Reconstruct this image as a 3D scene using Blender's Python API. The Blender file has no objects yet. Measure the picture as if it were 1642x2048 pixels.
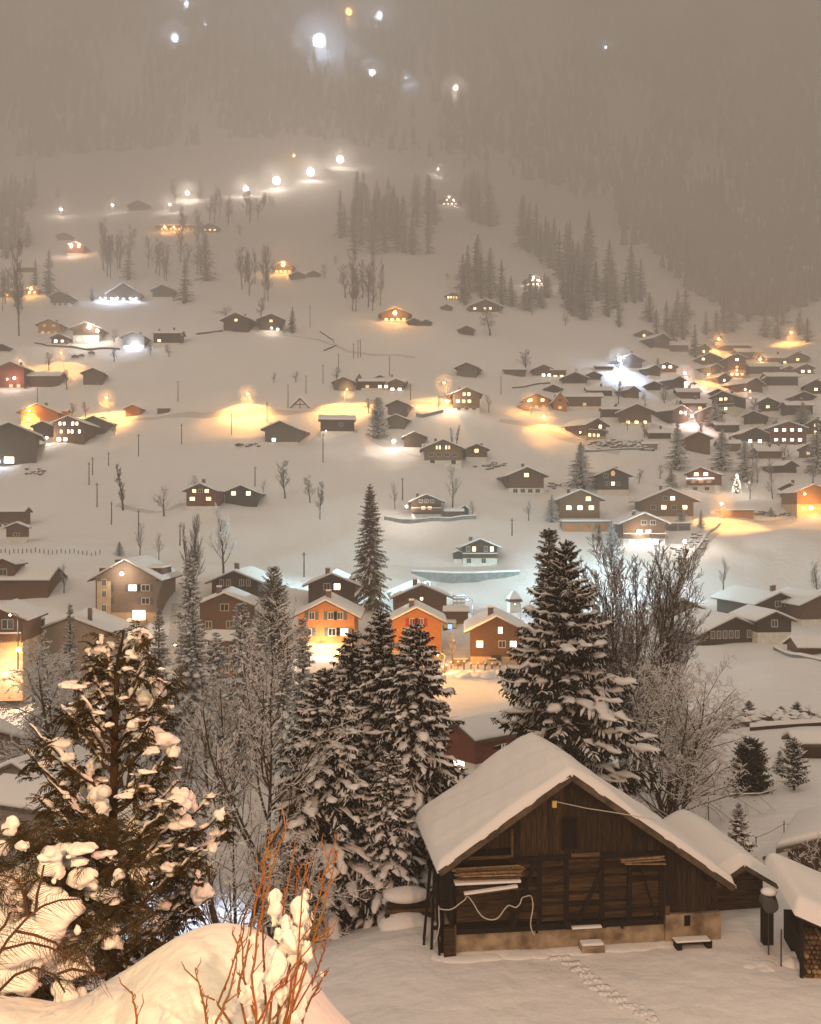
import bpy, bmesh, math, random
import numpy as np
from mathutils import Vector, Matrix
R = math.radians
sc = bpy.context.scene
C = sc.collection
# ------------------------------------------------------------------ camera
FPX = 1982.0                       # focal length in photograph pixels (1642 x 2048)
cd = bpy.data.cameras.new('camera'); cam = bpy.data.objects.new('camera', cd); C.objects.link(cam)
cd.sensor_fit = 'HORIZONTAL'; cd.sensor_width = 36.0; cd.lens = 36.0 * FPX / 1642.0
cd.clip_start = 0.1; cd.clip_end = 4000
cam.location = (0, 0, 0); cam.rotation_euler = (R(90), 0, 0)
sc.camera = cam
# ------------------------------------------------------------------ night sky: low cloud lit by the villages
w = bpy.data.worlds.new('World'); sc.world = w; w.use_nodes = True
nt = w.node_tree; nt.nodes.clear()
wo = nt.nodes.new('ShaderNodeOutputWorld'); add = nt.nodes.new('ShaderNodeAddShader')
b1 = nt.nodes.new('ShaderNodeBackground'); b2 = nt.nodes.new('ShaderNodeBackground')
sky = nt.nodes.new('ShaderNodeTexSky'); sky.sky_type = 'NISHITA'; sky.sun_disc = False
sky.sun_elevation = R(1.0); sky.sun_rotation = R(200)
nt.links.new(sky.outputs[0], b1.inputs[0]); b1.inputs[1].default_value = 0.01
b2.inputs[0].default_value = (0.412, 0.352, 0.284, 1); b2.inputs[1].default_value = 1.08
nt.links.new(b1.outputs[0], add.inputs[0]); nt.links.new(b2.outputs[0], add.inputs[1])
nt.links.new(add.outputs[0], wo.inputs[0])
# weak warm fill added from behind the camera so front faces catch light
sd = bpy.data.lights.new('sun', 'SUN'); sun = bpy.data.objects.new('sun', sd); C.objects.link(sun)
sd.energy = 0.55; sd.angle = R(40); sd.color = (1.0, 0.70, 0.50)
sun.rotation_euler = (R(48), 0, R(-28))
sc.view_settings.view_transform = 'Standard'; sc.view_settings.look = 'None'
sc.view_settings.exposure = 0.0; sc.view_settings.gamma = 1.0; sc.view_settings.use_curve_mapping = False
cy = sc.cycles
cy.use_denoising = True
try: cy.denoiser = 'OPENIMAGEDENOISE'
except Exception: pass
cy.max_bounces = 6; cy.diffuse_bounces = 3; cy.glossy_bounces = 2; cy.transmission_bounces = 2
cy.volume_bounces = 2; cy.transparent_max_bounces = 8
cy.sample_clamp_indirect = 4.0; cy.sample_clamp_direct = 30.0
cy.use_light_tree = True
HAZE_DENSITY = 0.00072
LAMP_GAIN = 12.0
NEAR_LAMP = 3000

# ------------------------------------------------------------------ helpers
def link(name, me, parent=None, mat=None):
    o = bpy.data.objects.new(name, me); C.objects.link(o)
    if parent is not None: o.parent = parent
    return o
def tag(o, label=None, cat=None, group=None, kind=None):
    if label: o['label'] = label
    if cat: o['category'] = cat
    if group: o['group'] = group
    if kind: o['kind'] = kind
    return o
def empty(name, loc, rz=0.0, label=None, cat=None, group=None):
    o = bpy.data.objects.new(name, None); C.objects.link(o); o.location = loc; o.rotation_euler = (0, 0, rz)
    o.empty_display_size = 0.3
    return tag(o, label, cat, group)
def mesh_np(name, V, F, mats, mi=None, smooth=False):
    """V (n,3), F list of (m,k) integer arrays."""
    me = bpy.data.meshes.new(name)
    V = np.ascontiguousarray(V, dtype=np.float32)
    me.vertices.add(len(V)); me.vertices.foreach_set('co', V.ravel())
    if not isinstance(F, (list, tuple)): F = [F]
    F = [f for f in F if len(f)]
    loops = np.concatenate([f.ravel() for f in F]).astype(np.int32)
    sizes = np.concatenate([np.full(len(f), f.shape[1]) for f in F]).astype(np.int32)
    starts = np.concatenate([[0], np.cumsum(sizes)[:-1]]).astype(np.int32)
    me.loops.add(len(loops)); me.loops.foreach_set('vertex_index', loops)
    me.polygons.add(len(sizes)); me.polygons.foreach_set('loop_start', starts)
    if mi is not None: me.polygons.foreach_set('material_index', np.asarray(mi, dtype=np.int32))
    if smooth: me.polygons.foreach_set('use_smooth', np.ones(len(sizes), dtype=bool))
    me.update(calc_edges=True)
    for m in (mats if isinstance(mats, (list, tuple)) else [mats]): me.materials.append(m)
    return me
class MB:
    def __init__(s): s.v = []; s.f = []; s.m = []
    def add(s, vs, fs, m=0):
        o = len(s.v); s.v += [tuple(p) for p in vs]
        for f in fs: s.f.append(tuple(i + o for i in f)); s.m.append(m)
        return s
    def box(s, x0, x1, y0, y1, z0, z1, m=0):
        v = [(x0,y0,z0),(x1,y0,z0),(x1,y1,z0),(x0,y1,z0),(x0,y0,z1),(x1,y0,z1),(x1,y1,z1),(x0,y1,z1)]
        return s.add(v, [(0,3,2,1),(4,5,6,7),(0,1,5,4),(1,2,6,5),(2,3,7,6),(3,0,4,7)], m)
    def beam(s, a, b, w, h=None, m=0, up=(0,0,1)):
        h = h or w; a = Vector(a); b = Vector(b); d = (b-a).normalized()
        u = Vector(up)
        if abs(d.dot(u)) > .95: u = Vector((0,1,0))
        x = d.cross(u).normalized(); y = x.cross(d).normalized()
        vs = []
        for p in (a, b):
            for i, j in ((-1,-1),(1,-1),(1,1),(-1,1)): vs.append(p + x*(w*i/2) + y*(h*j/2))
        return s.add(vs, [(3,2,1,0),(4,5,6,7),(0,1,5,4),(1,2,6,5),(2,3,7,6),(3,0,4,7)], m)
    def tube(s, pts, rad, n=6, m=0, cap=True):
        pts = [Vector(p) for p in pts]
        if not hasattr(rad, '__len__'): rad = [rad]*len(pts)
        o = len(s.v); ref = None
        for i, p in enumerate(pts):
            d = (pts[min(i+1, len(pts)-1)] - pts[max(i-1, 0)])
            d = d.normalized() if d.length > 1e-9 else Vector((0,0,1))
            if ref is None:
                ref = d.orthogonal().normalized()
            x = (ref - d*ref.dot(d)); x = x.normalized() if x.length > 1e-6 else d.orthogonal().normalized()
            ref = x; y = d.cross(x)
            for k in range(n):
                a = 2*math.pi*k/n; s.v.append(tuple(p + (x*math.cos(a) + y*math.sin(a))*rad[i]))
        for i in range(len(pts)-1):
            for k in range(n):
                k2 = (k+1) % n; s.f.append((o+i*n+k, o+i*n+k2, o+(i+1)*n+k2, o+(i+1)*n+k)); s.m.append(m)
        if cap:
            s.f.append(tuple(o+k for k in reversed(range(n)))); s.m.append(m)
            e = o+(len(pts)-1)*n; s.f.append(tuple(e+k for k in range(n))); s.m.append(m)
        return s
    def prism(s, prof, y0, y1, m=0, axis='y'):
        """closed (a,z) outline extruded; axis y: a=x, extrude along y; axis x: a=y, extrude along x"""
        n = len(prof)
        if axis == 'y': vs = [(a, y0, z) for a, z in prof] + [(a, y1, z) for a, z in prof]
        else: vs = [(y0, a, z) for a, z in prof] + [(y1, a, z) for a, z in prof]
        fs = [tuple(range(n)), tuple(range(2*n-1, n-1, -1))]
        for i in range(n):
            j = (i+1) % n; fs.append((i, i+n, j+n, j))
        if axis == 'x': fs = [tuple(reversed(f)) for f in fs]
        return s.add(vs, fs, m)
    def mesh(s, name, mats, smooth=False):
        me = bpy.data.meshes.new(name); me.from_pydata(s.v, [], s.f)
        for m in (mats if isinstance(mats, (list, tuple)) else [mats]): me.materials.append(m)
        if len(me.materials) > 1: me.polygons.foreach_set('material_index', s.m)
        if smooth: me.polygons.foreach_set('use_smooth', [True]*len(me.polygons))
        me.update(); return me
    def build(s, name, mats, parent=None, smooth=False, bevel=0):
        o = link(name, s.mesh(name, mats, smooth), parent)
        if bevel:
            b = o.modifiers.new('bevel', 'BEVEL'); b.width = bevel; b.segments = 2; b.limit_method = 'ANGLE'
        return o

# ------------------------------------------------------------------ materials
def mat(name, col, rough=.8, var=0.0, scale=3.0, bump=0.0, bscale=20.0, emit=None, es=0.0, col2=None, stretch=None, spec=0.3):
    m = bpy.data.materials.new(name); m.use_nodes = True; t = m.node_tree; p = t.nodes['Principled BSDF']
    p.inputs['Base Color'].default_value = (*col, 1); p.inputs['Roughness'].default_value = rough
    p.inputs['Specular IOR Level'].default_value = spec
    if emit:
        p.inputs['Emission Color'].default_value = (*emit, 1); p.inputs['Emission Strength'].default_value = es
    tc = None
    def coords():
        nonlocal tc
        if tc is None:
            t0 = t.nodes.new('ShaderNodeTexCoord'); mp = t.nodes.new('ShaderNodeMapping')
            t.links.new(t0.outputs['Object'], mp.inputs[0])
            if stretch: mp.inputs['Scale'].default_value = stretch
            tc = mp
        return tc.outputs[0]
    if var or col2:
        n = t.nodes.new('ShaderNodeTexNoise'); n.inputs['Scale'].default_value = scale; n.inputs['Detail'].default_value = 5
        t.links.new(coords(), n.inputs['Vector'])
        r = t.nodes.new('ShaderNodeValToRGB'); r.color_ramp.elements[0].position = .35; r.color_ramp.elements[1].position = .68
        c2 = col2 or tuple(min(1, c*(1+var)) for c in col); c1 = col if col2 else tuple(c*(1-var) for c in col)
        r.color_ramp.elements[0].color = (*c1, 1); r.color_ramp.elements[1].color = (*c2, 1)
        t.links.new(n.outputs[0], r.inputs[0]); t.links.new(r.outputs[0], p.inputs['Base Color'])
    if bump:
        n = t.nodes.new('ShaderNodeTexNoise'); n.inputs['Scale'].default_value = bscale; n.inputs['Detail'].default_value = 6
        t.links.new(coords(), n.inputs['Vector'])
        b = t.nodes.new('ShaderNodeBump'); b.inputs['Strength'].default_value = bump; b.inputs['Distance'].default_value = .05
        t.links.new(n.outputs[0], b.inputs['Height']); t.links.new(b.outputs[0], p.inputs['Normal'])
    return m
def snowy(name, col, thr=.35, soft=.25, amount=.5, nscale=2.0, col2=None):
    """snow lying on whatever faces up; bare colour elsewhere"""
    m = bpy.data.materials.new(name); m.use_nodes = True; t = m.node_tree; p = t.nodes['Principled BSDF']
    p.inputs['Roughness'].default_value = .85; p.inputs['Specular IOR Level'].default_value = .15
    g = t.nodes.new('ShaderNodeNewGeometry'); s = t.nodes.new('ShaderNodeSeparateXYZ'); t.links.new(g.outputs['True Normal'], s.inputs[0])
    ab = t.nodes.new('ShaderNodeMath'); ab.operation = 'ABSOLUTE'; t.links.new(s.outputs[2], ab.inputs[0])
    n = t.nodes.new('ShaderNodeTexNoise'); n.inputs['Scale'].default_value = nscale; n.inputs['Detail'].default_value = 3
    tc = t.nodes.new('ShaderNodeTexCoord'); t.links.new(tc.outputs['Object'], n.inputs['Vector'])
    a = t.nodes.new('ShaderNodeMath'); a.operation = 'MULTIPLY_ADD'; t.links.new(n.outputs[0], a.inputs[0])
    a.inputs[1].default_value = amount; t.links.new(ab.outputs[0], a.inputs[2])
    r = t.nodes.new('ShaderNodeMapRange'); r.inputs[1].default_value = thr + amount*.5; r.inputs[2].default_value = thr + amount*.5 + soft
    t.links.new(a.outputs[0], r.inputs[0])
    mx = t.nodes.new('ShaderNodeMix'); mx.data_type = 'RGBA'
    t.links.new(r.outputs[0], mx.inputs[0]); mx.inputs[6].default_value = (*col, 1); mx.inputs[7].default_value = (.82, .82, .82, 1)
    t.links.new(mx.outputs[2], p.inputs['Base Color'])
    return m
M = {}
M['snow'] = mat('snow', (.83,.83,.83), .75, bump=1.0, bscale=.9, spec=.2)
[n_ for n_ in M['snow'].node_tree.nodes if n_.type == 'BUMP'][0].inputs['Distance'].default_value = .22
M['snow_soft'] = mat('snow_soft', (.84,.84,.84), .8, bump=.5, bscale=9, spec=.15)
M['snow_blue'] = M['snow']
M['packed'] = mat('packed_snow', (.62,.60,.58), .7, var=.15, scale=2.0, bump=.5, bscale=4)
M['wood_dark'] = mat('wood_dark', (.050,.030,.018), .8, var=.35, scale=2.2, bump=.3, bscale=14, stretch=(6,6,1))
M['wood_brown'] = mat('wood_brown', (.130,.070,.035), .8, var=.3, scale=2.0, bump=.3, bscale=14, stretch=(1,1,8))
M['wood_mid'] = mat('wood_mid', (.20,.118,.058), .8, var=.25, scale=2.0, bump=.3, bscale=14, stretch=(1,1,8))
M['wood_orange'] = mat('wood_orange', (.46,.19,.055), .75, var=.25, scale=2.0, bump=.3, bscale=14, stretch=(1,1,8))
M['wood_grey'] = mat('wood_grey', (.13,.11,.09), .85, var=.25, scale=2.5, bump=.3, bscale=14, stretch=(6,6,1))
M['wood_red'] = mat('wood_red', (.17,.05,.03), .8, var=.25, scale=2.0, stretch=(1,1,8))
M['plaster'] = mat('plaster', (.74,.70,.61), .9, var=.12, scale=1.5, bump=.2)
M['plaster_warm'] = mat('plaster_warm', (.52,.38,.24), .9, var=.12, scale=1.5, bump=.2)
M['plaster_grey'] = mat('plaster_grey', (.27,.23,.19), .9, var=.1, scale=1.5, bump=.2)
M['plaster_taupe'] = mat('plaster_taupe', (.20,.145,.105), .9, var=.1, scale=1.0, bump=.2)
M['roof'] = mat('roof_edge', (.10,.075,.055), .85, var=.3, scale=4)
M['frame'] = mat('window_frame', (.62,.58,.50), .6)
M['frame_dark'] = mat('frame_dark', (.12,.08,.05), .6)
M['glass'] = mat('glass_dark', (.02,.02,.022), .12, spec=.6)
M['lit'] = mat('lit_window', (.8,.6,.3), .6, emit=(1.0,.62,.26), es=4.2)
M['lit_white'] = mat('lit_white_window', (.8,.8,.7), .6, emit=(1.0,.80,.58), es=7)
M['lit_soft'] = mat('lit_soft_window', (.6,.4,.2), .6, emit=(1.0,.60,.25), es=.75)
M['shutter'] = mat('shutter', (.10,.10,.085), .8, var=.2)
M['shutter_red'] = mat('shutter_red', (.30,.03,.02), .8, var=.2)
M['brick'] = mat('chimney_block', (.16,.11,.085), .9, var=.3, scale=6)
M['metal'] = mat('metal_dark', (.08,.08,.08), .5)
M['concrete'] = mat('concrete', (.42,.34,.23), .95, scale=1.9, bump=.6, bscale=7, col2=(.15,.11,.07))
M['concrete_grey'] = mat('concrete_grey', (.22,.22,.21), .95, var=.25, scale=1.4, bump=.4, bscale=7)
M['pole'] = mat('pole_wood', (.055,.04,.03), .9)
M['bark'] = mat('bark', (.045,.033,.025), .95, var=.4, scale=5, bump=.6, bscale=12)
M['bark_pale'] = mat('bark_pale', (.16,.13,.11), .95, var=.3, scale=5)
M['needle'] = snowy('snowy_needles', (.030,.033,.022), thr=.52, soft=.2, amount=.55, nscale=1.3)
M['needle_far'] = snowy('far_snowy_needles', (.035,.038,.028), thr=.62, soft=.2, amount=.5, nscale=.5)
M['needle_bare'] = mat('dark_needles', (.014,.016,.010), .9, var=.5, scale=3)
M['needle_brown'] = mat('brown_needles', (.060,.045,.024), .9, var=.5, scale=3)
M['twig'] = snowy('snowy_twigs', (.060,.043,.032), thr=.45, soft=.2, amount=.4, nscale=2.0)
M['twig_far'] = snowy('far_snowy_twigs', (.055,.042,.034), thr=.7, soft=.2, amount=.4, nscale=1.0)
M['thuja'] = mat('thuja_green', (.022,.020,.008), .85, scale=2.6, col2=(.075,.055,.016))
M['orange_twig'] = mat('orange_twig', (.24,.075,.02), .6, scale=3, col2=(.17,.11,.03))
M['brown_twig'] = mat('brown_twig', (.060,.033,.016), .7, var=.4)
M['car'] = mat('car_paint', (.10,.08,.07), .35, spec=.5)
M['car_light'] = mat('car_paint_light', (.35,.28,.22), .35, spec=.5)
M['car_glass'] = mat('car_glass', (.02,.02,.02), .1, spec=.6)
M['tyre'] = mat('tyre', (.015,.015,.015), .9)
M['rock'] = snowy('snowy_stones', (.10,.085,.07), thr=.45, soft=.2, amount=.3, nscale=1.5)
M['hay'] = mat('cut_timber', (.32,.22,.12), .9, var=.4, scale=9, stretch=(1,1,1))
M['cable'] = mat('pale_hose', (.62,.58,.50), .6)
M['yellow'] = mat('yellow_box', (.75,.55,.15), .6)
M['yellow_sign'] = mat('yellow_awning', (.75,.62,.05), .7)
for _n in ('lit', 'lit_white', 'lit_soft'):
    _t = M[_n].node_tree; _p = _t.nodes['Principled BSDF']; _i = _t.nodes.new('ShaderNodeObjectInfo'); _e = _p.inputs['Emission Strength'].default_value
    _r = _t.nodes.new('ShaderNodeMapRange'); _r.inputs[3].default_value = _e*.45; _r.inputs[4].default_value = _e*1.5
    _c = _t.nodes.new('ShaderNodeTexCoord'); _w = _t.nodes.new('ShaderNodeTexNoise'); _w.inputs['Scale'].default_value = 3.0; _t.links.new(_c.outputs['Object'], _w.inputs['Vector'])
    _v = _t.nodes.new('ShaderNodeMath'); _v.operation = 'MULTIPLY_ADD'; _t.links.new(_w.outputs[0], _v.inputs[0]); _v.inputs[1].default_value = 1.6; _v.inputs[2].default_value = .15
    _m = _t.nodes.new('ShaderNodeMath'); _m.operation = 'MULTIPLY'; _t.links.new(_i.outputs['Random'], _r.inputs[0]); _t.links.new(_r.outputs[0], _m.inputs[0]); _t.links.new(_v.outputs[0], _m.inputs[1]); _t.links.new(_m.outputs[0], _p.inputs['Emission Strength'])
_mist = {}
def mist(loc, rad, dens, label, parent=None):  # volume ball added to make the halo of a lamp
    """ball of mist added round a lamp to give it a halo"""
    if dens not in _mist:
        m_ = hm.copy(); m_.name = 'halo_mist'; [n_ for n_ in m_.node_tree.nodes if n_.type == 'PRINCIPLED_VOLUME'][0].inputs['Density'].default_value = dens; _mist[dens] = m_
    v_, f_ = ico(3); o_ = link('mist', mesh_np('mist', v_*rad, f_, _mist[dens], smooth=True)); o_.location = loc; tag(o_, label, kind='stuff'); return o_
def lampmat(name, col, s): return mat(name, (.9,.9,.9), .4, emit=col, es=s)
M['bulb_c'] = lampmat('cyan_bulb', (.6,.9,1.0), 10)
M['bulb_o'] = lampmat('sodium_bulb', (1.0,.50,.13), 60)
M['bulb_w'] = lampmat('white_bulb', (1.0,.86,.72), 100)
M['bulb_b'] = lampmat('cold_bulb', (.72,.84,1.0), 120)
M['bulb_p'] = lampmat('pink_white_bulb', (1.0,.70,.66), 60)
LC = {'c': (.55,.90,1.0), 'o': (1.0,.43,.10), 'w': (1.0,.82,.66), 'b': (.55,.72,1.0), 'p': (1.0,.66,.60)}

# ------------------------------------------------------------------ terrain: height as a function of the place
UC = np.array([-500, 100, 500, 821, 1200, 1500, 1850, 2400], float)
near = [(-60,2.0),(-5,-1.5),(0,-1.75),(10,-6.8),(20,-11.8)]
COL = {
 100: [(26,-14.6),(33,-16.6),(45,-19.2),(80,-22),(110,-23),(140,-22),(160,-18.2),(180,-13),(215,-8),(250,-2),(290,11),(325,22),(370,39),(400,51),(450,76),(500,103),(560,140),(620,172),(700,220),(780,268),(830,292),(900,330),(1000,430),(1300,745)],
 500: [(26,-14.3),(33,-15.2),(45,-18.8),(80,-21.8),(110,-22.6),(140,-22),(160,-19),(180,-15.5),(215,-9),(250,-1.8),(290,12),(325,24),(370,40),(420,70),(480,98),(560,138),(640,186),(700,220),(760,256),(800,286),(850,320),(900,345),(1000,430),(1300,745)],
 821: [(26,-14.05),(33.5,-14.1),(36,-14.7),(45,-18),(60,-20),(85,-21.5),(110,-22),(146,-22),(175,-19.5),(195,-17.5),(230,-13),(258,-1.4),(300,14),(340,30),(380,46),(420,64),(500,107),(600,160),(700,212),(780,262),(840,298),(900,338),(1000,430),(1300,745)],
 1200: [(26,-14.0),(33.5,-14.1),(45,-16.5),(60,-18.6),(90,-20),(145,-21),(190,-18.5),(215,-15),(245,-8),(262,-2),(290,5),(330,22),(370,36),(415,54),(460,76),(520,108),(600,155),(680,192),(720,204),(800,232),(900,300),(1000,400),(1300,725)],
 1500: [(26,-14.0),(33.5,-14.0),(45,-15.3),(60,-16.8),(80,-17.8),(110,-18.8),(147,-19.5),(155,-20.3),(190,-19),(215,-16),(250,-6),(270,-2.0),(300,5),(340,18),(380,32),(420,46),(470,64),(520,85),(560,102),(600,112),(660,130),(740,185),(900,310),(1100,500),(1300,700)],
 1850: [(26,-13.9),(33.5,-13.9),(45,-15.0),(60,-16.4),(80,-17.4),(110,-18.4),(147,-19),(155,-19.6),(190,-18),(215,-14),(250,-5),(270,-1.0),(300,6),(340,20),(380,36),(420,52),(470,76),(520,104),(560,130),(620,160),(700,200),(800,270),(1000,430),(1300,700)],
}
COL[-500] = COL[100]; COL[2400] = COL[1850]
YG = np.concatenate([np.linspace(-60, 40, 151), np.geomspace(40.5, 1300, 520)])
def _col(u):
    a = np.array(near + COL[u]); z = np.interp(YG, a[:,0], a[:,1])
    zs = z.copy()
    for i, y in enumerate(YG):                 # smooth over a window that widens with distance
        h = .8 if y < 40 else .028*y
        wgt = np.exp(-((YG-y)/h)**2); wgt *= np.gradient(YG)
        zs[i] = (wgt*z).sum()/wgt.sum()
    return zs
ZC = np.array([_col(int(u)) for u in UC])
UF = np.linspace(-500, 2400, 291)
ZF = np.zeros((len(UF), len(YG)))
for j in range(len(YG)): ZF[:, j] = np.interp(UF, UC, ZC[:, j])
k = np.exp(-np.linspace(-2.2, 2.2, 31)**2); k /= k.sum()
ZP = np.pad(ZF, ((15,15),(0,0)), mode='edge')
ZF = np.array([np.convolve(ZP[:, j], k, 'valid') for j in range(len(YG))]).T
_r = np.random.default_rng(5)
_W = [(_r.uniform(0,6.28), _r.uniform(0,6.28), L) for L in (9, 13, 21, 34, 55, 90, 6, 17) for _ in range(3)]
def relief(x, y):
    n = np.zeros(np.broadcast(x, y).shape)
    for a, ph, L in _W:
        n += np.sin((x*math.cos(a)+y*math.sin(a))*6.283/L + ph) * L*.0062
    return n * np.clip((y-36)/90, 0.0, 1.0)
def zt(x, y):
    x = np.asarray(x, float); y = np.asarray(y, float)
    u = 821 + FPX*x/np.maximum(y, 26.0)
    ui = np.clip((u-UF[0])/(UF[1]-UF[0]), 0, len(UF)-1.001)
    yi = np.clip(np.interp(y, YG, np.arange(len(YG))), 0, len(YG)-1.001)
    a = ui.astype(int); b = yi.astype(int); fa = ui-a; fb = yi-b
    z = (ZF[a,b]*(1-fa)*(1-fb) + ZF[a+1,b]*fa*(1-fb) + ZF[a,b+1]*(1-fa)*fb + ZF[a+1,b+1]*fa*fb)
    return z + relief(x, y)
_Y = np.concatenate([np.arange(26.5, 120, .4), np.arange(120, 1290, 1.0)])
def ground(px, row):
    """first point of the ground on the line of sight through a photograph pixel"""
    x = (px-821)/FPX*_Y; z = -(row-1024)/FPX*_Y; g = zt(x, _Y)
    i = np.nonzero(z <= g)[0]
    i = int(i[0]) if len(i) else len(_Y)-1
    y = float(_Y[i]); return Vector(((px-821)/FPX*y, y, float(zt((px-821)/FPX*y, y))))
def at(px, row, Y): return Vector(((px-821)/FPX*Y, Y, -(row-1024)/FPX*Y))

nx, ny = 330, 430
s = np.linspace(-.62, .62, nx)
ys = np.concatenate([np.linspace(-55, 20, 20), np.linspace(21, 50, 60), np.geomspace(51, 1290, ny-80)])
SS, YY = np.meshgrid(s, ys); XX = SS*(YY+90)
ZZ = zt(XX, YY)
V = np.stack([XX, YY, ZZ], -1).reshape(-1, 3)
i = np.arange(ny-1)[:, None]*nx + np.arange(nx-1)[None, :]
F = np.stack([i, i+1, i+nx+1, i+nx], -1).reshape(-1, 4)
g = link('ground', mesh_np('ground', V, F, M['snow'], smooth=True))
tag(g, 'deep snow over the valley floor and the hillside', kind='structure')
# snowfall haze
hz = MB().box(-980, 980, -60, 1310, -40, 800)
hm = bpy.data.materials.new('haze_air'); hm.use_nodes = True; hm.node_tree.nodes.clear()
ho = hm.node_tree.nodes.new('ShaderNodeOutputMaterial'); hv = hm.node_tree.nodes.new('ShaderNodeVolumePrincipled')
hv.inputs['Color'].default_value = (.97,.96,.95,1); hv.inputs['Density'].default_value = HAZE_DENSITY; hv.inputs['Anisotropy'].default_value = 0.0
hm.node_tree.links.new(hv.outputs[0], ho.inputs['Volume'])
o = hz.build('haze', hm); tag(o, 'thin snowfall haze filling the valley air', kind='stuff')
# second, denser haze box added so the far mountain fades more
cm = hm.copy(); cm.name = 'far_haze_air'
[n_ for n_ in cm.node_tree.nodes if n_.type == 'PRINCIPLED_VOLUME'][0].inputs['Density'].default_value = 0.0031
o = MB().box(-960, 960, 430, 1306, 20, 795).build('cloud', cm); tag(o, 'added denser haze fading the far mountain', kind='stuff')
# ------------------------------------------------------------------ chalets
_wm = {}
def window_meshes(w, h, kind, bars=True):
    w = round(w*10)/10; h = round(h*10)/10
    key = (w, h, kind, bars)
    if key in _wm: return _wm[key]
    fm = M['frame_dark'] if kind == 'd' else M['frame']
    t = .09; b = MB()
    b.box(-w/2, w/2, -.07, .03, h/2-t, h/2); b.box(-w/2, w/2, -.09, .03, -h/2, -h/2+t)
    b.box(-w/2, -w/2+t, -.07, .03, -h/2+t, h/2-t); b.box(w/2-t, w/2, -.07, .03, -h/2+t, h/2-t)
    if bars: b.box(-.035, .035, -.06, .02, -h/2+t, h/2-t)
    fme = b.mesh('frame', fm)
    pm = {'0': M['glass'], 'd': M['glass'], '1': M['lit'], '2': M['lit_white'], '3': M['lit_soft']}[kind if kind in '01d23' else '0']
    p = MB().box(-w/2+t, w/2-t, -.03, .02, -h/2+t, h/2-t).mesh('pane', pm)
    _wm[key] = (fme, p); return _wm[key]
def add_window(par, x, z, w, h, kind, y=0.0, shut=None, bars=True, small=False):
    fme, p = window_meshes(w, h, kind, bars)
    if small:
        o = link('window', p, par); o.location = (x, y-.02, z); return o
    o = link('window', fme, par); o.location = (x, y, z)
    link('pane', p, o)
    if shut:
        for sx in (-1, 1):
            s_ = MB().box(-.26, .26, -.05, 0, -h/2, h/2).build('shutter', M[shut], par); s_.location = (x+sx*(w/2+.29), y-.03, z)
    return o
def point(name, loc, col, power, radius=.2, parent=None, kind='POINT'):
    l = bpy.data.lights.new(name, kind); l.energy = power
    if kind == 'SPOT': l.spot_size = R(136); l.spot_blend = .75
    l.color = col; l.shadow_soft_size = radius
    o = bpy.data.objects.new(name, l); C.objects.link(o); o.location = loc
    if parent is not None: o.parent = parent
    return o
_ico = {}
def ico(sub):
    if sub not in _ico:
        bm = bmesh.new(); bmesh.ops.create_icosphere(bm, subdivisions=sub, radius=1)
        _ico[sub] = (np.array([v.co[:] for v in bm.verts]), np.array([[v.index for v in f.verts] for f in bm.faces])); bm.free()
    return _ico[sub]
def bulb(parent, loc, r, m, name='bulb'):
    v, f = ico(2); me = mesh_np(name, v*r, f, m, smooth=True); o = link(name, me, parent); o.location = loc; return o

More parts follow.
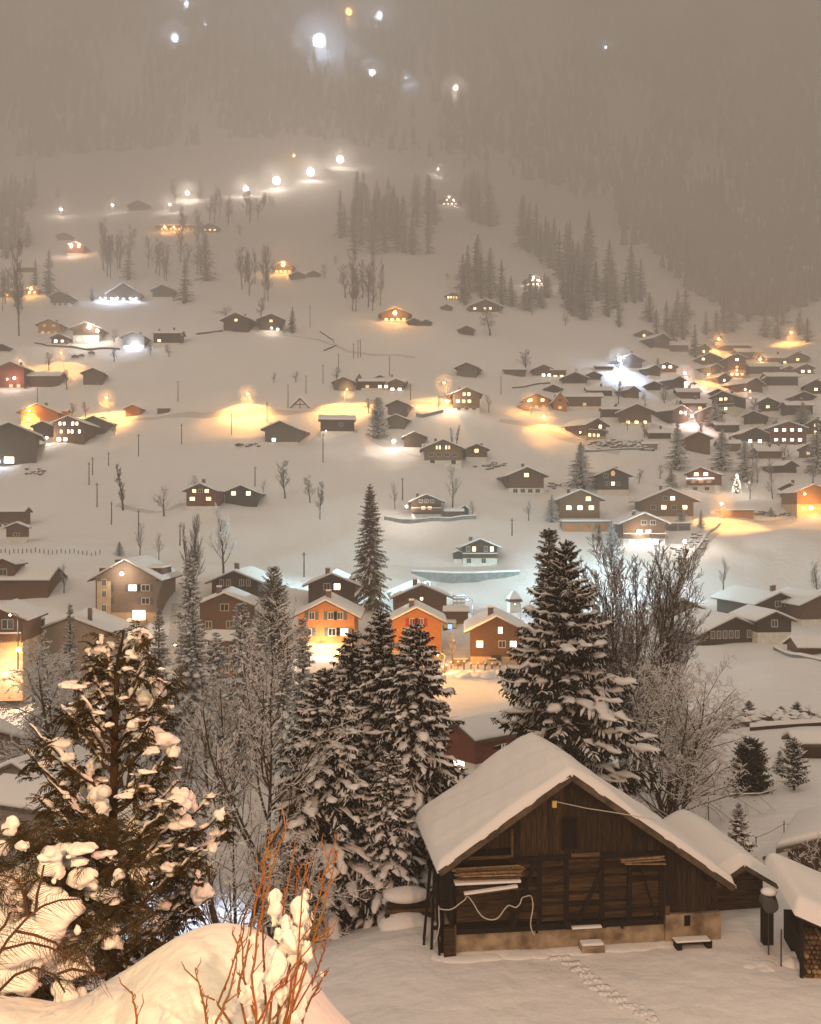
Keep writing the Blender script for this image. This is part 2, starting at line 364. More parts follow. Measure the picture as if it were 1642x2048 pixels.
def chalet(px, row, w, h, label, win='', yaw=0, L=1.05, plinth=.28, wood='wood_dark', pl='plaster', mode='gable', slope=.42,
           Y=None, balcony=None, chimney=(.2, .35), lamps=(), shut=None, over=.10, name='chalet', cat='chalet', snow=.045, ww=None, wh=None,
           side=None, extra=None, deep=3.0, group='chalets on the snowy hillside', wallf=None):
    """px,row: foot of the facing wall; w,h: overall roof width and height to the ridge in photograph pixels."""
    if abs(yaw) >= 22 and mode == 'gable' and Y is None:
        sy_, cy2 = math.sin(R(abs(yaw))), math.cos(R(abs(yaw)))
        w = w/(cy2+L*sy_); px = px + (1 if yaw > 0 else -1)*w*L*sy_/2
    P = ground(px, row) if Y is None else at(px, row, Y)
    k = P.y/FPX; W = w*k; H = h*k
    root = empty(name, P, R(yaw), label, cat, group)
    far = w < 40 and P.y > 330
    Wg = W if mode == 'gable' else W*.75*L                # span across the ridge
    rise = slope*Wg/2
    if rise > H*.62: rise = H*.62; slope = rise*2/Wg
    eave = H - rise - .25
    ax = 'y' if mode == 'gable' else 'x'
    ov = Wg*over
    if mode == 'gable':
        a0, a1 = -W/2+ov, W/2-ov; e0, e1 = 0.0, W*L; ac = 0.0
        f0, f1 = -W*over*.9, W*L+W*over*.6
    else:
        a0, a1 = 0.0, Wg-2*ov; e0, e1 = -W/2+W*.06, W/2-W*.06; ac = a1/2
        f0, f1 = -W/2, W/2
    ph = eave*plinth
    top = H - .25 - (ov*0)*slope
    # masonry base, sunk into the slope
    if plinth > 0:
        b = MB(); 
        (b.box(a0+.03, a1-.03, e0+.03, e1-.03, -deep, ph) if ax == 'y' else b.box(e0+.03, e1-.03, a0+.03, a1-.03, -deep, ph))
        b.build('base_wall', M[pl], root)
    # timber storeys up into the gable
    zr = H - .30; ze = zr - slope*(a1-a0)/2
    prof = [(a0, ph if plinth > 0 else -deep), (a1, ph if plinth > 0 else -deep), (a1, ze), (ac, zr), (a0, ze)]
    MB().prism(prof, e0, e1, axis=ax).build('wall', M[wood], root)
    # roof shell and the snow on it
    t = .18; ea0, ea1 = a0-ov, a1+ov; zea = zr - slope*(a1-a0)/2 - slope*ov
    rp = [(ea0, zea), (ac, zr+.02), (ea1, zea), (ea1, zea+t), (ac, zr+.02+t), (ea0, zea+t)]
    MB().prism(rp, f0, f1, axis=ax).build('roof', M['roof'], root)
    sn = max(.32, W*snow*.75)
    z0 = t+.004
    d = .12
    sp = [(ea0+.02, zea+z0), (ac, zr+.02+z0), (ea1-.02, zea+z0), (ea1+.02, zea+z0+sn*.45), (ea1-sn*.45, zea+z0+sn*1.0+slope*sn*.45),
          (ac+sn*.8, zr+z0+sn*1.0-slope*sn*.8), (ac, zr+z0+sn*.96), (ac-sn*.8, zr+z0+sn*1.0-slope*sn*.8), (ea0+sn*.45, zea+z0+sn*1.0+slope*sn*.45), (ea0-.02, zea+z0+sn*.45)]
    s_ = MB()
    n = len(sp)
    # ends pulled in a little at the top so the edge of the snow is rounded
    def ring(e, inset):
        out = []
        for i_, (a, z) in enumerate(sp):
            zz = z if i_ < 3 else z - inset*.5*sn
            out.append((a, e, zz) if ax == 'y' else (e, a, zz))
        return out
    dd = sn*.5; rings = [ring(f0+.02, .55), ring(f0-.01+dd*.35, .12), ring(f0+dd, 0)]
    mid = max(2, int((f1-f0)/2.5))
    if not far:
        rr = random.Random(int(px*7+row))
        for i_ in range(1, mid):
            e = f0+dd + (f1-f0-2*dd)*i_/mid; q = ring(e, 0); jz = rr.uniform(-.10, .08)*sn*2
            rings.append([(p[0], p[1], p[2]+(jz if 3 <= i2 else 0)) for i2, p in enumerate(q)])
    rings += [ring(f1-dd, 0), ring(f1+.01-dd*.35, .12), ring(f1-.02, .55)]
    for r_ in rings: s_.v += r_
    for i_ in range(len(rings)-1):
        for j in range(n):
            j2 = (j+1) % n; q = (i_*n+j, (i_+1)*n+j, (i_+1)*n+j2, i_*n+j2)
            s_.f.append(q if ax == 'y' else q[::-1]); s_.m.append(0)
    a_ = tuple(range(n)); z_ = tuple(range((len(rings)-1)*n, len(rings)*n))
    s_.f.append(a_ if ax == 'y' else a_[::-1]); s_.f.append(z_[::-1] if ax == 'y' else z_); s_.m += [0, 0]
    s_.build('roof_snow', M['snow_soft'], root, smooth=not far)
    # windows
    x0, x1 = (a0, a1) if mode == 'gable' else (e0, e1)
    rows_ = [r_.strip() for r_ in win.split('/')] if win else []
    nr = len(rows_)
    if nr:
        tall = (zr if mode == 'gable' else ze)
        zlo = 0.0
        usable = (ze + .62*(zr-ze)) if mode == 'gable' else ze*.96
        fh = usable/nr
        for i_, rs in enumerate(rows_):
            zc = usable - fh*(i_+.55)
            n_ = len(rs)
            if not n_: continue
            half = (x1-x0)/2*.86
            if mode == 'gable' and zc > ze-.3: half *= max(.25, min(1, 1-(zc+.5-ze)/max(zr-ze, .1)))
            cw = 2*half/n_
            wwid = min(ww or 1.35, cw*.66); whei = min(wh or 1.2, fh*.52)
            for j, chh in enumerate(rs):
                if chh in '. ': continue
                xx = (x0+x1)/2 - half + cw*(j+.5)
                yy = (e0 if mode == 'gable' else a0) + (.03 if zc < ph else 0)
                add_window(root, xx, zc, max(.5, wwid), max(.5, whei), chh, yy, shut=shut if (shut and not far) else None, small=far)
    # balcony across the front
    if balcony is not None and not far:
        zb = balcony*eave; yy = (e0 if mode == 'gable' else a0); bw0, bw1 = x0-.1, x1+.1
        bb = MB().box(bw0, bw1, yy-1.15, yy-.005, zb-.16, zb); bal = bb.build('balcony', M['wood_brown'], root)
        r_ = MB(); r_.box(bw0, bw1, yy-1.15, yy-1.09, zb+.78, zb+.9)
        nn = max(6, int((bw1-bw0)/.28))
        for i_ in range(nn+1):
            x_ = bw0+.06+(bw1-bw0-.12)*i_/nn; r_.box(x_-.085, x_+.085, yy-1.14, yy-1.10, zb+.002, zb+.778)
        r_.build('railing', M['wood_brown'], bal)
        MB().box(bw0, bw1, yy-1.2, yy-1.04, zb+.904, zb+1.06).build('railing_snow', M['snow_soft'], bal)
    if chimney and not (far and w < 45):
        cx_ = (a0+(a1-a0)*(.5+chimney[0])) ; cy_ = e0+(e1-e0)*chimney[1]
        if mode != 'gable': cx_, cy_ = e0+(e1-e0)*(.5+chimney[0]), ac
        dist = abs(cx_-ac) if mode == 'gable' else 0
        zc_ = zr - slope*dist
        ch = MB().box(cx_-.38, cx_+.38, cy_-.38, cy_+.38, zc_-.6, zc_+sn+1.0).build('chimney', M['brick'], root)
        MB().box(cx_-.45, cx_+.45, cy_-.45, cy_+.45, zc_+sn+1.004, zc_+sn+1.12).build('chimney_cap', M['metal'], ch)
        MB().box(cx_-.4, cx_+.4, cy_-.4, cy_+.4, zc_+sn+1.124, zc_+sn+1.36).build('cap_snow', M['snow_soft'], ch)
    for lp in lamps:
        lx, ly, lc, pw = lp[:4]; lr = lp[4] if len(lp) > 4 else .22
        q = Vector(((lx-px)*k, -W*over*.9-.5, (row-ly)*k))
        bulb(root, q, lr, M['bulb_'+lc], 'wall_lamp'); point('wall_lamp_light', q+Vector((0, -lr-.25, 0)), LC[lc], pw*.55, .25, root)
    if extra: extra(root, k, W, H, dict(a0=a0, a1=a1, e0=e0, e1=e1, ze=ze, zr=zr, eave=eave, slope=slope, ac=ac, sn=sn, ph=ph))
    return root
def dormer(px_off, zoff, dw, dh, yb=1.0, win='1'):
    """small gabled dormer on an eave-facing roof"""
    def f(root, k, W, H, d):
        x = px_off*k; w_ = dw*k/2; h_ = dh*k; z0 = d['zr']-zoff*k
        dep = d['ac']-yb
        b = MB().prism([(x-w_, z0), (x+w_, z0), (x+w_, z0+h_*.45), (x, z0+h_), (x-w_, z0+h_*.45)], yb, d['ac']+.5)
        o = b.build('dormer', M['wood_brown'], root)
        r_ = MB().prism([(x-w_*1.35, z0+h_*.32), (x, z0+h_+.02), (x+w_*1.35, z0+h_*.32), (x+w_*1.35, z0+h_*.32+.4), (x, z0+h_+.5), (x-w_*1.35, z0+h_*.32+.4)], yb-.5, d['ac']+.5)
        r_.build('dormer_snow', M['snow_soft'], o)
    return f
def both(*fs):
    def f(*a):
        for q in fs: q(*a)
    return f
def shed_dormers(side='both'):
    def f(root, k, W, H, d):
        for sx in ((-1, 1) if side == 'both' else ((-1,) if side == 'l' else (1,))):
            x0 = sx*W*.24; x1 = sx*(W*.43); z1 = d['zr']-.9-d['slope']*W*.10
            lo, hi = min(x0, x1), max(x0, x1)
            zl = d['zr']-d['slope']*abs(x1)-.1
            o = MB().box(lo, hi, W*.22, W*.75, zl, z1+.25).build('dormer', M['wood_brown'], root)
            MB().box(lo-.3, hi+.3, W*.18, W*.78, z1+.254, z1+.254+d['sn']).build('dormer_snow', M['snow_soft'], o, bevel=.12)
    return f

HS = 'chalets on the snowy hillside'
c = chalet
# far slope
c(277,422,48,20,'dark hut high on the hillside left of the ski run lamps', chimney=None, plinth=0)
c(355,463,92,15,'long low lodge with a row of orange lights below bare trees', win='11111133', mode='eave', L=.2, wood='wood_brown', lamps=((332,457,'o',2500,.6),(350,457,'o',2500,.5),(366,458,'o',2000,.4)))
c(420,468,40,20,'small chalet with three lit windows beside the long orange lodge', win='111', wood='wood_brown')
c(128,484,34,18,'small dark chalet just above the two lit lamps on the left slope', win='', chimney=None)
c(150,511,42,27,'chalet with two bright white lamps high on the left slope', win='11/..', wood='wood_brown', lamps=((144,492,'p',6000,.85),(160,491,'o',4000,.7)))
c(50,548,38,16,'low snow roofed barn at the left among hazy trees', mode='eave', chimney=None, L=.6)
c(14,598,36,20,'warm brown chalet at the left edge of the hillside', win='3', wood='wood_brown', lamps=((12,588,'o',300,.3),))
c(64,593,30,19,'small chalet glowing yellow with lit porch at the left', win='11', wood='wood_brown', lamps=((64,580,'o',4000,.6),))
c(120,615,48,32,'dark chalet with pale lower floor left of the long lit hut', win='/000', plinth=.42)
c(247,606,74,40,'wide mountain hut with a row of cold white lamps along its terrace', win='/ 222', slope=.62, over=.05,
  lamps=((202,598,'b',1800,.40),(212,598,'b',1800,.40),(224,598,'b',1800,.40),(236,598,'b',1800,.40),(262,598,'b',1200,.35),(274,598,'b',1200,.35)), chimney=(.25,.3))
c(325,601,50,31,'dark barn with pale base right of the long lit hut', plinth=.35, chimney=None, win='')
c(566,548,48,24,'chalet under an orange gable lamp in the middle of the slope', win='/1111', lamps=((567,531,'o',9000,.95),), wood='wood_brown')
c(596,560,38,16,'dark hut below the chalet with the orange gable lamp', chimney=None, plinth=0)
c(627,556,30,14,'small shed right of the chalet with the orange gable lamp', chimney=None, plinth=0)
c(472,664,66,38,'left one of the twin dark chalets with a single lit gable window', win='1/ .', yaw=-12, plinth=0, wood='wood_dark', L=1.0)
c(542,666,58,38,'right one of the twin dark chalets with white porch light', win='1/. 2', yaw=10, plinth=.2, lamps=((543,658,'w',500,.3),))
c(790,645,68,30,'chalet under an orange gable lamp right of the middle slope', win='/1111', lamps=((790,628,'o',8000,.85),), wood='wood_brown')
c(829,652,34,15,'dark hut right of the lamp lit chalet in mid slope', chimney=None, plinth=0)
c(852,652,26,13,'tiny shed second right of the lamp lit chalet in mid slope', chimney=None, plinth=0)
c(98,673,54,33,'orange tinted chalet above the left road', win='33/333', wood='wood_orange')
c(172,690,66,44,'white walled chalet lit by two strong lamps on its front', win='/222', plinth=.6, lamps=((181,657,'w',7000,.9),(197,665,'w',4000,.7)))
c(118,692,38,24,'small chalet with two lit windows below the orange tinted one', win='22')
c(267,697,54,33,'dark chalet with a cold blue white porch lamp', win='', lamps=((270,690,'b',7000,.95),), plinth=.3, wood='wood_grey')
def turret(px_off, hh):
    def f(root, k, W, H, d):
        x = px_off*k; s0 = 6*k
        o = MB().box(x-s0, x+s0, 1.0, 1+2*s0, -1, hh*k*.6).build('turret', M['wood_dark'], root)
        v = [(x-s0*1.3, .7, hh*k*.6), (x+s0*1.3, .7, hh*k*.6), (x+s0*1.3, 1.3+2*s0, hh*k*.6), (x-s0*1.3, 1.3+2*s0, hh*k*.6), (x, 1+s0, hh*k)]
        MB().add(v, [(0,1,4),(1,2,4),(2,3,4),(3,0,4),(3,2,1,0)]).build('turret_roof', M['roof'], o)
    return f
c(334,693,62,34,'snow roofed chalet with a pointed turret and dormer', mode='eave', L=.8, win='1..', extra=both(turret(-18, 38), dormer(16, 12, 18, 9)))
c(4,706,30,18,'dark hut cut by the left edge below the upper chalets', chimney=None)
c(22,780,66,56,'red brown house with a white lamp at the left edge', win='/  /.33', wood='wood_red', lamps=((32,758,'p',1800,.5),(18,760,'w',400,.25)), plinth=.1)
c(88,776,68,32,'long low barn under a broad snow roof at the left', mode='eave', L=.9, chimney=None, wood='wood_brown', plinth=0)
c(186,774,48,36,'lone windowless barn on the open slope at the left', wood='wood_grey', chimney=None, plinth=.1, yaw=8)
c(687,783,48,28,'dark barn at the left end of the farm row above the lit road', wood='wood_grey', chimney=None, plinth=0)
c(766,781,100,26,'long farmhouse with turret and a row of small lit windows', mode='eave', L=.5, win='3.222.', extra=turret(-48, 36))
c(760,777,46,26,'tall middle gable of the farm row above the lit road', win='', wood='wood_brown', chimney=None, plinth=0, L=.8)
c(792,784,42,26,'right gable of the farm row with a bright porch window', win='/22', wood='wood_brown', chimney=None)
c(933,755,50,29,'lone dark barn on the slope right of the middle', wood='wood_grey', chimney=None, plinth=0, yaw=-14)
c(1030,753,48,17,'long low barn beside the bushy bare tree', mode='eave', L=.5, wood='wood_grey', chimney=None, plinth=0)
c(1087,756,50,26,'chalet with small lit windows beside the low barn', win='/.22', wood='wood_brown')
c(1117,757,34,20,'side wing with three lit windows of the chalet beside the low barn', win='/11', mode='eave', L=.9, wood='wood_brown')
# hazy chalets right of centre
c(900,412,46,20,'hazy chalet with bright white lines of lights high on the slope', win='22/2222', wood='wood_brown', lamps=((898,397,'w',900,.5),(908,404,'w',500,.35)))
c(1070,572,48,20,'hazy chalet outlined by white lights above the village', win='22/2222', wood='wood_brown', lamps=((1066,557,'w',800,.45),(1078,563,'w',500,.35)))
c(905,600,32,15,'hazy hut with a row of orange windows behind bare trees', win='1111', chimney=None)
c(970,628,74,28,'wide hazy chalet with four small lit windows under tall trees', win='1.11.', chimney=None)
c(893,622,26,13,'tiny hazy hut below the orange windowed hut', chimney=None, plinth=0)
c(933,671,36,19,'small hazy barn standing alone below the tall trees', chimney=None, plinth=0)
# village on the right
V_ = 'village houses on the right slope'
def v(*a, **k_): k_.setdefault('group', V_); return chalet(*a, **k_)
v(1150,771,58,26,'dark barn with one narrow lit slit left of the floodlit barn', win='', chimney=None)
v(1187,763,36,20,'small hut tucked behind the dark barn', chimney=None)
v(1106,785,42,16,'low dark shed half sunk in snow above the orange gabled house', chimney=None, plinth=0)
v(1262,742,60,34,'barn front lit by a fierce blue white floodlight', yaw=14, wood='wood_grey', chimney=None)
v(1210,742,40,12,'low shed left of the blue white floodlight', mode='eave', L=.5, chimney=None)
v(1298,757,56,27,'dark roofed house right below the blue white floodlight', yaw=34, chimney=None)
v(1334,750,46,25,'house with two pinkish lit windows below the floodlight', win='22/', wood='wood_brown')
v(1310,704,72,36,'big hazy house at the top of the village', yaw=30, win='')
v(1288,678,44,18,'topmost hazy house with a lit upper window', win='1', chimney=None)
v(1470,707,76,22,'long hazy barn near the orange lamp at the top right', mode='eave', L=.6, chimney=None)
v(1418,735,68,28,'broad chalet with lit left window under the orange lamp', win='1../', plinth=.1)
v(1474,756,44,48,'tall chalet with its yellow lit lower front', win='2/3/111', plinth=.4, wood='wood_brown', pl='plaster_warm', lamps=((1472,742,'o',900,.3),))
v(1422,756,52,28,'house under the orange lamp beside the lit lane', yaw=32, chimney=None)
v(1308,785,34,22,'small dark house beside the two window house', chimney=None)
v(1346,787,56,34,'dark chalet with two bright lower windows above the bare garden', win='/22', yaw=34)
v(1530,753,68,30,'wide snow roofed house at the right below the orange lamp', mode='eave', L=1.0, win='')
v(1578,749,34,17,'little chalet left of the pink windowed one at the right edge', chimney=None)
v(1612,753,38,24,'little chalet with pink lit upper windows at the right edge', win='22', wood='wood_red')
v(1566,779,68,34,'long roofed house with a gabled dormer at the right', mode='eave', L=.9, win='.  .', extra=dormer(-24, 16, 20, 14))
v(1494,791,80,34,'wide chalet with a red light under its snowy roof', win='/1..', yaw=30, lamps=((1474,783,'p',900,.3),), wood='wood_brown')
v(1436,794,34,16,'low shed left of the wide chalet with the red light', chimney=None)
v(1466,827,84,44,'white based chalet with a lit balcony line and two lit floors', win='0110/1.2.', yaw=-38, plinth=.4, balcony=.42, L=1.1)
v(1273,854,74,45,'dark chalet with three yellow lower windows', win='/ 111', balcony=None, plinth=.3, wood='wood_brown')
v(1226,841,48,28,'low snow roofed house with a small turret', mode='eave', L=.8, extra=turret(6, 32))
v(1346,852,78,40,'dark long chalet with two lit windows near the white lamp', win='.22/', yaw=32, plinth=.1, wood='wood_dark')
v(1421,851,62,38,'chalet half hidden by a snowy spruce right of the white lamp', win='', wood='wood_brown')
v(1520,854,66,32,'dark chalet above the red windowed house', yaw=-30, win='')
v(1600,838,58,36,'dark chalet behind a snowy tree at the right edge', win='', mode='eave', extra=dormer(6, 16, 22, 15))
v(1608,804,50,21,'hazy roof at the right edge above the garden', chimney=None)
v(1510,889,58,34,'dark chalet with two bright lower windows left of the red one', win='/22', yaw=4)
v(1576,889,82,46,'reddish chalet with two full rows of lit windows', win='2222/2222', wood='wood_red', plinth=0, over=.05, slope=.34)
v(1396,906,60,42,'brown barn behind the snowy spruces', wood='wood_brown', chimney=None, plinth=0)
v(1567,951,68,30,'dark low chalet under a broad snowy roof at the right', win='', yaw=30, chimney=(0,.3))
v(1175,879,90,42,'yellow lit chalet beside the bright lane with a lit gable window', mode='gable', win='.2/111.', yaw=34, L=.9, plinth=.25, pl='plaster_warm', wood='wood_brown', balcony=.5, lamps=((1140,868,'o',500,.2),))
v(1300,899,34,14,'low stone shed behind the row of snowy bushes', mode='eave', L=.5, chimney=None, plinth=1, pl='plaster_grey')
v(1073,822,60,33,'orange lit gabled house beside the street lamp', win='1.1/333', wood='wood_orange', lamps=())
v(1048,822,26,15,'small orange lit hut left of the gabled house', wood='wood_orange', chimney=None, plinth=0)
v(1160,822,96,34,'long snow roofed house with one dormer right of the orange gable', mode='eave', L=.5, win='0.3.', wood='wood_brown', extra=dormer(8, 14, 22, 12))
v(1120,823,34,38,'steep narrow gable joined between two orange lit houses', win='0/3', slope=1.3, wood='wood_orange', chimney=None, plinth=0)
v(1226,991,78,55,'dark chalet with one big round lit window in the gable', win='0 . /.010./', plinth=.3, balcony=None,
  extra=lambda root, k, W, H, d: (bulb(root, (0, .0, d['ze']+.28*(d['zr']-d['ze'])), .85, M['lit_soft'], 'round_window').__setattr__('scale', (.8, .12, 1.0))))
def xmas_lights(root, k, W, H, d):
    z = d['eave']*.66; b = MB()
    for i_ in range(26):
        x = d['a0']+(d['a1']-d['a0'])*(i_+.5)/26; b.box(x-.10, x+.10, -1.34, -1.24, z+.62, z+.80)
    b.build('light_string', M['lit_white'], root)
    point('string_light', (0, -2.0, z+.6), LC['p'], 260, .8, root)
v(1418,986,92,50,'chalet with red gable and a glowing string of lights on its balcony', win='22/333/00', wood='wood_red', plinth=.4, yaw=-28, balcony=.52, extra=xmas_lights, chimney=(.3,.4), L=1.0)
v(1160,1042,98,62,'brown chalet with three bright windows over the brown garage doors', win='..1/121/', wood='wood_mid', plinth=.12, chimney=(-.25,.2), yaw=0)
v(1338,1042,120,64,'biggest chalet of the village with four scattered lit windows', win='.02./0101/', wood='wood_mid', plinth=.22, chimney=(-.1,.3), balcony=None, yaw=-4)
v(1288,1092,104,66,'chalet with a dazzling lit balcony and glazed ground floor', win='.00/ .22./222', wood='wood_brown', plinth=.34, lamps=((1277,1066,'w',2500,.32),(1366,1083,'w',5500,.4),(1296,1090,'b',1500,.25)), balcony=.4, chimney=(-.2,.15), yaw=0)
v(1626,1032,80,62,'house at the right edge glaring orange at its door', win='/3..', wood='wood_mid', plinth=.5, pl='plaster_warm', lamps=((1618,1018,'o',7000,.5),(1605,990,'o',900,.25)), chimney=None)
_f = [(1262,728,44,20,'hazy low roof just right of the blue white floodlight','','eave',0),(1352,706,50,22,'hazy broad roof left of the orange lamps at the top','','eave',0),(1400,712,44,22,'hazy house with one small light between the top roofs','.1.','gable',26),
 (1500,722,50,24,'hazy snow roof above the wide roofed house','','eave',0),(1556,732,48,22,'hazy roof at the upper right with a tiny lit window','..1','eave',0),(1604,728,50,22,'hazy gabled roof near the upper right edge','.1.','gable',-26),
 (1378,800,46,22,'low snow roof below the bright lane','','eave',0),(1440,770,46,22,'house between the bright lane and the wide roofs','.2.','gable',28),(1632,790,50,28,'dark gable at the right edge of the village','.1.','gable',-20),
 (1200,795,50,20,'low roofed barn above the long one dormer house','','eave',0),(1258,800,44,24,'small gabled barn above the yellow windowed chalet','','gable',30),(1390,824,46,24,'snow roof above the pink white lamp','.1','eave',0),
 (1545,826,52,28,'dark house with a lit gable left of the right edge','.1.','gable',-28),(1455,868,48,24,'low roof between the snowy spruces','','eave',0),(1632,872,48,30,'house with lit windows hard against the right edge','.2./.1.','gable',-20),
 (1460,906,44,24,'snow covered woodshed left of the two bright windows','','eave',0),(1540,920,50,24,'low shed below the red windowed chalet','','eave',0),(1625,920,50,28,'dark chalet at the right edge above the low roof','.1.','gable',-26),
 (1320,880,44,20,'low garden shed right of the stone shed','','eave',0),(1500,918,36,20,'tiny gabled hut among the lower snowy spruces','','gable',26),(1590,1000,54,30,'brown house behind the bare garden trees','.1','gable',-30)]
for x_, y_, w_, h_, l_, wi_, mo_, yw_ in _f: v(x_, y_, w_*1.12, h_*1.1, l_, win=wi_, mode=mo_, yaw=yw_, plinth=.15, wood=['wood_dark','wood_brown','wood_grey'][x_ % 3], chimney=None if x_ % 2 else (.1,.3), L=.9, slope=.5)
def garage(px, row, w, h, n, label, wood='wood_mid', Y=None, door='wood_brown', grp=None):
    P = ground(px, row) if Y is None else at(px, row, Y); k = P.y/FPX; W = w*k; H = h*k
    root = empty('garage', P, 0, label, 'garage', grp)
    MB().box(-W/2, W/2, 0, 5, -2, H-.4).build('wall', M['plaster_grey'], root)
    MB().box(-W/2-.3, W/2+.3, -.5, 5.3, H-.398, H-.2).build('roof', M['roof'], root)
    MB().box(-W/2-.25, W/2+.25, -.45, 5.25, H-.196, H+.25).build('roof_snow', M['snow_soft'], root, bevel=.12)
    for i_ in range(n):
        x0 = -W/2+W*(i_+.08)/n; x1 = -W/2+W*(i_+.92)/n
        MB().box(x0, x1, -.05, -.004, -.1, H-.7).build('door', M[door], root)
    return root
garage(1172,1064,94,22,3,'row of three brown garage doors under the bright windowed chalet', door='wood_orange')
garage(1475,1036,64,16,3,'low orange garage row by the orange street lamp', door='wood_orange')
garage(1356,1062,50,16,2,'grey garage below the biggest chalet', door='wood_grey')
# middle of the valley
c(933,823,66,48,'broad brown chalet with two rows of lit windows beside a street lamp', win='.11./111./000', wood='wood_mid', plinth=.2, lamps=((893,803,'w',5000,.5),), chimney=(-.25,.2), yaw=0)
c(902,800,20,14,'small hut behind the lamp left of the broad brown chalet', chimney=None, plinth=0)
c(795,834,50,34,'dark barn right of the dense conifer', wood='wood_grey', chimney=None, plinth=0, yaw=-10)
c(792,859,44,29,'lower dark barn right of the dense conifer', wood='wood_grey', chimney=None, plinth=0, yaw=-14, L=1.3)
c(675,873,76,42,'dark chalet with its long snow roof side turned to the valley', mode='eave', L=.75, win='..0./.', wood='wood_dark', plinth=.3, chimney=None, yaw=6, lamps=((652,864,'w',120,.12),))
c(561,890,80,46,'grey brown chalet with one bright window left of the long roofed one', win='.../2.', wood='wood_grey', plinth=.15, chimney=(-.4,.3), yaw=-8)
c(829,903,52,38,'dark barn with a white lamp at its left corner', wood='wood_dark', chimney=None, lamps=((788,885,'w',9000,.6),), plinth=.25, pl='plaster')
c(886,931,92,52,'large chalet with four lit gable windows and a white base', win='.11.11./0000/d.d', wood='wood_mid', plinth=.33, extra=shed_dormers('l'), chimney=(-.2,.12))
c(953,926,54,37,'small chalet with one bright gable window and white base', win='.1./', wood='wood_brown', plinth=.42, chimney=(.3,.4), yaw=4)
c(1053,989,88,55,'brown chalet with one yellow gable window and white base', win='.1./ /0000', wood='wood_brown', plinth=.36, chimney=(-.05,.2), yaw=6)
c(853,1037,74,48,'dark chalet with a warm lit middle window and snowy garden', win='000/.11./', wood='wood_dark', plinth=.25, balcony=.42, lamps=((813,1014,'w',3500,.3),), extra=shed_dormers(), chimney=(-.3,.2))
c(908,1036,42,19,'low snow covered carport right of the chalet with the warm window', mode='eave', L=.9, wood='wood_grey', chimney=None, plinth=0)
c(929,1032,20,21,'small pointed hut behind the carport', chimney=None, plinth=0, slope=.8)
c(960,1134,86,55,'white based chalet with two lit windows above the angular terrace wall', win='01.01/0.0.', plinth=.45, wood='wood_dark', balcony=.5, shut=None, chimney=(-.25,.25))
c(916,1132,22,28,'small annex left of the white based chalet on the terrace', chimney=None, plinth=.5)
# left
c(401,1022,72,54,'red brown chalet with four bright windows in two rows', win='101/1.1/', wood='wood_red', plinth=.22, yaw=-4, chimney=(0,.3))
c(482,1012,80,42,'dark chalet with two round arched lit windows', win='1.1/', wood='wood_dark', plinth=0, yaw=0, chimney=None, ww=1.6, wh=1.6)
c(18,932,128,86,'big barn with a glaring white lit gateway at the left edge', win='//.2.', wood='wood_grey', plinth=0, yaw=18, lamps=((2,925,'b',500,.2),), chimney=None, ww=5, wh=2.6)
c(137,887,74,54,'dark house with eight bright windows in three rows', win='22.22/.1.22.2/22..', wood='wood_brown', plinth=.0, lamps=((97,877,'w',5000,.4),), chimney=None)
c(86,876,50,32,'dark roofed wing left of the eight windowed house', chimney=None, plinth=0)
c(187,871,56,38,'grey barn right of the eight windowed house', wood='wood_grey', chimney=None, plinth=0, win='/2..')
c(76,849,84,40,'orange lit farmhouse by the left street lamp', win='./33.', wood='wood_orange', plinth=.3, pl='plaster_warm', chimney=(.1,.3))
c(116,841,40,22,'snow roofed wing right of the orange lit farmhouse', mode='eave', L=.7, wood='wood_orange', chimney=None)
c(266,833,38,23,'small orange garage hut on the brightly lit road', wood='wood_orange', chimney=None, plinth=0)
c(326,828,26,11,'tiny flat shed beside the bright road', mode='eave', L=.6, slope=.1, chimney=None, plinth=0, wood='wood_grey')
c(18,1058,66,44,'grey brown house at the left edge above the tiny hut', win='/000.', wood='wood_brown', mode='eave', L=.9, chimney=None)
c(33,1087,48,42,'tiny two storey hut with snow on its broad roof', win='/0/', wood='wood_brown', plinth=.42, chimney=None, yaw=16)
# valley floor row
def big_lamp(root, k, W, H, d): pass
M1 = c(252,1242,148,122,'tall taupe apartment house with a glaring gable lamp', win='/0.20/0..0/', wood='plaster_taupe', plinth=.2, pl='plaster_warm', slope=.56, over=.09,
  lamps=((249,1148,'w',1100,.28),), shut='shutter', extra=both(shed_dormers()), chimney=(-.25,.3), L=1.1, snow=.03)
def m1x(root):
    k = root.location.y/FPX
    b = MB().box(-57*k, -30*k, -.22, -.004, -1, 78*k).build('stair_bay', M['plaster_warm'], root)
    for z in (28, 56, 79): 
        add_window(root, -43*k, z*k-.3, .8, 1.2, '0', -.22)
    MB().box(10*k, 42*k, -1.6, -.02, -.6, .1).build('terrace', M['plaster_warm'], root)
    add_window(root, 26*k, 10*k, 2.2, 1.7, '2', 0.0); point('terrace_light', (26*k, -1.5, 1.2), LC['p'], 120, .3, root)
m1x(M1)
c(44,1202,118,62,'dark barn with a broad snow roof at the left', mode='eave', L=1.2, wood='wood_brown', chimney=(-.2,.5), plinth=0, snow=.03)
c(6,1204,54,84,'brown gabled house cut by the left edge beside the barn', win='0/', wood='wood_brown', plinth=.5, pl='plaster_warm', chimney=None)
c(-8,1352,130,140,'yellow lit house at the left edge with lamps on its porch', win='.0/.0./ . ', wood='wood_brown', pl='plaster_warm', plinth=.62, yaw=6, lamps=((42,1297,'o',900,.30),(14,1345,'w',350,.15),(24,1362,'o',350,.12)), balcony=.66, snow=.025, chimney=None, Y=118)
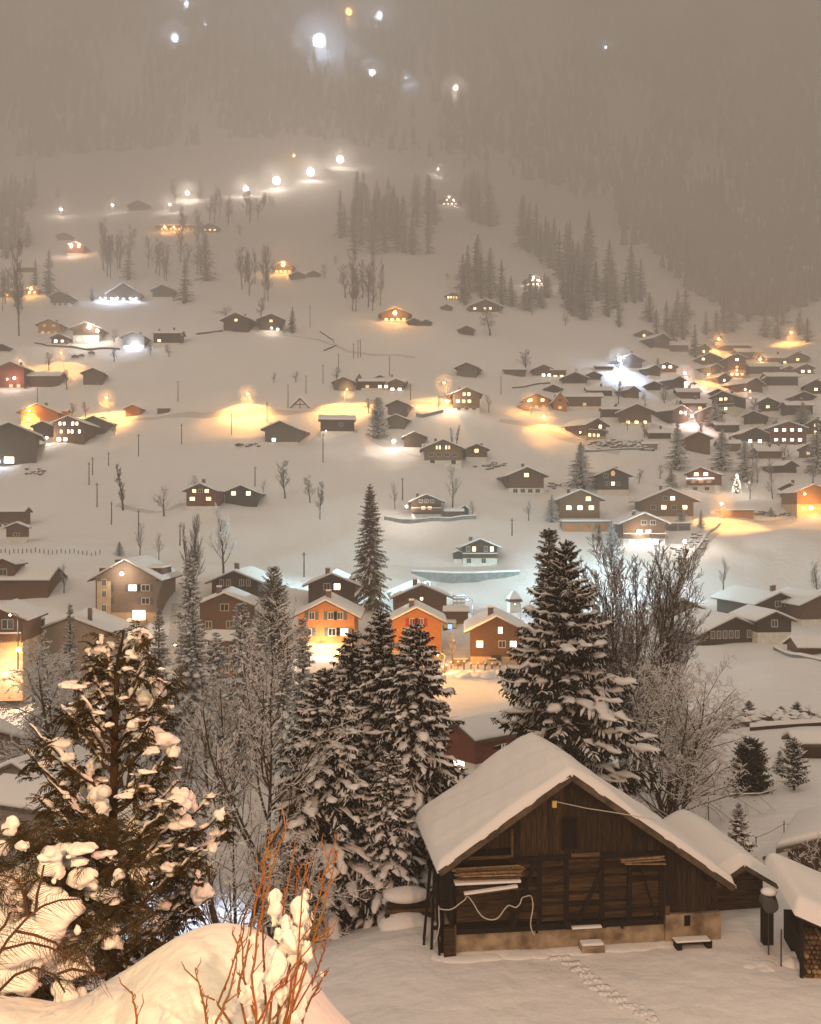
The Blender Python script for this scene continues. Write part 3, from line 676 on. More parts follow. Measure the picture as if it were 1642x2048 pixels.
c(140,1345,226,112,'large grey hall with a wide low snow roof', wood='plaster_grey', pl='plaster_grey', slope=.40, over=.02, chimney=(-.28,.1), snow=.02, plinth=.1, Y=128, extra=lambda root, k, W, H, d: MB().box(W*.13, W*.13+.5, 1.5, 2.0, d['zr']-2, d['zr']+1.2).build('chimney', M['brick'], root), L=.8, yaw=6)
c(470,1206,118,64,'dark chalet with two bright lower windows at the edge of the meadow', win='00.00/ .22. ', wood='wood_dark', plinth=.1, chimney=(0,.12), snow=.03, yaw=-4, L=1.1)
c(449,1268,122,80,'grey brown chalet behind the narrow snowy spruces', win='.0./0.00', wood='wood_brown', plinth=.1, snow=.03, chimney=(-.15,.25), yaw=4)
c(452,1352,96,86,'brown house with pale windows half hidden by spruces', win='.00/.00', mode='eave', wood='wood_brown', plinth=.0, snow=.035, chimney=None, Y=128, L=.9, yaw=-20)
c(664,1218,118,70,'dark chalet with one bright window behind the orange house', win='.02./ .2.', wood='wood_dark', plinth=.1, snow=.03, chimney=(-.1,.1), L=1.0)
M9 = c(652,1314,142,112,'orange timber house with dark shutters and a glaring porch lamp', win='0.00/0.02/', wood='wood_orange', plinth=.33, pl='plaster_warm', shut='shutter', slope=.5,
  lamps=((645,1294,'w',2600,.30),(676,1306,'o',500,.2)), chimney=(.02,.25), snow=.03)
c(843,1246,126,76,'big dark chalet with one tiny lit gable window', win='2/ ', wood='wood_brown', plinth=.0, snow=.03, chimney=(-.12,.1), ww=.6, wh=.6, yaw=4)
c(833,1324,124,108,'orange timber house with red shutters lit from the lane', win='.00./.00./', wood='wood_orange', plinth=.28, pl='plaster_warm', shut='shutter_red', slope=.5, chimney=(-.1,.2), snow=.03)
c(993,1330,130,98,'brown chalet with three bright windows above its garage', win='..2./2.02/d', wood='wood_brown', plinth=.25, pl='plaster_warm', slope=.5, chimney=(-.1,.3), snow=.03, yaw=-3, L=1.25)
c(912,1252,54,34,'low shed with a snow roof beside the shuttered orange house', mode='eave', L=.8, wood='wood_brown', plinth=0, chimney=None, yaw=-4)
c(1556,1244,112,60,'dark chalet with broad snow roof and two pale windows', win='.00/', wood='wood_dark', plinth=0, chimney=(-.02,.1), snow=.03, yaw=10, L=1.5)
c(1549,1288,88,66,'small dark gabled chalet with plastered ground floor', win='.0./', wood='wood_dark', plinth=.52, chimney=None, snow=.035, yaw=6, L=1.3)
c(1468,1287,160,54,'wide low chalet with seven pale shutters along its gable', win='00000 00', wood='wood_dark', plinth=0, over=.06, slope=.43, snow=.03, chimney=None, yaw=12, L=1.0)
c(1366,1244,90,46,'brown chalet seen behind the big bare tree', wood='wood_brown', plinth=0, chimney=None, snow=.03)
c(1648,1246,120,62,'snow roofed house cut by the right edge', wood='wood_brown', plinth=.2, snow=.03, chimney=None, yaw=10)
c(1642,1308,100,30,'low snow roof at the right edge of the field', wood='wood_brown', plinth=0, snow=.035, chimney=None, mode='eave')
# near roofs below the yard
N_ = 'roofs below the yard'
c(918,1552,120,110,'red walled house with plaster base below the parking field', win='/2', mode='gable', wood='wood_red', plinth=.42, Y=72, snow=.03, yaw=-52, chimney=None, L=1.1, deep=6, group=N_)
c(-20,1545,190,90,'grey roofed house at the left edge under deep snow', Y=72, wood='plaster_grey', pl='plaster_grey', snow=.04, yaw=38, chimney=None, deep=6, group=N_, L=1.2)
c(34,1600,190,80,'grey gable below the left roofs', Y=62, wood='plaster_grey', pl='plaster_grey', snow=.04, yaw=-20, chimney=None, deep=6, group=N_, L=.8)
c(120,1700,420,110,'grey house with a wide snow roof just below the thuja', mode='eave', Y=46, wood='plaster_grey', pl='plaster_grey', snow=.035, yaw=-22, chimney=None, deep=6, group=N_, L=.5, slope=.35)
c(1640,1530,110,60,'dark shed under snow at the right edge of the orchard', Y=66, mode='eave', wood='wood_dark', plinth=0, snow=.05, chimney=None, deep=4, group=N_, L=.8)
c(1660,1745,200,82,'snow covered shed roof behind the woodshed', Y=40, wood='wood_dark', plinth=0, snow=.05, chimney=None, deep=3, group=N_, yaw=-30)
# ------------------------------------------------------------------ plants
def nrm(a): return a/np.maximum(np.linalg.norm(a, axis=-1, keepdims=True), 1e-9)
def tubes(pts, rad, sides=4, flat=None):
    """pts (B,K,3), rad (B,K) -> vertices, quads. flat: (sx, sz) squash of the section (x across, z up)"""
    B, K, _ = pts.shape
    T = np.gradient(pts, axis=1); T = nrm(T)
    md = nrm(pts[:, -1]-pts[:, 0])
    ref = np.where(np.abs(md[:, 2:3]) > .9, np.array([[1., 0, 0]]), np.array([[0, 0, 1.]]))
    X = nrm(np.cross(T, ref[:, None, :])); Y = np.cross(X, T)
    a = np.arange(sides)*2*np.pi/sides + (np.pi/sides if sides == 4 else 0)
    ca, sa = np.cos(a), np.sin(a)
    if flat: ca = ca*flat[0]; sa = sa*flat[1]
    V = pts[:, :, None, :] + rad[:, :, None, None]*(X[:, :, None, :]*ca[None, None, :, None] + Y[:, :, None, :]*sa[None, None, :, None])
    base = (np.arange(B)*K*sides)[:, None, None] + (np.arange(K-1)*sides)[None, :, None]
    k_ = np.arange(sides)[None, None, :]; k2 = (k_+1) % sides
    F = np.stack([base+k_, base+k2, base+sides+k2, base+sides+k_], -1).reshape(-1, 4)
    return V.reshape(-1, 3), F
def join(chunks):
    Vs, Fs, o = [], [], 0
    for V, F in chunks:
        if len(V) == 0: continue
        Vs.append(V); Fs.append(F+o); o += len(V)
    return np.concatenate(Vs), Fs
def rotvec(v, ax, ang):
    c_, s_ = np.cos(ang)[..., None], np.sin(ang)[..., None]
    return v*c_ + np.cross(ax, v)*s_ + ax*(ax*v).sum(-1, keepdims=True)*(1-c_)
def grow(rng, start, d, ln, r, K=5, wig=.18, up=.08, taper=.65):
    B = len(start); P = np.zeros((B, K, 3)); P[:, 0] = start; D = d.copy()
    for i_ in range(1, K):
        D = nrm(D + rng.normal(0, wig, (B, 3)) + np.array([0, 0, 1.])*np.reshape(up, (-1, 1)) * np.ones((B, 1)))
        P[:, i_] = P[:, i_-1] + D*(ln/(K-1))[:, None]
    rad = r[:, None]*(1-taper*np.linspace(0, 1, K)[None, :])
    return P, rad
def sprout(rng, P, rad, n, t0, t1, ang, lr, ln, rr, spread=.25):
    """n side branches on every branch"""
    B, K, _ = P.shape
    t = (t0 + (t1-t0)*((np.arange(n)[None, :]+rng.uniform(0, 1, (B, n)))/n))
    f = t*(K-1); i0 = np.minimum(f.astype(int), K-2); fr = (f-i0)[..., None]
    b = np.arange(B)[:, None]
    S = P[b, i0]*(1-fr)+P[b, i0+1]*fr
    par = nrm(P[b, i0+1]-P[b, i0]); rp = rad[b, i0]
    h = rng.normal(0, 1, (B, n, 3)); ax = nrm(np.cross(par, h))
    D = rotvec(par, ax, rng.normal(ang, spread*ang, (B, n)))
    L = ln[:, None]*lr*(1-.55*t)*rng.uniform(.6, 1.2, (B, n))
    return S.reshape(-1, 3), D.reshape(-1, 3), L.ravel(), (rp*rr).ravel()

def bare_tree(seed, h, spread=.5, levels=3, n=(16, 7, 5), trunk=.03, snow=1.0, clear=.18, up=.12, stems=1, ang=.75, snow_min=.012, lrs=(.55,.5,.5), sides=(7,4,3,3), twigr=.55, b0=.45, minr=.0009):
    """returns (trunk V,F), (branches V,F), (snow V,F)"""
    rng = np.random.default_rng(seed)
    if stems == 1: st = np.zeros((1, 3)); d0 = np.array([[0, 0, 1.]])
    else:
        a = rng.uniform(0, 6.28, stems); st = np.stack([np.cos(a)*h*.02, np.sin(a)*h*.02, np.zeros(stems)], -1)
        d0 = nrm(np.stack([np.cos(a)*spread*.35, np.sin(a)*spread*.35, np.ones(stems)], -1))
    ln = np.full(len(st), h)*rng.uniform(.85, 1.0, len(st)); ln[0] = h
    P, rad = grow(rng, st, d0, ln, np.full(len(st), h*trunk), K=10, wig=.035, up=.05, taper=.88)
    trunk_m = tubes(P, rad, sides[0]); br = []; sn = []
    cur = (P, rad, ln)
    for lv in range(levels):
        P, rad, ln = cur
        S, D, L, r_ = sprout(rng, P, rad, n[lv], clear if lv == 0 else .25, .97 if lv == 0 else 1.0, ang, lrs[lv]*(spread*1.35 if lv == 0 else 1), ln, twigr if lv else b0)
        if lv == 0: D = nrm(D + np.array([0, 0, .15]))
        r_ = np.maximum(r_, h*minr)
        P2, rad2 = grow(rng, S, D, L, r_, K=6 if lv == 0 else (5 if lv == 1 else 4), wig=.16 if lv else .10, up=up)
        br.append(tubes(P2, rad2, sides[min(lv+1, 3)]))
        if snow:
            hor = 1-np.abs(nrm(P2[:, -1]-P2[:, 0])[:, 2])
            m = hor > .10
            if m.any():
                sr = np.maximum(rad2[m]*.95, snow_min*snow)*np.clip(.55+hor[m][:, None], .5, 1.3)*rng.uniform(.45, 1.25, (m.sum(), P2.shape[1]))
                sr[:, -1] *= .5
                PP = P2[m].copy(); PP[:, :, 2] += rad2[m]*.6+sr*.55
                sn.append(tubes(PP, sr, 4))
        cur = (P2, rad2, L)
    B_ = join(br); S_ = join(sn) if sn else None
    q_ = h/np.percentile(B_[0][:, 2], 99.8)
    f_ = lambda m_: (m_[0]*q_, m_[1])
    return f_(trunk_m), f_(B_), (f_(S_) if S_ else None)

def spruce(seed, h, w, nb=190, nt_=26, droop=.55, snow=1.0, power=.85, clear=.04, blade=.30, ragged=.25, sub=0, snowcover=.75, tipup=.25):
    """returns trunk, needles, snow meshes; w = full width of the crown at its foot"""
    rng = np.random.default_rng(seed)
    t = np.sort(rng.uniform(0, 1, nb)**.85)                      # 0 foot .. 1 top
    z = h*(clear + (1-clear)*t*.985)
    az = np.arange(nb)*2.399 + rng.uniform(-.4, .4, nb)
    L = (w/2)*(1-t)**power*rng.uniform(1-ragged*1.6, 1+ragged*.5, nb) + h*.012
    L *= np.where(rng.uniform(0, 1, nb) < .12, .6, 1)
    K = 7; s = np.linspace(0, 1, K)[None, :]
    dr = droop*(1-t*.75)[:, None]*rng.uniform(.7, 1.3, (nb, 1))
    rise = (.25+.5*t)[:, None]
    zz = L[:, None]*(rise*s*.6 - dr*s**1.6 + tipup*np.maximum(s-.7, 0)**1.2*1.2)
    sway = rng.normal(0, .10, (nb, 1))*s**2
    ca, sa = np.cos(az)[:, None], np.sin(az)[:, None]
    rr = L[:, None]*s
    P = np.stack([ca*rr - sa*sway*L[:, None], sa*rr + ca*sway*L[:, None], z[:, None]+zz], -1)
    rad = np.repeat((L*.016+.008)[:, None], K, 1)*(1-.75*s)
    chunks = [tubes(P, rad, 3)]
    # twigs: side blades along each bough, hanging
    M_ = nt_; tt = (np.arange(M_)[None, :]+rng.uniform(0, 1, (nb, M_)))/M_; tt = .10+.90*tt
    f = tt*(K-1); i0 = np.minimum(f.astype(int), K-2); fr = (f-i0)[..., None]; b = np.arange(nb)[:, None]
    S = P[b, i0]*(1-fr)+P[b, i0+1]*fr; par = nrm(P[b, i0+1]-P[b, i0])
    side = np.where(np.arange(M_)[None, :] % 2 == 0, 1., -1.)[..., None]
    lat = nrm(np.cross(par, np.array([0, 0, 1.])))
    hang = rng.uniform(.15, .95, (nb, M_, 1))
    D = nrm(par*rng.uniform(.3, .9, (nb, M_, 1)) + lat*side*rng.uniform(.5, 1.1, (nb, M_, 1)) - np.array([0, 0, 1.])*hang)
    Lt = (blade*L[:, None]*(1.05-.75*tt)*rng.uniform(.6, 1.25, (nb, M_)) + h*.006)
    S = S.reshape(-1, 3); D = D.reshape(-1, 3); Lt = Lt.ravel(); lat_ = np.broadcast_to(lat*side, (nb, M_, 3)).reshape(-1, 3)
    def blades(S, D, Lt, wid):
        X = nrm(np.cross(D, rng.normal(0, 1, D.shape))); Yv = np.cross(D, X); out = []
        for A in (X, Yv):
            m1 = S + D*(Lt*.45)[:, None]; e = S + D*Lt[:, None] - np.array([0, 0, 1.])*(Lt*.12)[:, None]
            V = np.stack([S, m1+A*(Lt*wid)[:, None], e, m1-A*(Lt*wid)[:, None]], 1).reshape(-1, 3)
            F = np.arange(len(S)*4).reshape(-1, 4); out.append((V, F))
        return out
    chunks += blades(S, D, Lt, .15 if sub else .20)
    if sub:
        q = rng.uniform(.2, .95, (len(S), sub)); SS_ = (S[:, None, :]+D[:, None, :]*(Lt[:, None]*q)[..., None]).reshape(-1, 3)
        DD = nrm(np.repeat(D, sub, 0)*.6 + rng.normal(0, .45, (len(S)*sub, 3)) - np.array([0, 0, .45]))
        LL = np.repeat(Lt, sub)*.45*rng.uniform(.6, 1.3, len(S)*sub)
        chunks += blades(SS_, DD, LL, .16)
    needles = join(chunks)
    sn = None
    if snow:
        out = []
        # pads of snow lying along the boughs
        keep = rng.uniform(0, 1, nb) < snowcover
        Pk = P[keep][:, 1:].copy(); Lk = L[keep]
        KK = 9; xi = np.linspace(0, K-2, KK); i0 = np.minimum(xi.astype(int), K-3); fr = (xi-i0)[None, :, None]
        PP = Pk[:, i0]*(1-fr)+Pk[:, i0+1]*fr
        wv = rng.uniform(.25, 1.25, (keep.sum(), KK)); wv[:, 0] *= .3; wv[:, -1] *= .45
        sr = np.minimum(Lk*.135, h*.028)[:, None]*wv*snow
        PP = PP + rng.normal(0, 1, PP.shape)*(sr*.25)[..., None]
        PP[:, :, 2] += sr*.28
        out.append(tubes(PP, sr, 6, flat=(1.0, .42)))
        # snow on the outer twigs
        m = (rng.uniform(0, 1, len(S)) < .50*snowcover)
        S2, D2, L2 = S[m], D[m], Lt[m]*.95
        D2 = nrm(D2+np.array([0, 0, .12]))
        q = np.linspace(0.05, .92, 4)[None, :]
        Q = S2[:, None, :]+D2[:, None, :]*(L2[:, None]*q)[..., None]; Q[:, :, 2] -= (L2[:, None]*.13*q**2)
        r2 = (L2*.16*rng.uniform(.5, 1.35, len(L2)))[:, None]*np.array([[.55, 1.0, .95, .35]])*min(1.2, snow)
        Q[:, :, 2] += r2*.4
        out.append(tubes(Q, r2, 4, flat=(1.0, .5)))
        sn = join(out)
    tp = np.array([[[0, 0, -h*.03], [0, 0, h*.5], [0, 0, h*.99]]]); tr = np.array([[h*.017+.03, h*.010, h*.002+.006]])
    tk = tubes(tp, tr, 7)
    return tk, needles, sn
_tm = {}
def tri_mesh(name, VF, m, smooth=False):
    V, F = VF
    return mesh_np(name, V, F, m, smooth=smooth)
def plant_meshes(key, kind, **k_):
    if key in _tm: return _tm[key]
    if kind == 'spruce':
        nm = k_.pop('nm', M['needle']); tk, nd, sn = spruce(**k_)
        r_ = [('trunk', tri_mesh('trunk', tk, M['bark'])), ('crown', tri_mesh('crown', nd, nm))]
        if sn: r_.append(('crown_snow', tri_mesh('crown_snow', sn, M['snow_soft'])))
    else:
        nm = k_.pop('nm', M['twig']); tk, br, sn = bare_tree(**k_)
        r_ = [('trunk', tri_mesh('trunk', tk, k_.get('bark') or nm)), ('branches', tri_mesh('branches', br, nm))]
        if sn: r_.append(('branch_snow', tri_mesh('branch_snow', sn, M['snow_soft'])))
    _tm[key] = r_; return r_
def plant(parts, P, name, label, cat, group=None, scale=(1, 1, 1), rz=0.0):
    root = empty(name, P, rz, label, cat, group); root.scale = scale
    for n_, me in parts:
        o_ = link(n_, me, root)
        if n_ != 'trunk': o_['kind'] = 'stuff'
    return root
PR = random.Random(11)
# unit-height library trees (scaled to size)
LIB = {}
for i_ in range(5):
    LIB['fir%d' % i_] = plant_meshes('fir%d' % i_, 'spruce', seed=40+i_, h=1.0, w=.42, nb=110, nt_=16, snow=0, blade=.34, ragged=.35, nm=M['needle_far'])
for i_ in range(4):
    LIB['mfir%d' % i_] = plant_meshes('mfir%d' % i_, 'spruce', seed=60+i_, h=1.0, w=.42, nb=170, nt_=22, snow=.8, blade=.32, ragged=.30, snowcover=.6, nm=M['needle'])
for i_ in range(4):
    LIB['bare%d' % i_] = plant_meshes('bare%d' % i_, 'bare', seed=80+i_, h=1.0, spread=.46, levels=3, n=(26, 10, 6), minr=.0020, snow=0, clear=.22, up=.22, trunk=.016, sides=(5,3,3,3), nm=M['twig_far'])
for i_ in range(3):
    LIB['mbare%d' % i_] = plant_meshes('mbare%d' % i_, 'bare', seed=90+i_, h=1.0, spread=.55, levels=3, n=(22, 9, 7), minr=.0016, snow=.35, clear=.22, up=.16, trunk=.020, sides=(6,4,3,3), snow_min=.0028)
for i_ in range(2):
    LIB['poplar%d' % i_] = plant_meshes('poplar%d' % i_, 'bare', seed=95+i_, h=1.0, spread=.26, levels=3, n=(34, 9, 6), minr=.0020, snow=0, clear=.15, up=.35, trunk=.013, sides=(5,3,3,3), ang=.5, nm=M['twig_far'])
NW = {'fir': .27, 'mfir': .30, 'bare': .30, 'mbare': .56, 'poplar': .20}
def tree(kind, px, base, top, wpx, label, group=None, Y=None, name=None, cat=None):
    n_ = {'fir': 5, 'mfir': 4, 'bare': 4, 'mbare': 3, 'poplar': 2}[kind]
    P = ground(px, base) if Y is None else at(px, base, Y)
    if Y is not None: P.z = float(zt(P.x, P.y))-.3
    k = P.y/FPX
    H = (base-top)*k if Y is None else (-(top-1024)*k - P.z)
    sx = wpx*k/(NW[kind]*1.0)
    con = kind in ('fir', 'mfir')
    return plant(LIB[kind+str(PR.randrange(n_))], P, name or ('spruce_tree' if con else 'bare_tree'), label, cat or 'tree', group, (sx, sx, H), PR.uniform(0, 6.28))
# single trees on the slopes: kind, x, foot row, top row, width, label
for a in [
 ('mbare',328,1034,971,66,'round snowy apple tree on the footpath left of the red brown chalet'),
 ('poplar',246,1022,928,36,'leaning narrow bare tree above the round apple tree'),
 ('mbare',390,985,950,38,'bare tree peeping over the roof of the red brown chalet'),
 ('mbare',526,992,962,26,'small bare tree right of the chalet with round windows'),
 ('bare',143,838,806,22,'small bare tree by the orange lit farmhouse'),
 ('bare',171,836,804,20,'second small bare tree nearer the bright road at the left'),
 ('bare',229,872,845,16,'tiny bare tree on the meadow right of the grey barn'),
 ('mbare',280,1115,1045,40,'wispy bare tree on the low meadow at the left'),
 ('mbare',318,1122,1064,34,'smaller wispy bare tree right of the low meadow one'),
 ('bare',570,998,921,36,'slim bare tree on the open slope left of centre'),
 ('bare',620,1008,951,28,'thin bare tree above the tall centre spruce, left one of two'),
 ('bare',640,1043,966,24,'thin bare tree with tall stem, right one of two'),
 ('mbare',790,1020,964,32,'bare tree left of the chalet with the warm window'),
 ('mbare',905,1016,928,60,'large vase shaped bare tree behind the chalet with the warm window'),
 ('mbare',946,1036,1000,32,'bushy bare tree at the right end of the garden wall'),
 ('mbare',1057,1043,1000,34,'small bare tree alone below the yellow windowed chalet'),
 ('bare',592,766,744,20,'small bare tree on the slope above the ski lift, right one'),
 ('bare',548,767,744,14,'small bare tree on the slope above the ski lift, left one'),
 ('bare',674,764,736,24,'bare bush left above the farm row'),
 ('mbare',978,826,786,36,'bare tree right of the broad brown chalet'),
 ('mbare',877,826,788,26,'bare tree beside the white lamp of the broad brown chalet'),
 ('bare',1050,748,700,40,'round bushy bare tree behind the long low barn'),
 ('poplar',913,892,850,16,'pair of slender poplars behind the large chalet, right'),
 ('poplar',905,892,856,12,'pair of slender poplars behind the large chalet, left'),
 ('bare',737,828,798,26,'bare tree left of the dense conifer'),
 ('mbare',1447,1188,1112,46,'bare tree leaning alone on the bluish slope at the right'),
 ('mbare',1634,1205,1118,70,'bare tree with dark crown at the right edge above the roofs'),
 ('mbare',128,1190,1128,40,'small bare tree between the dark barn and the apartment house'),
 ('fir',71,572,520,16,'small hazy spruce beside the low snow roofed barn'),
 ('fir',98,592,500,30,'tall hazy spruce above the yellow glowing chalet'),
 ('fir',257,560,488,24,'hazy spruce among the bare trees left of centre'),
 ('fir',370,606,520,30,'tall lone spruce right of the dark barn with pale base'),
 ('fir',412,562,470,38,'broad hazy spruce on the steep slope below the orange lodge'),
 ('fir',585,667,614,18,'slim spruce right beside the twin dark chalets'),
 ('fir',400,398,348,17,'spruce standing on the skyline beside the ski run lamps'),
 ('fir',30,496,418,26,'hazy tall spruce at the left edge, upper'),
 ('bare',38,672,478,34,'very tall hazy larch at the left edge'),
 ('fir',185,603,570,13,'small spruce left of the long lit hut'),
 ('fir',116,416,374,14,'faint spruce on the upper left slope'),
 ('bare',350,410,358,26,'bare tree on the skyline between the ski run lamps'),
 ('bare',480,470,448,26,'bare bush right of the long orange lodge'),
 ('bare',672,530,510,22,'umbrella shaped bare tree alone in mid slope'),
 ('bare',650,558,528,24,'bare bush right of the small shed in mid slope'),
 ('bare',537,530,490,18,'bare tree left above the orange gable lamp'),
 ('bare',980,672,612,50,'round bare tree beside the small hazy barn'),
 ('bare',895,560,545,14,'hazy round bush on the open slope'),
 ('bare',1065,632,612,18,'round bare bush alone on the snowy slope, left one'),
 ('bare',1131,652,628,22,'round bare bush alone on the snowy slope, right one'),
 ('bare',1240,640,600,20,'dark bare tree above the big hazy house'),
 ('bare',228,725,696,18,'bare tree below the cold lit chalet, left'),
 ('bare',301,712,690,16,'bare tree below the cold lit chalet, middle'),
 ('bare',338,714,688,20,'bare tree below the turret house, right'),
 ('bare',228,686,660,24,'bare bush left of the cold lit chalet'),
 ('bare',98,742,706,24,'bare tree standing in the orange lamp light at the left'),
 ('bare',134,780,738,26,'bushy bare tree right of the long low barn at the left'),
 ('bare',452,640,612,40,'bare bush behind the left twin chalet'),
 ('bare',522,640,595,26,'snowy bare tree behind the twin chalets'),
 ('bare',1153,745,738,10,'tiny bush left of the dark barn'),
 ('mfir',1162,980,884,56,'big snowy spruce left of the round windowed chalet'),
 ('mfir',1355,940,846,44,'snowy spruce standing between the lower village gardens'),
 ('mfir',1444,940,856,44,'snowy spruce right of the brown barn'),
 ('mfir',1490,962,884,44,'snowy spruce below the dark chalet with bright lower windows'),
 ('mfir',1343,976,934,26,'small snowy spruce left of the red gabled chalet'),
 ('mfir',1430,856,806,44,'snowy spruce in front of the half hidden chalet'),
 ('mfir',1104,1044,990,28,'small snowy spruce left of the three bright windows'),
 ('mfir',1223,1116,1044,40,'snowy spruce left of the dazzling lit balcony'),
 ('mfir',1196,1082,1056,20,'little spruce right of the brown garage doors'),
 ('mfir',1363,1052,1012,24,'young spruce in front of the biggest chalet'),
 ('mfir',1402,1058,1022,16,'tiny spruce beside the orange lit lane'),
 ('mfir',1542,1034,1015,18,'round dark bush beside the parked cars by the garages'),
 ('mfir',1634,946,836,42,'tall snowy spruce at the right edge of the village'),
 ('mfir',1606,848,806,42,'snowy spruce before the chalet at the right edge'),
 ('fir',1316,752,716,20,'small spruce beside the blue white floodlight'),
 ('fir',1390,716,648,20,'hazy spruce behind the hazy top house'),
 ('mbare',1330,800,770,40,'snowy garden tree left below the two window house'),
 ('mbare',1290,812,780,38,'snowy garden bush below the dark roofed house'),
 ('bare',1237,810,762,24,'slim bare tree beside the dark barn in the village'),
 ('mbare',1255,862,835,18,'bare tree left of the yellow windowed dark chalet'),
 ('bare',1546,870,836,30,'pale bare tree by the red windowed chalet'),
 ('mbare',1545,1000,950,44,'bare garden tree below the low snow roofed chalet'),
 ('mbare',1500,1000,940,40,'bare tree right of the glowing decorated tree'),
 ('mbare',1320,960,930,34,'bare shrub left of the snowy garden spruce'),
 ('bare',1278,968,938,22,'slender bare tree right of the round windowed chalet'),
 ('fir',715,0,0,0,''),
 ('mfir',239,1112,1083,22,'small dark spruce above the apartment house roof'),
 ('fir',848,905,886,12,'tiny spruce behind the barn with the white lamp'),
 ('fir',1238,655,600,16,'hazy spruce at the left end of the upper village'),
]:
    if a[2]: tree(*a)
# dense snow-free conifer (a yew-like column) in the middle
cy_ = plant_meshes('yew', 'spruce', seed=7, h=1.0, w=.62, nb=230, nt_=16, snow=.5, power=.42, droop=.15, blade=.30, clear=.02, ragged=.15)
P = ground(757, 878); k = P.y/FPX
plant(cy_, P, 'conifer_tree', 'dense dark oval conifer standing left of the two dark barns', 'tree', None, (34*k/.42, 34*k/.42, 82*k))
# groves in the haze: every tree its own object; look-alikes inside one grove share its label
def grove(kind, spots, group, label):
    ord_ = ['leftmost', 'second', 'third', 'fourth', 'fifth', 'sixth', 'seventh', 'eighth', 'ninth', 'tenth', 'eleventh', 'twelfth']
    sp_ = sorted(spots); n_ = len(sp_)
    for i_, (x, b, t_, w_) in enumerate(sp_):
        l_ = label
        if n_ <= 12: l_ = label+(', leftmost there' if i_ == 0 else ', rightmost there' if i_ == n_-1 else ', %s from the left' % ord_[i_])
        tree(kind, x, b, t_, w_, l_, group)
def scatter(seed, n, x0, x1, f0, f1, hh, ww):
    r_ = random.Random(seed); out = []
    for i_ in range(n):
        x = r_.uniform(x0, x1); u = (x-x0)/(x1-x0); b = f0(u) + r_.random()*(f1(u)-f0(u)); h_ = hh*r_.uniform(.7, 1.25)
        out.append((x, b, b-h_, ww*r_.uniform(.7, 1.3)))
    return out
G = grove
G('bare', scatter(1, 9, 205, 275, lambda u: 520, lambda u: 560, 75, 30), 'bare grove above the long lit hut', 'hazy bare tree in the grove above the long lit hut')
G('bare', scatter(2, 6, 295, 335, lambda u: 535, lambda u: 565, 66, 26), 'bare grove above the dark barn', 'tall hazy bare tree above the dark barn with pale base')
G('bare', scatter(3, 9, 340, 425, lambda u: 480, lambda u: 560, 60, 26), 'bare grove below the long orange lodge', 'hazy bare tree on the steep slope below the long orange lodge')
G('bare', scatter(4, 9, 480, 540, lambda u: 560, lambda u: 610, 72, 24), 'bare grove above the twin chalets', 'hazy bare tree in the grove above the twin dark chalets')
G('bare', scatter(5, 10, 690, 765, lambda u: 590, lambda u: 625, 80, 26), 'bare grove in the middle of the slope', 'tall hazy bare tree in the grove in mid slope')
G('bare', scatter(6, 10, 420, 520, lambda u: 415, lambda u: 455, 52, 24), 'bare grove below the row of ski run lamps', 'faint bare tree below the row of ski run lamps')
G('fir', scatter(7, 16, 0, 70, lambda u: 395, lambda u: 460, 55, 20), 'hazy spruces at the upper left edge', 'faint spruce in the hazy wood at the upper left edge')
G('fir', scatter(8, 10, 0, 60, lambda u: 460, lambda u: 520, 55, 20), 'hazy spruces at the left edge', 'faint spruce standing at the left edge of the slope')
G('bare', scatter(9, 8, 5, 60, lambda u: 590, lambda u: 655, 65, 24), 'bare trees at the left edge', 'hazy bare tree at the left edge above the road')
G('fir', scatter(10, 34, 680, 860, lambda u: 470-30*u, lambda u: 520-10*u, 80, 26), 'hazy wood right of the middle', 'faint spruce in the hazy wood below the far ski lamps')
G('fir', scatter(11, 20, 700, 870, lambda u: 400, lambda u: 450, 62, 24), 'hazy wood high in the middle', 'faint spruce high in the hazy wood in the middle')
G('fir', scatter(12, 14, 925, 1005, lambda u: 560, lambda u: 615, 85, 28), 'tall spruces above the small hazy barn', 'tall hazy spruce above the four window hut')
G('fir', scatter(13, 12, 930, 990, lambda u: 380, lambda u: 470, 70, 26), 'spruces beside the white lit chalet', 'faint spruce right of the hazy white lit chalet')
G('fir', scatter(14, 18, 1040, 1110, lambda u: 460+50*u, lambda u: 500+50*u, 72, 26), 'dark diagonal strip of wood', 'faint spruce in the diagonal strip of wood')
G('fir', scatter(15, 26, 1100, 1180, lambda u: 520, lambda u: 640, 85, 28), 'wood on the right shoulder of the hill', 'hazy spruce on the right shoulder of the hill')
G('fir', scatter(16, 14, 1190, 1290, lambda u: 570, lambda u: 640, 75, 28), 'wood above the village', 'faint spruce in the wood above the village')
G('fir', scatter(17, 12, 1020, 1100, lambda u: 590, lambda u: 620, 45, 22), 'low wood left of the village', 'faint spruce in the low wood left of the village')
G('bare', scatter(18, 8, 520, 560, lambda u: 405, lambda u: 420, 22, 12), 'far bushes', 'faint bush on the far brow of the hill')
G('bare', scatter(19, 10, 1250, 1640, lambda u: 800, lambda u: 905, 30, 22), 'garden trees between the village houses', 'small bare garden tree between the village houses')
G('mbare', scatter(20, 12, 1470, 1642, lambda u: 905, lambda u: 1000, 45, 36), 'snowy thicket in the lower village', 'snowy bare tree in the thicket of the lower village')
G('fir', scatter(21, 24, 1290, 1642, lambda u: 640, lambda u: 690, 55, 26), 'wood behind the top of the village', 'faint spruce behind the top of the village')
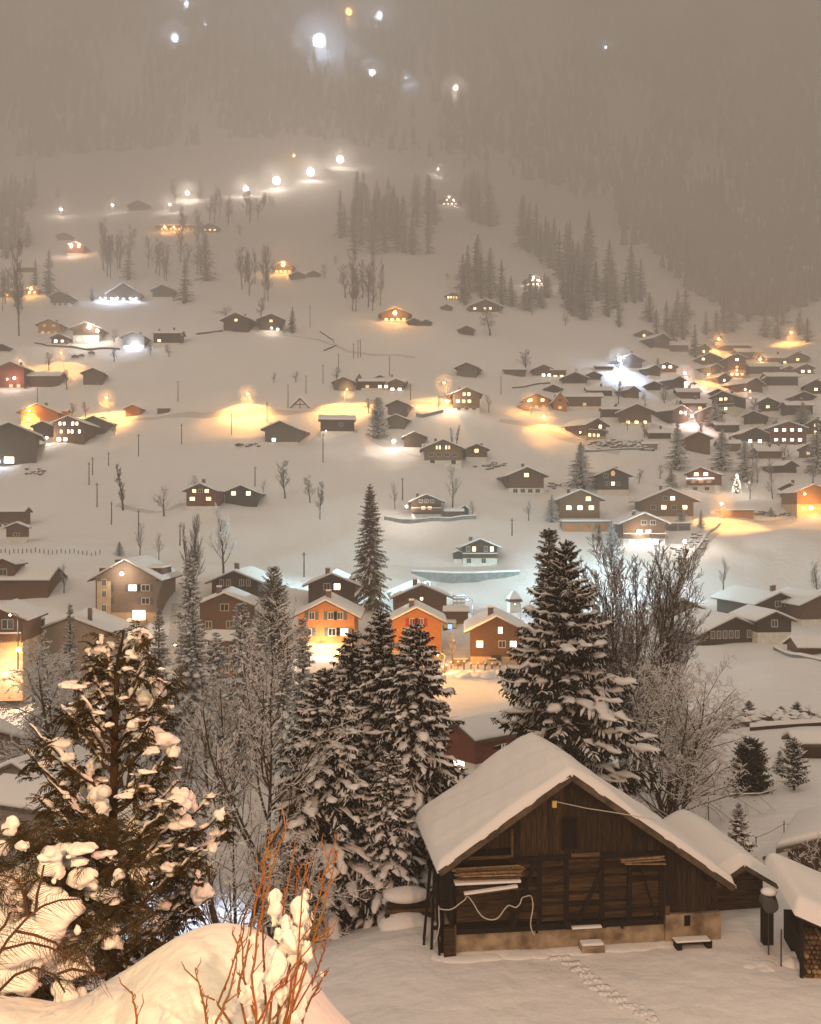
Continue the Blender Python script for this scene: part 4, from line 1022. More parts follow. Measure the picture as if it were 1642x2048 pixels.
# dark pale-stemmed trees at the foot of the meadow
dk = plant_meshes('dense_bare', 'bare', seed=31, h=14.0, spread=.42, levels=4, n=(26, 9, 6, 4), snow=.6, clear=.08, up=.25, trunk=.018, stems=3, ang=.5, snow_min=.02, lrs=(.55,.5,.5,.5), sides=(6,4,3,3), nm=M['brown_twig'])
P = ground(382, 1178); k = P.y/FPX; plant(dk, P, 'bare_tree', 'dense dark bare tree with a broad brown crown left of the pale one', 'tree', None, (.95, .95, 150*k/14))
pb = plant_meshes('pale_bare', 'bare', seed=33, h=12.0, spread=.62, levels=3, n=(22, 9, 6), snow=2.2, clear=.16, up=.16, trunk=.022, snow_min=.035, sides=(6,4,3,3), nm=M['twig'])
P = ground(447, 1152); k = P.y/FPX; plant(pb, P, 'bare_tree', 'pale snow covered bare tree above the two window chalet', 'tree', None, (1.05, 1.05, 145*k/12))
# tall centre spruce
cs = plant_meshes('centre_spruce', 'spruce', seed=3, h=20.0, w=8.2, nb=300, nt_=26, snow=.55, blade=.27, ragged=.28, droop=.75, snowcover=.6, sub=2, nm=M['needle_brown'], power=.72)
P = ground(740, 1222); k = P.y/FPX
plant(cs, P, 'spruce_tree', 'tall dark spruce rising alone in the centre behind the chalets', 'tree', None, (94*k/8.2, 94*k/8.2, 254*k/20))
# trees behind / between the near ones:  x, Y, top row, crown width px, label, kind
def near_tree(kind, px, Y, top, wpx, label, seed, name=None, rz=None, **kk):
    x = (px-821)/FPX*Y; z0 = float(zt(x, Y))-.4; ztop = -(top-1024)/FPX*Y; h = ztop-z0; w_ = wpx/FPX*Y
    if kind == 'spruce': parts = plant_meshes('n%d' % seed, 'spruce', seed=seed, h=h, w=w_, **kk)
    else: parts = plant_meshes('n%d' % seed, 'bare', seed=seed, h=h, **kk)
    return plant(parts, (x, Y, z0), name or ('spruce_tree' if kind == 'spruce' else 'bare_tree'), label, 'tree', None, (1, 1, 1), PR.uniform(0, 6.28) if rz is None else rz)
near_tree('spruce', 380, 112, 1112, 64, 'slender spruce plastered with snow between the apartment house and the meadow', 101, nb=260, nt_=22, snow=1.25, blade=.36, power=.35, droop=.8, ragged=.3, snowcover=1.0, sub=1)
near_tree('spruce', 386, 88, 1212, 150, 'broad snowy spruce with drooping boughs left of the brown house', 102, nb=280, nt_=26, snow=1.15, blade=.28, droop=.8, snowcover=.95, sub=2, power=.7)
near_tree('spruce', 483, 80, 1200, 64, 'very narrow snow flecked spruce behind the front bare tree', 103, nb=300, nt_=20, snow=1.0, blade=.40, power=.35, droop=1.0, snowcover=1.0, sub=1)
near_tree('spruce', 548, 120, 1130, 110, 'brownish snow dusted larch left of the orange timber house', 104, nb=260, nt_=22, snow=.7, blade=.30, power=.5, droop=.1, tipup=.5, snowcover=.7, sub=1, nm=M['needle_brown'])
near_tree('spruce', 606, 66, 1232, 70, 'narrow spruce in front of the orange timber house', 105, nb=260, nt_=22, snow=1.0, blade=.34, power=.5, droop=.8, snowcover=.9, sub=1)
near_tree('spruce', 318, 84, 1212, 110, 'snowy spruce behind the top of the thuja', 106, nb=240, nt_=24, snow=1.0, blade=.3, droop=.8, snowcover=.9, sub=1)
near_tree('spruce', 140, 96, 1205, 70, 'small spruce tip beside the grey hall', 107, nb=200, nt_=20, snow=.9, blade=.32, droop=.6, snowcover=.8, sub=1)
near_tree('bare', 140, 70, 1268, 0, 'wide grey tree with snow laden drooping twigs before the grey hall', 108, spread=.62, levels=4, n=(26, 9, 6, 3), snow=.8, nm=M['brown_twig'], clear=.10, up=-.02, trunk=.018, snow_min=.028, stems=3, ang=.7, lrs=(.55,.5,.5,.5), sides=(6,4,3,3))
near_tree('bare', 250, 78, 1300, 0, 'snowy bare tree hidden behind the thuja', 109, spread=.5, levels=3, n=(22, 9, 7), snow=.7, nm=M['brown_twig'], clear=.10, up=.08, trunk=.018, snow_min=.035, stems=2, lrs=(.55,.5,.5,.5))
near_tree('bare', 440, 62, 1330, 0, 'thicket tree with snowy twigs left behind the front bare tree', 110, spread=.5, levels=4, n=(20, 8, 6, 3), snow=.6, nm=M['brown_twig'], clear=.10, up=.08, trunk=.016, snow_min=.022, stems=3, lrs=(.55,.5,.5,.5))
near_tree('bare', 330, 52, 1420, 0, 'low snowy tree in the dip behind the thuja', 111, spread=.55, levels=4, n=(20, 8, 6, 3), snow=.6, nm=M['brown_twig'], clear=.08, up=.08, trunk=.016, snow_min=.018, stems=3, lrs=(.55,.5,.5,.5))
near_tree('spruce', 432, 97, 1262, 120, 'frosted spruce between the broad left one and the narrow one', 112, nb=230, nt_=22, snow=1.05, blade=.3, droop=.8, snowcover=.95, sub=1, power=.6)
near_tree('spruce', 568, 78, 1296, 110, 'frosted spruce below the brownish larch', 113, nb=230, nt_=22, snow=1.0, blade=.3, droop=.8, snowcover=.9, sub=1, power=.6)
near_tree('spruce', 250, 99, 1258, 100, 'frosted spruce before the apartment house', 114, nb=220, nt_=22, snow=1.0, blade=.3, droop=.8, snowcover=.95, sub=1, power=.6)
near_tree('spruce', 522, 92, 1236, 90, 'slender frosted spruce right behind the fork branched tree', 115, nb=230, nt_=22, snow=1.0, blade=.32, droop=.8, snowcover=.95, sub=1, power=.5)
near_tree('spruce', 90, 92, 1290, 110, 'frosted spruce left of the wide grey tree', 116, nb=220, nt_=22, snow=1.0, blade=.3, droop=.8, snowcover=.95, sub=1, power=.6)
# the dense clump of spruces left of the barn
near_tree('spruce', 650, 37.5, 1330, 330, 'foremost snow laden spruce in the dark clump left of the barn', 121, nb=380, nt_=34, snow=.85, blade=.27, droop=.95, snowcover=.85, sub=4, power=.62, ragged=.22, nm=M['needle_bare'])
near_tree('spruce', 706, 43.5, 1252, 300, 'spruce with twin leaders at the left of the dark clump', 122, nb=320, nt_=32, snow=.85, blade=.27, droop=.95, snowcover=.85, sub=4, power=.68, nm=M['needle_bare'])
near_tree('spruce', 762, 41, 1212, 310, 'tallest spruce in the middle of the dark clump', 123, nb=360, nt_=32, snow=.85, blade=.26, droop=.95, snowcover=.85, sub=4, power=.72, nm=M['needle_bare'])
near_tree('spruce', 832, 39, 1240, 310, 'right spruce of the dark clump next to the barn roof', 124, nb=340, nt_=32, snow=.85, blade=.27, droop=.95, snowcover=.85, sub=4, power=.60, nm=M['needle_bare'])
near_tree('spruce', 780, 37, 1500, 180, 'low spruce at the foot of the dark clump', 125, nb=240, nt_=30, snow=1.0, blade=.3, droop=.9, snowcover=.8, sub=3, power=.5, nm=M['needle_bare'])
# big spruce behind the barn
near_tree('spruce', 1132, 47, 1072, 480, 'huge snow laden spruce behind the barn', 131, nb=340, nt_=44, snow=.85, blade=.24, droop=.75, snowcover=.85, sub=4, power=.85, ragged=.40, tipup=.5, nm=M['needle_bare'])
near_tree('spruce', 1098, 62, 1050, 120, 'slim spruce top behind the left shoulder of the huge spruce', 132, nb=300, nt_=28, snow=.7, blade=.3, droop=.6, snowcover=.7, sub=2, power=.5, nm=M['needle_brown'])
near_tree('bare', 1262, 63, 1062, 0, 'great bare tree with many upright stems right of the huge spruce', 133, spread=.62, levels=4, n=(24, 10, 7, 4), snow=.5, clear=.10, up=.12, trunk=.011, snow_min=.016, stems=7, ang=.55, lrs=(.50,.5,.5,.5), sides=(7,4,3,3), nm=M['brown_twig'])
near_tree('bare', 1345, 52, 1290, 0, 'wide low tree with white snow lines on its arching boughs', 134, spread=.85, levels=4, n=(20, 8, 5, 3), snow=.75, nm=M['brown_twig'], clear=.06, up=-.01, trunk=.016, snow_min=.020, stems=5, ang=.85, lrs=(.6,.5,.5,.5), sides=(6,4,3,3))
near_tree('bare', 1380, 60, 1400, 0, 'brushy snow lined tree right of the arching one', 135, spread=.8, levels=4, n=(16, 8, 5, 3), snow=.6, nm=M['brown_twig'], clear=.06, up=.03, trunk=.016, snow_min=.020, stems=4, ang=.8, lrs=(.6,.5,.5,.5), sides=(6,4,3,3))
# front bare tree left of the clump
near_tree('bare', 520, 36, 1190, 0, 'fork branched bare tree lined with snow before the spruces', 141, spread=.80, levels=4, n=(15, 9, 6, 4), snow=1.5, b0=.80, nm=M['brown_twig'], clear=.30, up=.20, trunk=.0115, snow_min=.012, ang=.78, lrs=(.62,.5,.5,.5), sides=(7,5,3,3), rz=.6)
near_tree('bare', 470, 34, 1560, 0, 'low snow lined thicket under the fork branched tree', 142, spread=.9, levels=3, n=(12, 7, 5), snow=.7, nm=M['brown_twig'], clear=.05, up=.05, trunk=.016, snow_min=.018, stems=5, ang=.9, lrs=(.6,.5,.5,.5))
near_tree('bare', 560, 35, 1620, 0, 'low snow lined thicket at the left foot of the spruces', 143, spread=.9, levels=3, n=(12, 7, 5), snow=.7, nm=M['brown_twig'], clear=.05, up=.05, trunk=.016, snow_min=.018, stems=5, ang=.9, lrs=(.6,.5,.5,.5))
# orchard and hedge on the right
near_tree('spruce', 1500, 58, 1478, 92, 'dense dark yew right of the arching tree', 151, nb=360, nt_=26, snow=.25, blade=.34, droop=.1, snowcover=.35, sub=2, power=.32, nm=M['needle_bare'], clear=.03)
near_tree('spruce', 1588, 58, 1476, 66, 'small round pine alone on the orchard snow', 152, nb=130, nt_=22, snow=.9, blade=.34, droop=.1, snowcover=.8, sub=2, power=.4, nm=M['needle_bare'], clear=.22, ragged=.5)
near_tree('spruce', 1478, 42, 1604, 92, 'young spruce with snow on its tip above the annex roof', 153, nb=170, nt_=26, snow=1.1, blade=.3, droop=.4, snowcover=.7, sub=2, power=.7, nm=M['needle_bare'])
near_tree('spruce', 1560, 62, 1500, 40, 'dark little spruce left of the round pine', 154, nb=110, nt_=18, snow=.8, blade=.34, droop=.3, snowcover=.7, sub=1, power=.6, nm=M['needle_bare'])
hed = [(1465,1412,34,'first'),(1498,1400,44,'second'),(1533,1424,26,'third'),(1562,1412,36,'fourth'),(1594,1402,36,'fifth'),(1640,1440,34,'sixth'),(1444,1430,40,'seventh')]
lbl = ['slim young spruce at the left end of the hedge line','widest young spruce of the hedge line','shortest young spruce of the hedge line','young spruce with twin tips in the hedge line','tall pointed young spruce in the hedge line','young spruce of the hedge line cut by the right edge','young spruce half hidden by the arching tree']
for (x, t_, w_, _), l_ in zip(hed, lbl):
    near_tree('spruce', x, 84, t_, w_, l_, 160+x, nb=110, nt_=18, snow=.7, blade=.36, droop=.35, snowcover=.6, sub=1, power=.65, nm=M['needle_bare'])
near_tree('bare', 1617, 84, 1408, 0, 'small upright bare shrub at the end of the hedge line', 171, spread=.4, levels=3, n=(12, 6, 4), snow=.6, clear=.1, up=.3, stems=4, trunk=.014, snow_min=.008)
near_tree('bare', 1632, 33, 1655, 0, 'small twiggy shrub above the woodshed roof', 172, spread=.7, levels=3, n=(12, 6, 5), snow=.9, clear=.15, up=.05, stems=5, trunk=.012, snow_min=.006, ang=.8)
# snowy low shrubs along the hedge line, too many to count
rng = np.random.default_rng(77); ch = []
for i_ in range(60):
    px = rng.uniform(1420, 1660); Y = rng.uniform(78, 84); x = (px-821)/FPX*Y; z = float(zt(x, Y))
    v_, f_ = ico(1); ch.append((v_*rng.uniform(.25, .8, 3)*np.array([1, 1, .7])*(1+rng.normal(0, .15, v_.shape))+np.array([x, Y, z+.2]), f_))
V, F = join(ch); o = link('undergrowth', mesh_np('undergrowth', V, F, M['rock'])); tag(o, 'low snowy shrubs under the hedge line', 'undergrowth', kind='stuff')
# far mountain forest
rng = np.random.default_rng(9); ch = []
N = 15000; px = rng.uniform(-250, 1900, N); Yf = rng.uniform(850, 1270, N)
m = (Yf > np.interp(px, [0, 400, 800, 1000, 1200, 1300, 1500, 1900], [880, 880, 900, 880, 850, 840, 790, 760])+rng.normal(0, 25, N))
cl = np.sin(px*.013+Yf*.02)+np.sin(px*.031-Yf*.011+2)+rng.normal(0, .6, N); m &= cl > -.7
px, Yf = px[m], Yf[m]
px2 = rng.uniform(1230, 1900, 2500); Y2 = rng.uniform(600, 860, 2500); m2 = Y2 > np.interp(px2, [1230, 1350, 1550, 1900], [800, 680, 610, 620])+rng.normal(0, 40, 2500); px = np.append(px, px2[m2]); Yf = np.append(Yf, Y2[m2])
X = (px-821)/FPX*Yf; Z = zt(X, Yf); n_ = len(X); hh = rng.uniform(9, 22, n_); ww = hh*rng.uniform(.14, .22, n_)
a = np.arange(5)*2*np.pi/5; VV = []; FF = []
for t_, (zb, zt_, wf) in enumerate([(0.08, .62, 1.0), (.38, 1.0, .62)]):
    ring = np.stack([X[:, None]+np.cos(a)[None]*(ww*wf)[:, None], Yf[:, None]+np.sin(a)[None]*(ww*wf)[:, None], np.repeat((Z+hh*zb)[:, None], 5, 1)], -1)
    tip = np.stack([X, Yf, Z+hh*zt_], -1)[:, None]
    vv = np.concatenate([ring, tip], 1).reshape(-1, 3); b = (np.arange(n_)*6)[:, None]
    for k_ in range(5): FF.append(np.concatenate([b+k_, b+(k_+1) % 5, b+5], 1) + t_*n_*6)
    VV.append(vv)
o = link('forest', mesh_np('forest', np.concatenate(VV), np.concatenate(FF), M['needle_far'])); tag(o, 'dark spruce forest on the far mountain', 'forest', kind='stuff')
# ------------------------------------------------------------------ street lamps, poles, roads, walls, cars
def street_lamp(px, base, top, col, power, label, r=.22, arm=1, Y=None, group='street lamps in the valley', pt=False):
    P = ground(px, base) if Y is None else at(px, base, Y); k = P.y/FPX; H = max(3.0, (base-top)*k)
    root = empty('street_lamp', P, 0, label, 'street lamp', group)
    MB().tube([(arm*.9, .0, -.5), (arm*.9, 0, H*.6), (arm*.9, 0, H)], [.09, .07, .05], 8).build('pole', M['metal'], root)
    MB().tube([(arm*.9, 0, H-.05), (arm*.5, 0, H+.18), (0, 0, H+.16)], [.045, .04, .035], 6).build('arm', M['metal'], root)
    MB().box(-.28, .28, -.14, .14, H+.10, H+.24).build('lamp_head', M['metal'], root, bevel=.03)
    bulb(root, (0, 0, H+.0), r*.75, M['bulb_'+col])
    if P.y > 200 and power > 1500:
        point('glow_light', (0, -r-.12, H+.05), LC[col], 2600 if r > .3 else 1300, r*.6, root); mist(P+Vector((0, 0, H)), 2.6+2.6*r, .03, 'added halo mist round the '+' '.join(label.split()[:11]))  # extra point light and mist ball added for the halo
    point('lamp_light', (0, -.0, H-.05-r), LC[col], power*LAMP_GAIN, r*.8, root, 'POINT' if col == 'c' or pt else 'SPOT')
    return root
SL = street_lamp
SL(213,838,797,'o',13000,'orange street lamp over the blazing patch of road at the left',.42)
SL(495,822,790,'o',9500,'orange street lamp near the ski lift, with the road shining below',.40)
SL(59,850,821,'o',2600,'orange street lamp in front of the orange lit farmhouse',.36)
SL(694,815,779,'o',12000,'tall orange street lamp below the farm row',.26,arm=-1)
SL(888,806,766,'o',9000,'orange street lamp left of the broad brown chalet',.42)
SL(1057,832,803,'o',2600,'orange street lamp before the orange gabled house',.36)
SL(1088,856,833,'o',17000,'brightest orange street lamp at the bend right of centre',.62)
SL(1437,712,679,'o',2600,'orange street lamp at the hazy top of the village, left one',.62)
SL(1520,745,719,'o',2600,'orange street lamp above the wide roofed house',.60)
SL(1582,690,666,'o',4500,'orange street lamp in the haze at the upper right edge',.50)
SL(1370,768,747,'p',7000,'pinkish street lamp at the head of the bright lane',.60)
SL(1417,768,749,'o',7000,'orange street lamp on the bright lane in the village',.45)
SL(1384,856,833,'p',3200,'pink white street lamp beside the long dark chalet',.62)
SL(1443,1044,1008,'o',17000,'orange street lamp blazing at the crossing of the lane',.42)
SL(1239,745,718,'b',7000,'fierce blue white floodlight in front of the barn',1.15)
SL(122,736,708,'o',8000,'dim orange street lamp on the upper left road',.16)
SL(40,742,722,'o',3500,'low orange street lamp at the left end of the upper road',.16)
SL(20,1330,1230,'w',600,'white lamp by the yellow lit house at the left edge',.12,Y=112)
SL(300,1840,1810,'b',500,'small cold lamp glinting through the thuja boughs',.14,Y=44)
SL(935,1235,1205,'b',1100,'cold lamp by the sports stand in the valley bottom',.10)
SL(1030,1245,1215,'b',700,'cold lamp behind the brown chalet by the stream',.08)
SL(1290,1190,1160,'b',700,'cold lamp behind the great bare tree, left one',.15)
SL(1370,1205,1180,'b',500,'cold lamp behind the great bare tree, right one',.1)
SL(1200,1335,1280,'o',900,'orange lamp seen through the boughs of the huge spruce',.16,Y=120)
SL(350,1340,1290,'o',1000,'orange lamp on the lane between the spruces at the left',.14,Y=125)
SL(1215,1192,1122,'c',2500,'added cold blue lamp hidden by the great bare tree',.10)  # unseen lamps added to throw cold light on the valley snow
SL(741,1196,1118,'c',1900,'added cold blue lamp behind the tall centre spruce',.10)
SL(850,1232,1165,'c',900,'added cold blue lamp behind the big dark chalet',.10)
SL(735,1345,1290,'o',520,'orange lamp before the shuttered chalets hidden behind the dark clump',.12,Y=131,pt=True)
SL(876,1360,1310,'o',420,'orange lamp beside the parking field hidden by the spruces',.14,Y=130,pt=True)
# floodlights of the night ski run, in the haze
FLOOD_GAIN = 1.6
def flood(px, row, col, power, r, label):
    P = ground(px, row+14); k = P.y/FPX; H = 14*k
    root = empty('floodlight', P, 0, label, 'floodlight', 'floodlights of the night ski run')
    MB().tube([(0, 0, -1), (0, 0, H)], [.22, .14], 6).build('mast', M['metal'], root)
    MB().box(-.7, .7, -.1, .5, H-.2, H+.5).build('lamp_head', M['metal'], root)
    mist(P+Vector((0, -r, H)), 3.4*r+5, .024, 'added halo mist round the '+' '.join(label.split()[:11]))
    power *= .36 if power > 60000 else .8
    bulb(root, (0, -r-.1, H), r, M['bulb_'+col]); point('flood_light', (0, -2*r-.6, H), LC[col], power*(FLOOD_GAIN if power > 60000 else .5), r, root)
for a in [(640,88,'b',800000,7.5,'biggest blue white floodlight in the middle of the dark mountain'),
 (760,37,'b',260000,4.6,'blue white floodlight high right of the biggest one'),
 (745,150,'b',140000,3.2,'blue white floodlight below right of the biggest one'),
 (375,13,'b',140000,3.6,'blue white floodlight at the top left'),
 (352,80,'b',180000,4.2,'blue white floodlight left of the lit treetops'),
 (411,50,'b',30000,1.0,'small blue white floodlight between the two left ones'),
 (698,28,'o',140000,3.8,'only orange lamp high on the dark mountain'),
 (911,178,'w',110000,2.6,'white floodlight alone at the edge of the mountain wood'),
 (1211,96,'b',50000,1.5,'single white light far right on the dark mountain'),
 (487,95,'b',60000,.9,'faint blue light shining through treetops on the mountain'),
 (526,98,'b',40000,.8,'second faint blue light shining through mountain treetops'),
 (812,158,'b',40000,.8,'faint blue light low on the mountain right of the middle'),
 (681,322,'w',59000,2.9,'topmost white lamp of the ski run row'),
 (622,347,'w',59000,2.9,'white lamp of the ski run row, right of the widest glow'),
 (554,365,'w',59000,2.9,'white lamp with the widest glow of the ski run row'),
 (493,379,'w',30000,1.8,'small white lamp of the ski run row'),
 (376,388,'w',40000,1.4,'white lamp behind the bare trees at the left end of the row'),
 (340,410,'w',12000,.7,'lowest white lamp at the left end of the ski run row'),
 (876,339,'w',9000,.8,'little white lamp on the ridge above the white lit chalet'),
 (588,313,'o',9000,.9,'little orange lamp above the ski run row'),
 (123,420,'w',6000,.8,'little white lamp at the upper left edge of the slope'),
 (226,411,'w',6000,.7,'little white lamp left of the dark hut')]: flood(*a)
# utility poles
pl_ = [(356,804,762),(363,889,848),(463,871,827),(534,844,804),(277,913,868),(185,951,914),(178,971,925),(194,1016,967),(223,1050,1004),(277,1075,1020),(360,1092,1048),(510,975,935),(75,807,775),
 (646,926,868),(576,816,769),(612,790,752),(646,767,729),(677,745,708),(707,717,687),(716,715,680),(721,716,680),(779,752,713),(821,800,767),(805,1001,956),(1024,1072,1037),(1002,790,754),(608,1155,1105),(620,655,610),(217,933,905)]
near_words = ['by the bright road','on the meadow below the road','left of the grey brown chalet','by the lane to the ski lift','on the left meadow','at the top of the pole row','beside the top of the pole row','by the curved path','lower on the curved path','above the wispy bare tree','before the dense dark tree','above the chalet with round windows','above the orange lit farmhouse',
 'below the long roofed chalet','left of the ski lift frame','above the ski lift frame','on the slope above the lift','beside the curved hedge','left of a close pair','in the middle of three','right of three','above the farm row','right of the farm row','behind the garden of the warm windowed chalet','above the angular terrace','left of the low barn','in front of the tall centre spruce','right of the twin chalets','with a bushy top beside the path']
for (x, b, t_), wd in zip(pl_, near_words):
    P = ground(x, b); k = P.y/FPX; H = (b-t_)*k
    root = empty('utility_pole', P, 0, 'thin dark wooden pole '+wd, 'utility pole', 'wooden poles across the meadow')
    MB().tube([(0, 0, -.6), (.02, 0, H*.5), (0, 0, H)], [.17, .15, .12], 6).build('post', M['pole'], root)
    MB().box(-.45, .45, -.06, .06, H-.6, H-.48).build('crossarm', M['pole'], root)
# draped ribbons
def ribbon(name, pts, wd, m, label, lift=.10, kind='structure', thick=.0):
    """pts: photograph pixels on the ground"""
    G_ = [ground(*p) for p in pts]; Q = []
    for i_ in range(len(G_)-1):
        n_ = max(2, int((G_[i_+1]-G_[i_]).length/1.5))
        for j in range(n_): Q.append(G_[i_].lerp(G_[i_+1], j/n_))
    Q.append(G_[-1]); Q = np.array([[q.x, q.y] for q in Q])
    for _ in range(3): Q[1:-1] = (Q[:-2]+2*Q[1:-1]+Q[2:])/4
    T = np.gradient(Q, axis=0); T /= np.linalg.norm(T, axis=1, keepdims=True); N_ = np.stack([-T[:, 1], T[:, 0]], -1)
    cols_ = np.linspace(-wd/2, wd/2, 5); VV_ = []
    for c_ in cols_:
        p = Q + N_*c_; edge = abs(c_) > wd*.45
        VV_.append(np.stack([p[:, 0], p[:, 1], zt(p[:, 0], p[:, 1]) + (lift if not edge else -.15)], -1))
    VV_ = np.stack(VV_, 1); n_ = len(Q); i_ = (np.arange(n_-1)*5)[:, None]+np.arange(4)[None]
    F_ = np.stack([i_, i_+1, i_+6, i_+5], -1).reshape(-1, 4)
    o_ = link(name, mesh_np(name, VV_.reshape(-1, 3), F_, m, smooth=True)); tag(o_, label, kind=kind); return o_, Q
ribbon('road', [(20,862),(120,850),(200,846),(300,838),(400,832),(480,828),(545,824),(640,818),(740,812),(830,806),(900,812)], 6.0, M['packed'], 'packed snow road crossing the slope under the street lamps', lift=.25)
ribbon('road', [(1000,842),(1060,852),(1100,866),(1130,878),(1240,905)], 6.0, M['packed'], 'packed snow lane at the bend lit by the brightest lamp', lift=.2)
ribbon('road', [(1340,1165),(1372,1120),(1405,1080),(1435,1052),(1500,1042),(1600,1038),(1680,1036)], 6.5, M['packed'], 'packed snow lane climbing to the crossing under the orange lamp', lift=.2)
ribbon('road', [(1330,800),(1380,785),(1420,775),(1450,780),(1500,770)], 5.5, M['packed'], 'bright lane through the top of the village', lift=.2)
ribbon('path', [(560,670),(640,680),(668,690),(700,705),(760,712),(830,716)], 3.0, M['packed'], 'snowy path curving below the twin chalets')
ribbon('path', [(215,915),(195,945),(200,1000),(225,1045),(270,1070),(330,1090)], 2.2, M['packed'], 'curved snowy path down the left meadow', lift=-.05)
ribbon('path', [(235,1010),(280,1022),(330,1024),(365,1008)], 3.0, M['packed'], 'cleared path to the red brown chalet')
ch_ = []; r_ = np.random.default_rng(66)
for t_ in np.linspace(0, 1, 46):
    px_ = 1085+215*t_+12*math.sin(t_*7); rw_ = 1908+140*t_**1.15; p = ground(px_, rw_)
    for s_ in (-1, 1):
        v_, f_ = ico(1); ch_.append((v_*np.array([.10, .16, .035])*r_.uniform(.7, 1.3, 3)+np.array([p.x+s_*.13+r_.normal(0, .03), p.y+r_.normal(0, .05), p.z-.004]), f_))
V, F = join(ch_); o = link('snow_crumbs', mesh_np('snow_crumbs', V, F, M['snow_soft'], smooth=True)); tag(o, 'double row of trodden snow crumbs across the yard', 'snow track', kind='stuff')
ribbon('path', [(735,868),(760,888),(800,905),(840,915)], 3.5, M['packed'], 'lit drive down to the barn with the white lamp')
ribbon('path', [(340,1330),(352,1290),(358,1250),(360,1215)], 4.0, M['packed'], 'lane climbing right of the apartment house')
def wall_line(pts, hgt, thick, m, label, name='retaining_wall', cat='wall', snow=True, top=None, px_h=None):
    P = [ground(*p) for p in pts]; root = empty(name, P[0], 0, label, cat)
    O = P[0]; V1 = []; 
    Q = []
    for i_ in range(len(P)-1):
        n_ = max(1, int((P[i_+1]-P[i_]).length/3))
        for j in range(n_): Q.append(P[i_].lerp(P[i_+1], j/n_))
    Q.append(P[-1])
    b = MB(); s_ = MB()
    ztop = max(q.z for q in P)+hgt if top == 'level' else None
    for i_, q in enumerate(Q):
        a_ = Q[max(i_-1, 0)]; c_ = Q[min(i_+1, len(Q)-1)]; t_ = (c_-a_); t_.z = 0; t_.normalize(); n_ = Vector((-t_.y, t_.x, 0))*thick/2
        z1 = (ztop if ztop is not None else float(zt(q.x, q.y))+hgt)-O.z; z0 = float(zt(q.x, q.y))-1.5-O.z
        d = q-O
        b.v += [(d.x-n_.x, d.y-n_.y, z0), (d.x+n_.x, d.y+n_.y, z0), (d.x+n_.x, d.y+n_.y, z1), (d.x-n_.x, d.y-n_.y, z1)]
        s_.v += [(d.x-n_.x*1.3, d.y-n_.y*1.3, z1+.004), (d.x+n_.x*1.3, d.y+n_.y*1.3, z1+.004), (d.x+n_.x*1.1, d.y+n_.y*1.1, z1+.28), (d.x-n_.x*1.1, d.y-n_.y*1.1, z1+.28)]
    for bb in (b, s_):
        for i_ in range(len(Q)-1):
            for k_ in range(4):
                bb.f.append((i_*4+k_, i_*4+(k_+1) % 4, i_*4+4+(k_+1) % 4, i_*4+4+k_)); bb.m.append(0)
        bb.f.append((3, 2, 1, 0)); e = (len(Q)-1)*4; bb.f.append((e, e+1, e+2, e+3)); bb.m += [0, 0]
    b.build('wall_face', m, root)
    if snow: s_.build('wall_snow', M['snow_soft'], root)
    return root
# angular terrace of the white based chalet: a snow filled platform on a stone wall
P0 = ground(905, 1168); root = empty('terrace', P0, 0, 'angular stone terrace wall filled with snow around the white based chalet', 'terrace wall')
kk = P0.y/FPX
out_ = [ground(823,1148), ground(905,1168), ground(952,1164), ground(1039,1158)]
ztp = P0.z + 20*kk
pts_ = [at(823, 1140, out_[0].y), at(905, 1155, P0.y), at(952, 1153, P0.y+.3), at(1039, 1144, out_[3].y+2)]
ring = [(p.x-P0.x, p.y-P0.y) for p in (pts_[0], pts_[1], pts_[2], pts_[3])] + [(pts_[3].x+2-P0.x, pts_[3].y+22-P0.y), (pts_[0].x-P0.x+3, pts_[0].y+24-P0.y)]
b = MB(); n_ = len(ring); zt_ = 20*kk
b.add([(x, y, -3) for x, y in ring]+[(x, y, zt_) for x, y in ring], [tuple(range(n_-1, -1, -1)), tuple(range(n_, 2*n_))]+[(i_, (i_+1) % n_, (i_+1) % n_+n_, i_+n_) for i_ in range(n_)])
b.build('stone_wall', M['concrete_grey'], root)
b = MB(); b.add([(x*1.003, y*1.003, zt_+.004) for x, y in ring]+[(x, y, zt_+.45) for x, y in ring], [tuple(range(n_-1, -1, -1)), tuple(range(n_, 2*n_))]+[(i_, (i_+1) % n_, (i_+1) % n_+n_, i_+n_) for i_ in range(n_)])
b.build('terrace_snow', M['snow_soft'], root, bevel=.15)
wall_line([(768,1040),(830,1046),(900,1044),(952,1040)], .8, .4, M['concrete_grey'], 'low garden wall below the chalet with the warm middle window')
wall_line([(1360,1145),(1385,1112),(1412,1075),(1440,1050)], .5, .4, M['concrete_grey'], 'dark wall edging the lane that climbs to the crossing')
wall_line([(640,664),(668,682),(672,692),(648,702)], .6, .5, M['wood_dark'], 'dark curved hedge right of the twin chalets', name='hedge', cat='hedge')
wall_line([(393,671),(420,667),(445,664)], .7, .5, M['wood_dark'], 'dark hedge left of the twin chalets', name='hedge', cat='hedge')
wall_line([(833,833),(845,836),(880,828),(886,825)], 1.0, .5, M['concrete_grey'], 'stepped garden wall below the broad brown chalet')
wall_line([(1165,903),(1200,902),(1300,902)], .2, 1.5, M['concrete_grey'], 'low bank wall under the yellow lit chalet')
wall_line([(1025,778),(1060,772),(1100,768)], .5, .5, M['wood_dark'], 'low hedge under the long low barn', name='hedge', cat='hedge')
wall_line([(70,687),(110,694),(160,699),(240,700)], .6, .5, M['wood_dark'], 'dark bank line below the white walled chalet', name='hedge', cat='hedge')
wall_line([(1500,1462),(1560,1458),(1642,1452)], .3, .3, M['wood_dark'], 'low dark hedge on the field at the right', name='hedge', cat='hedge')
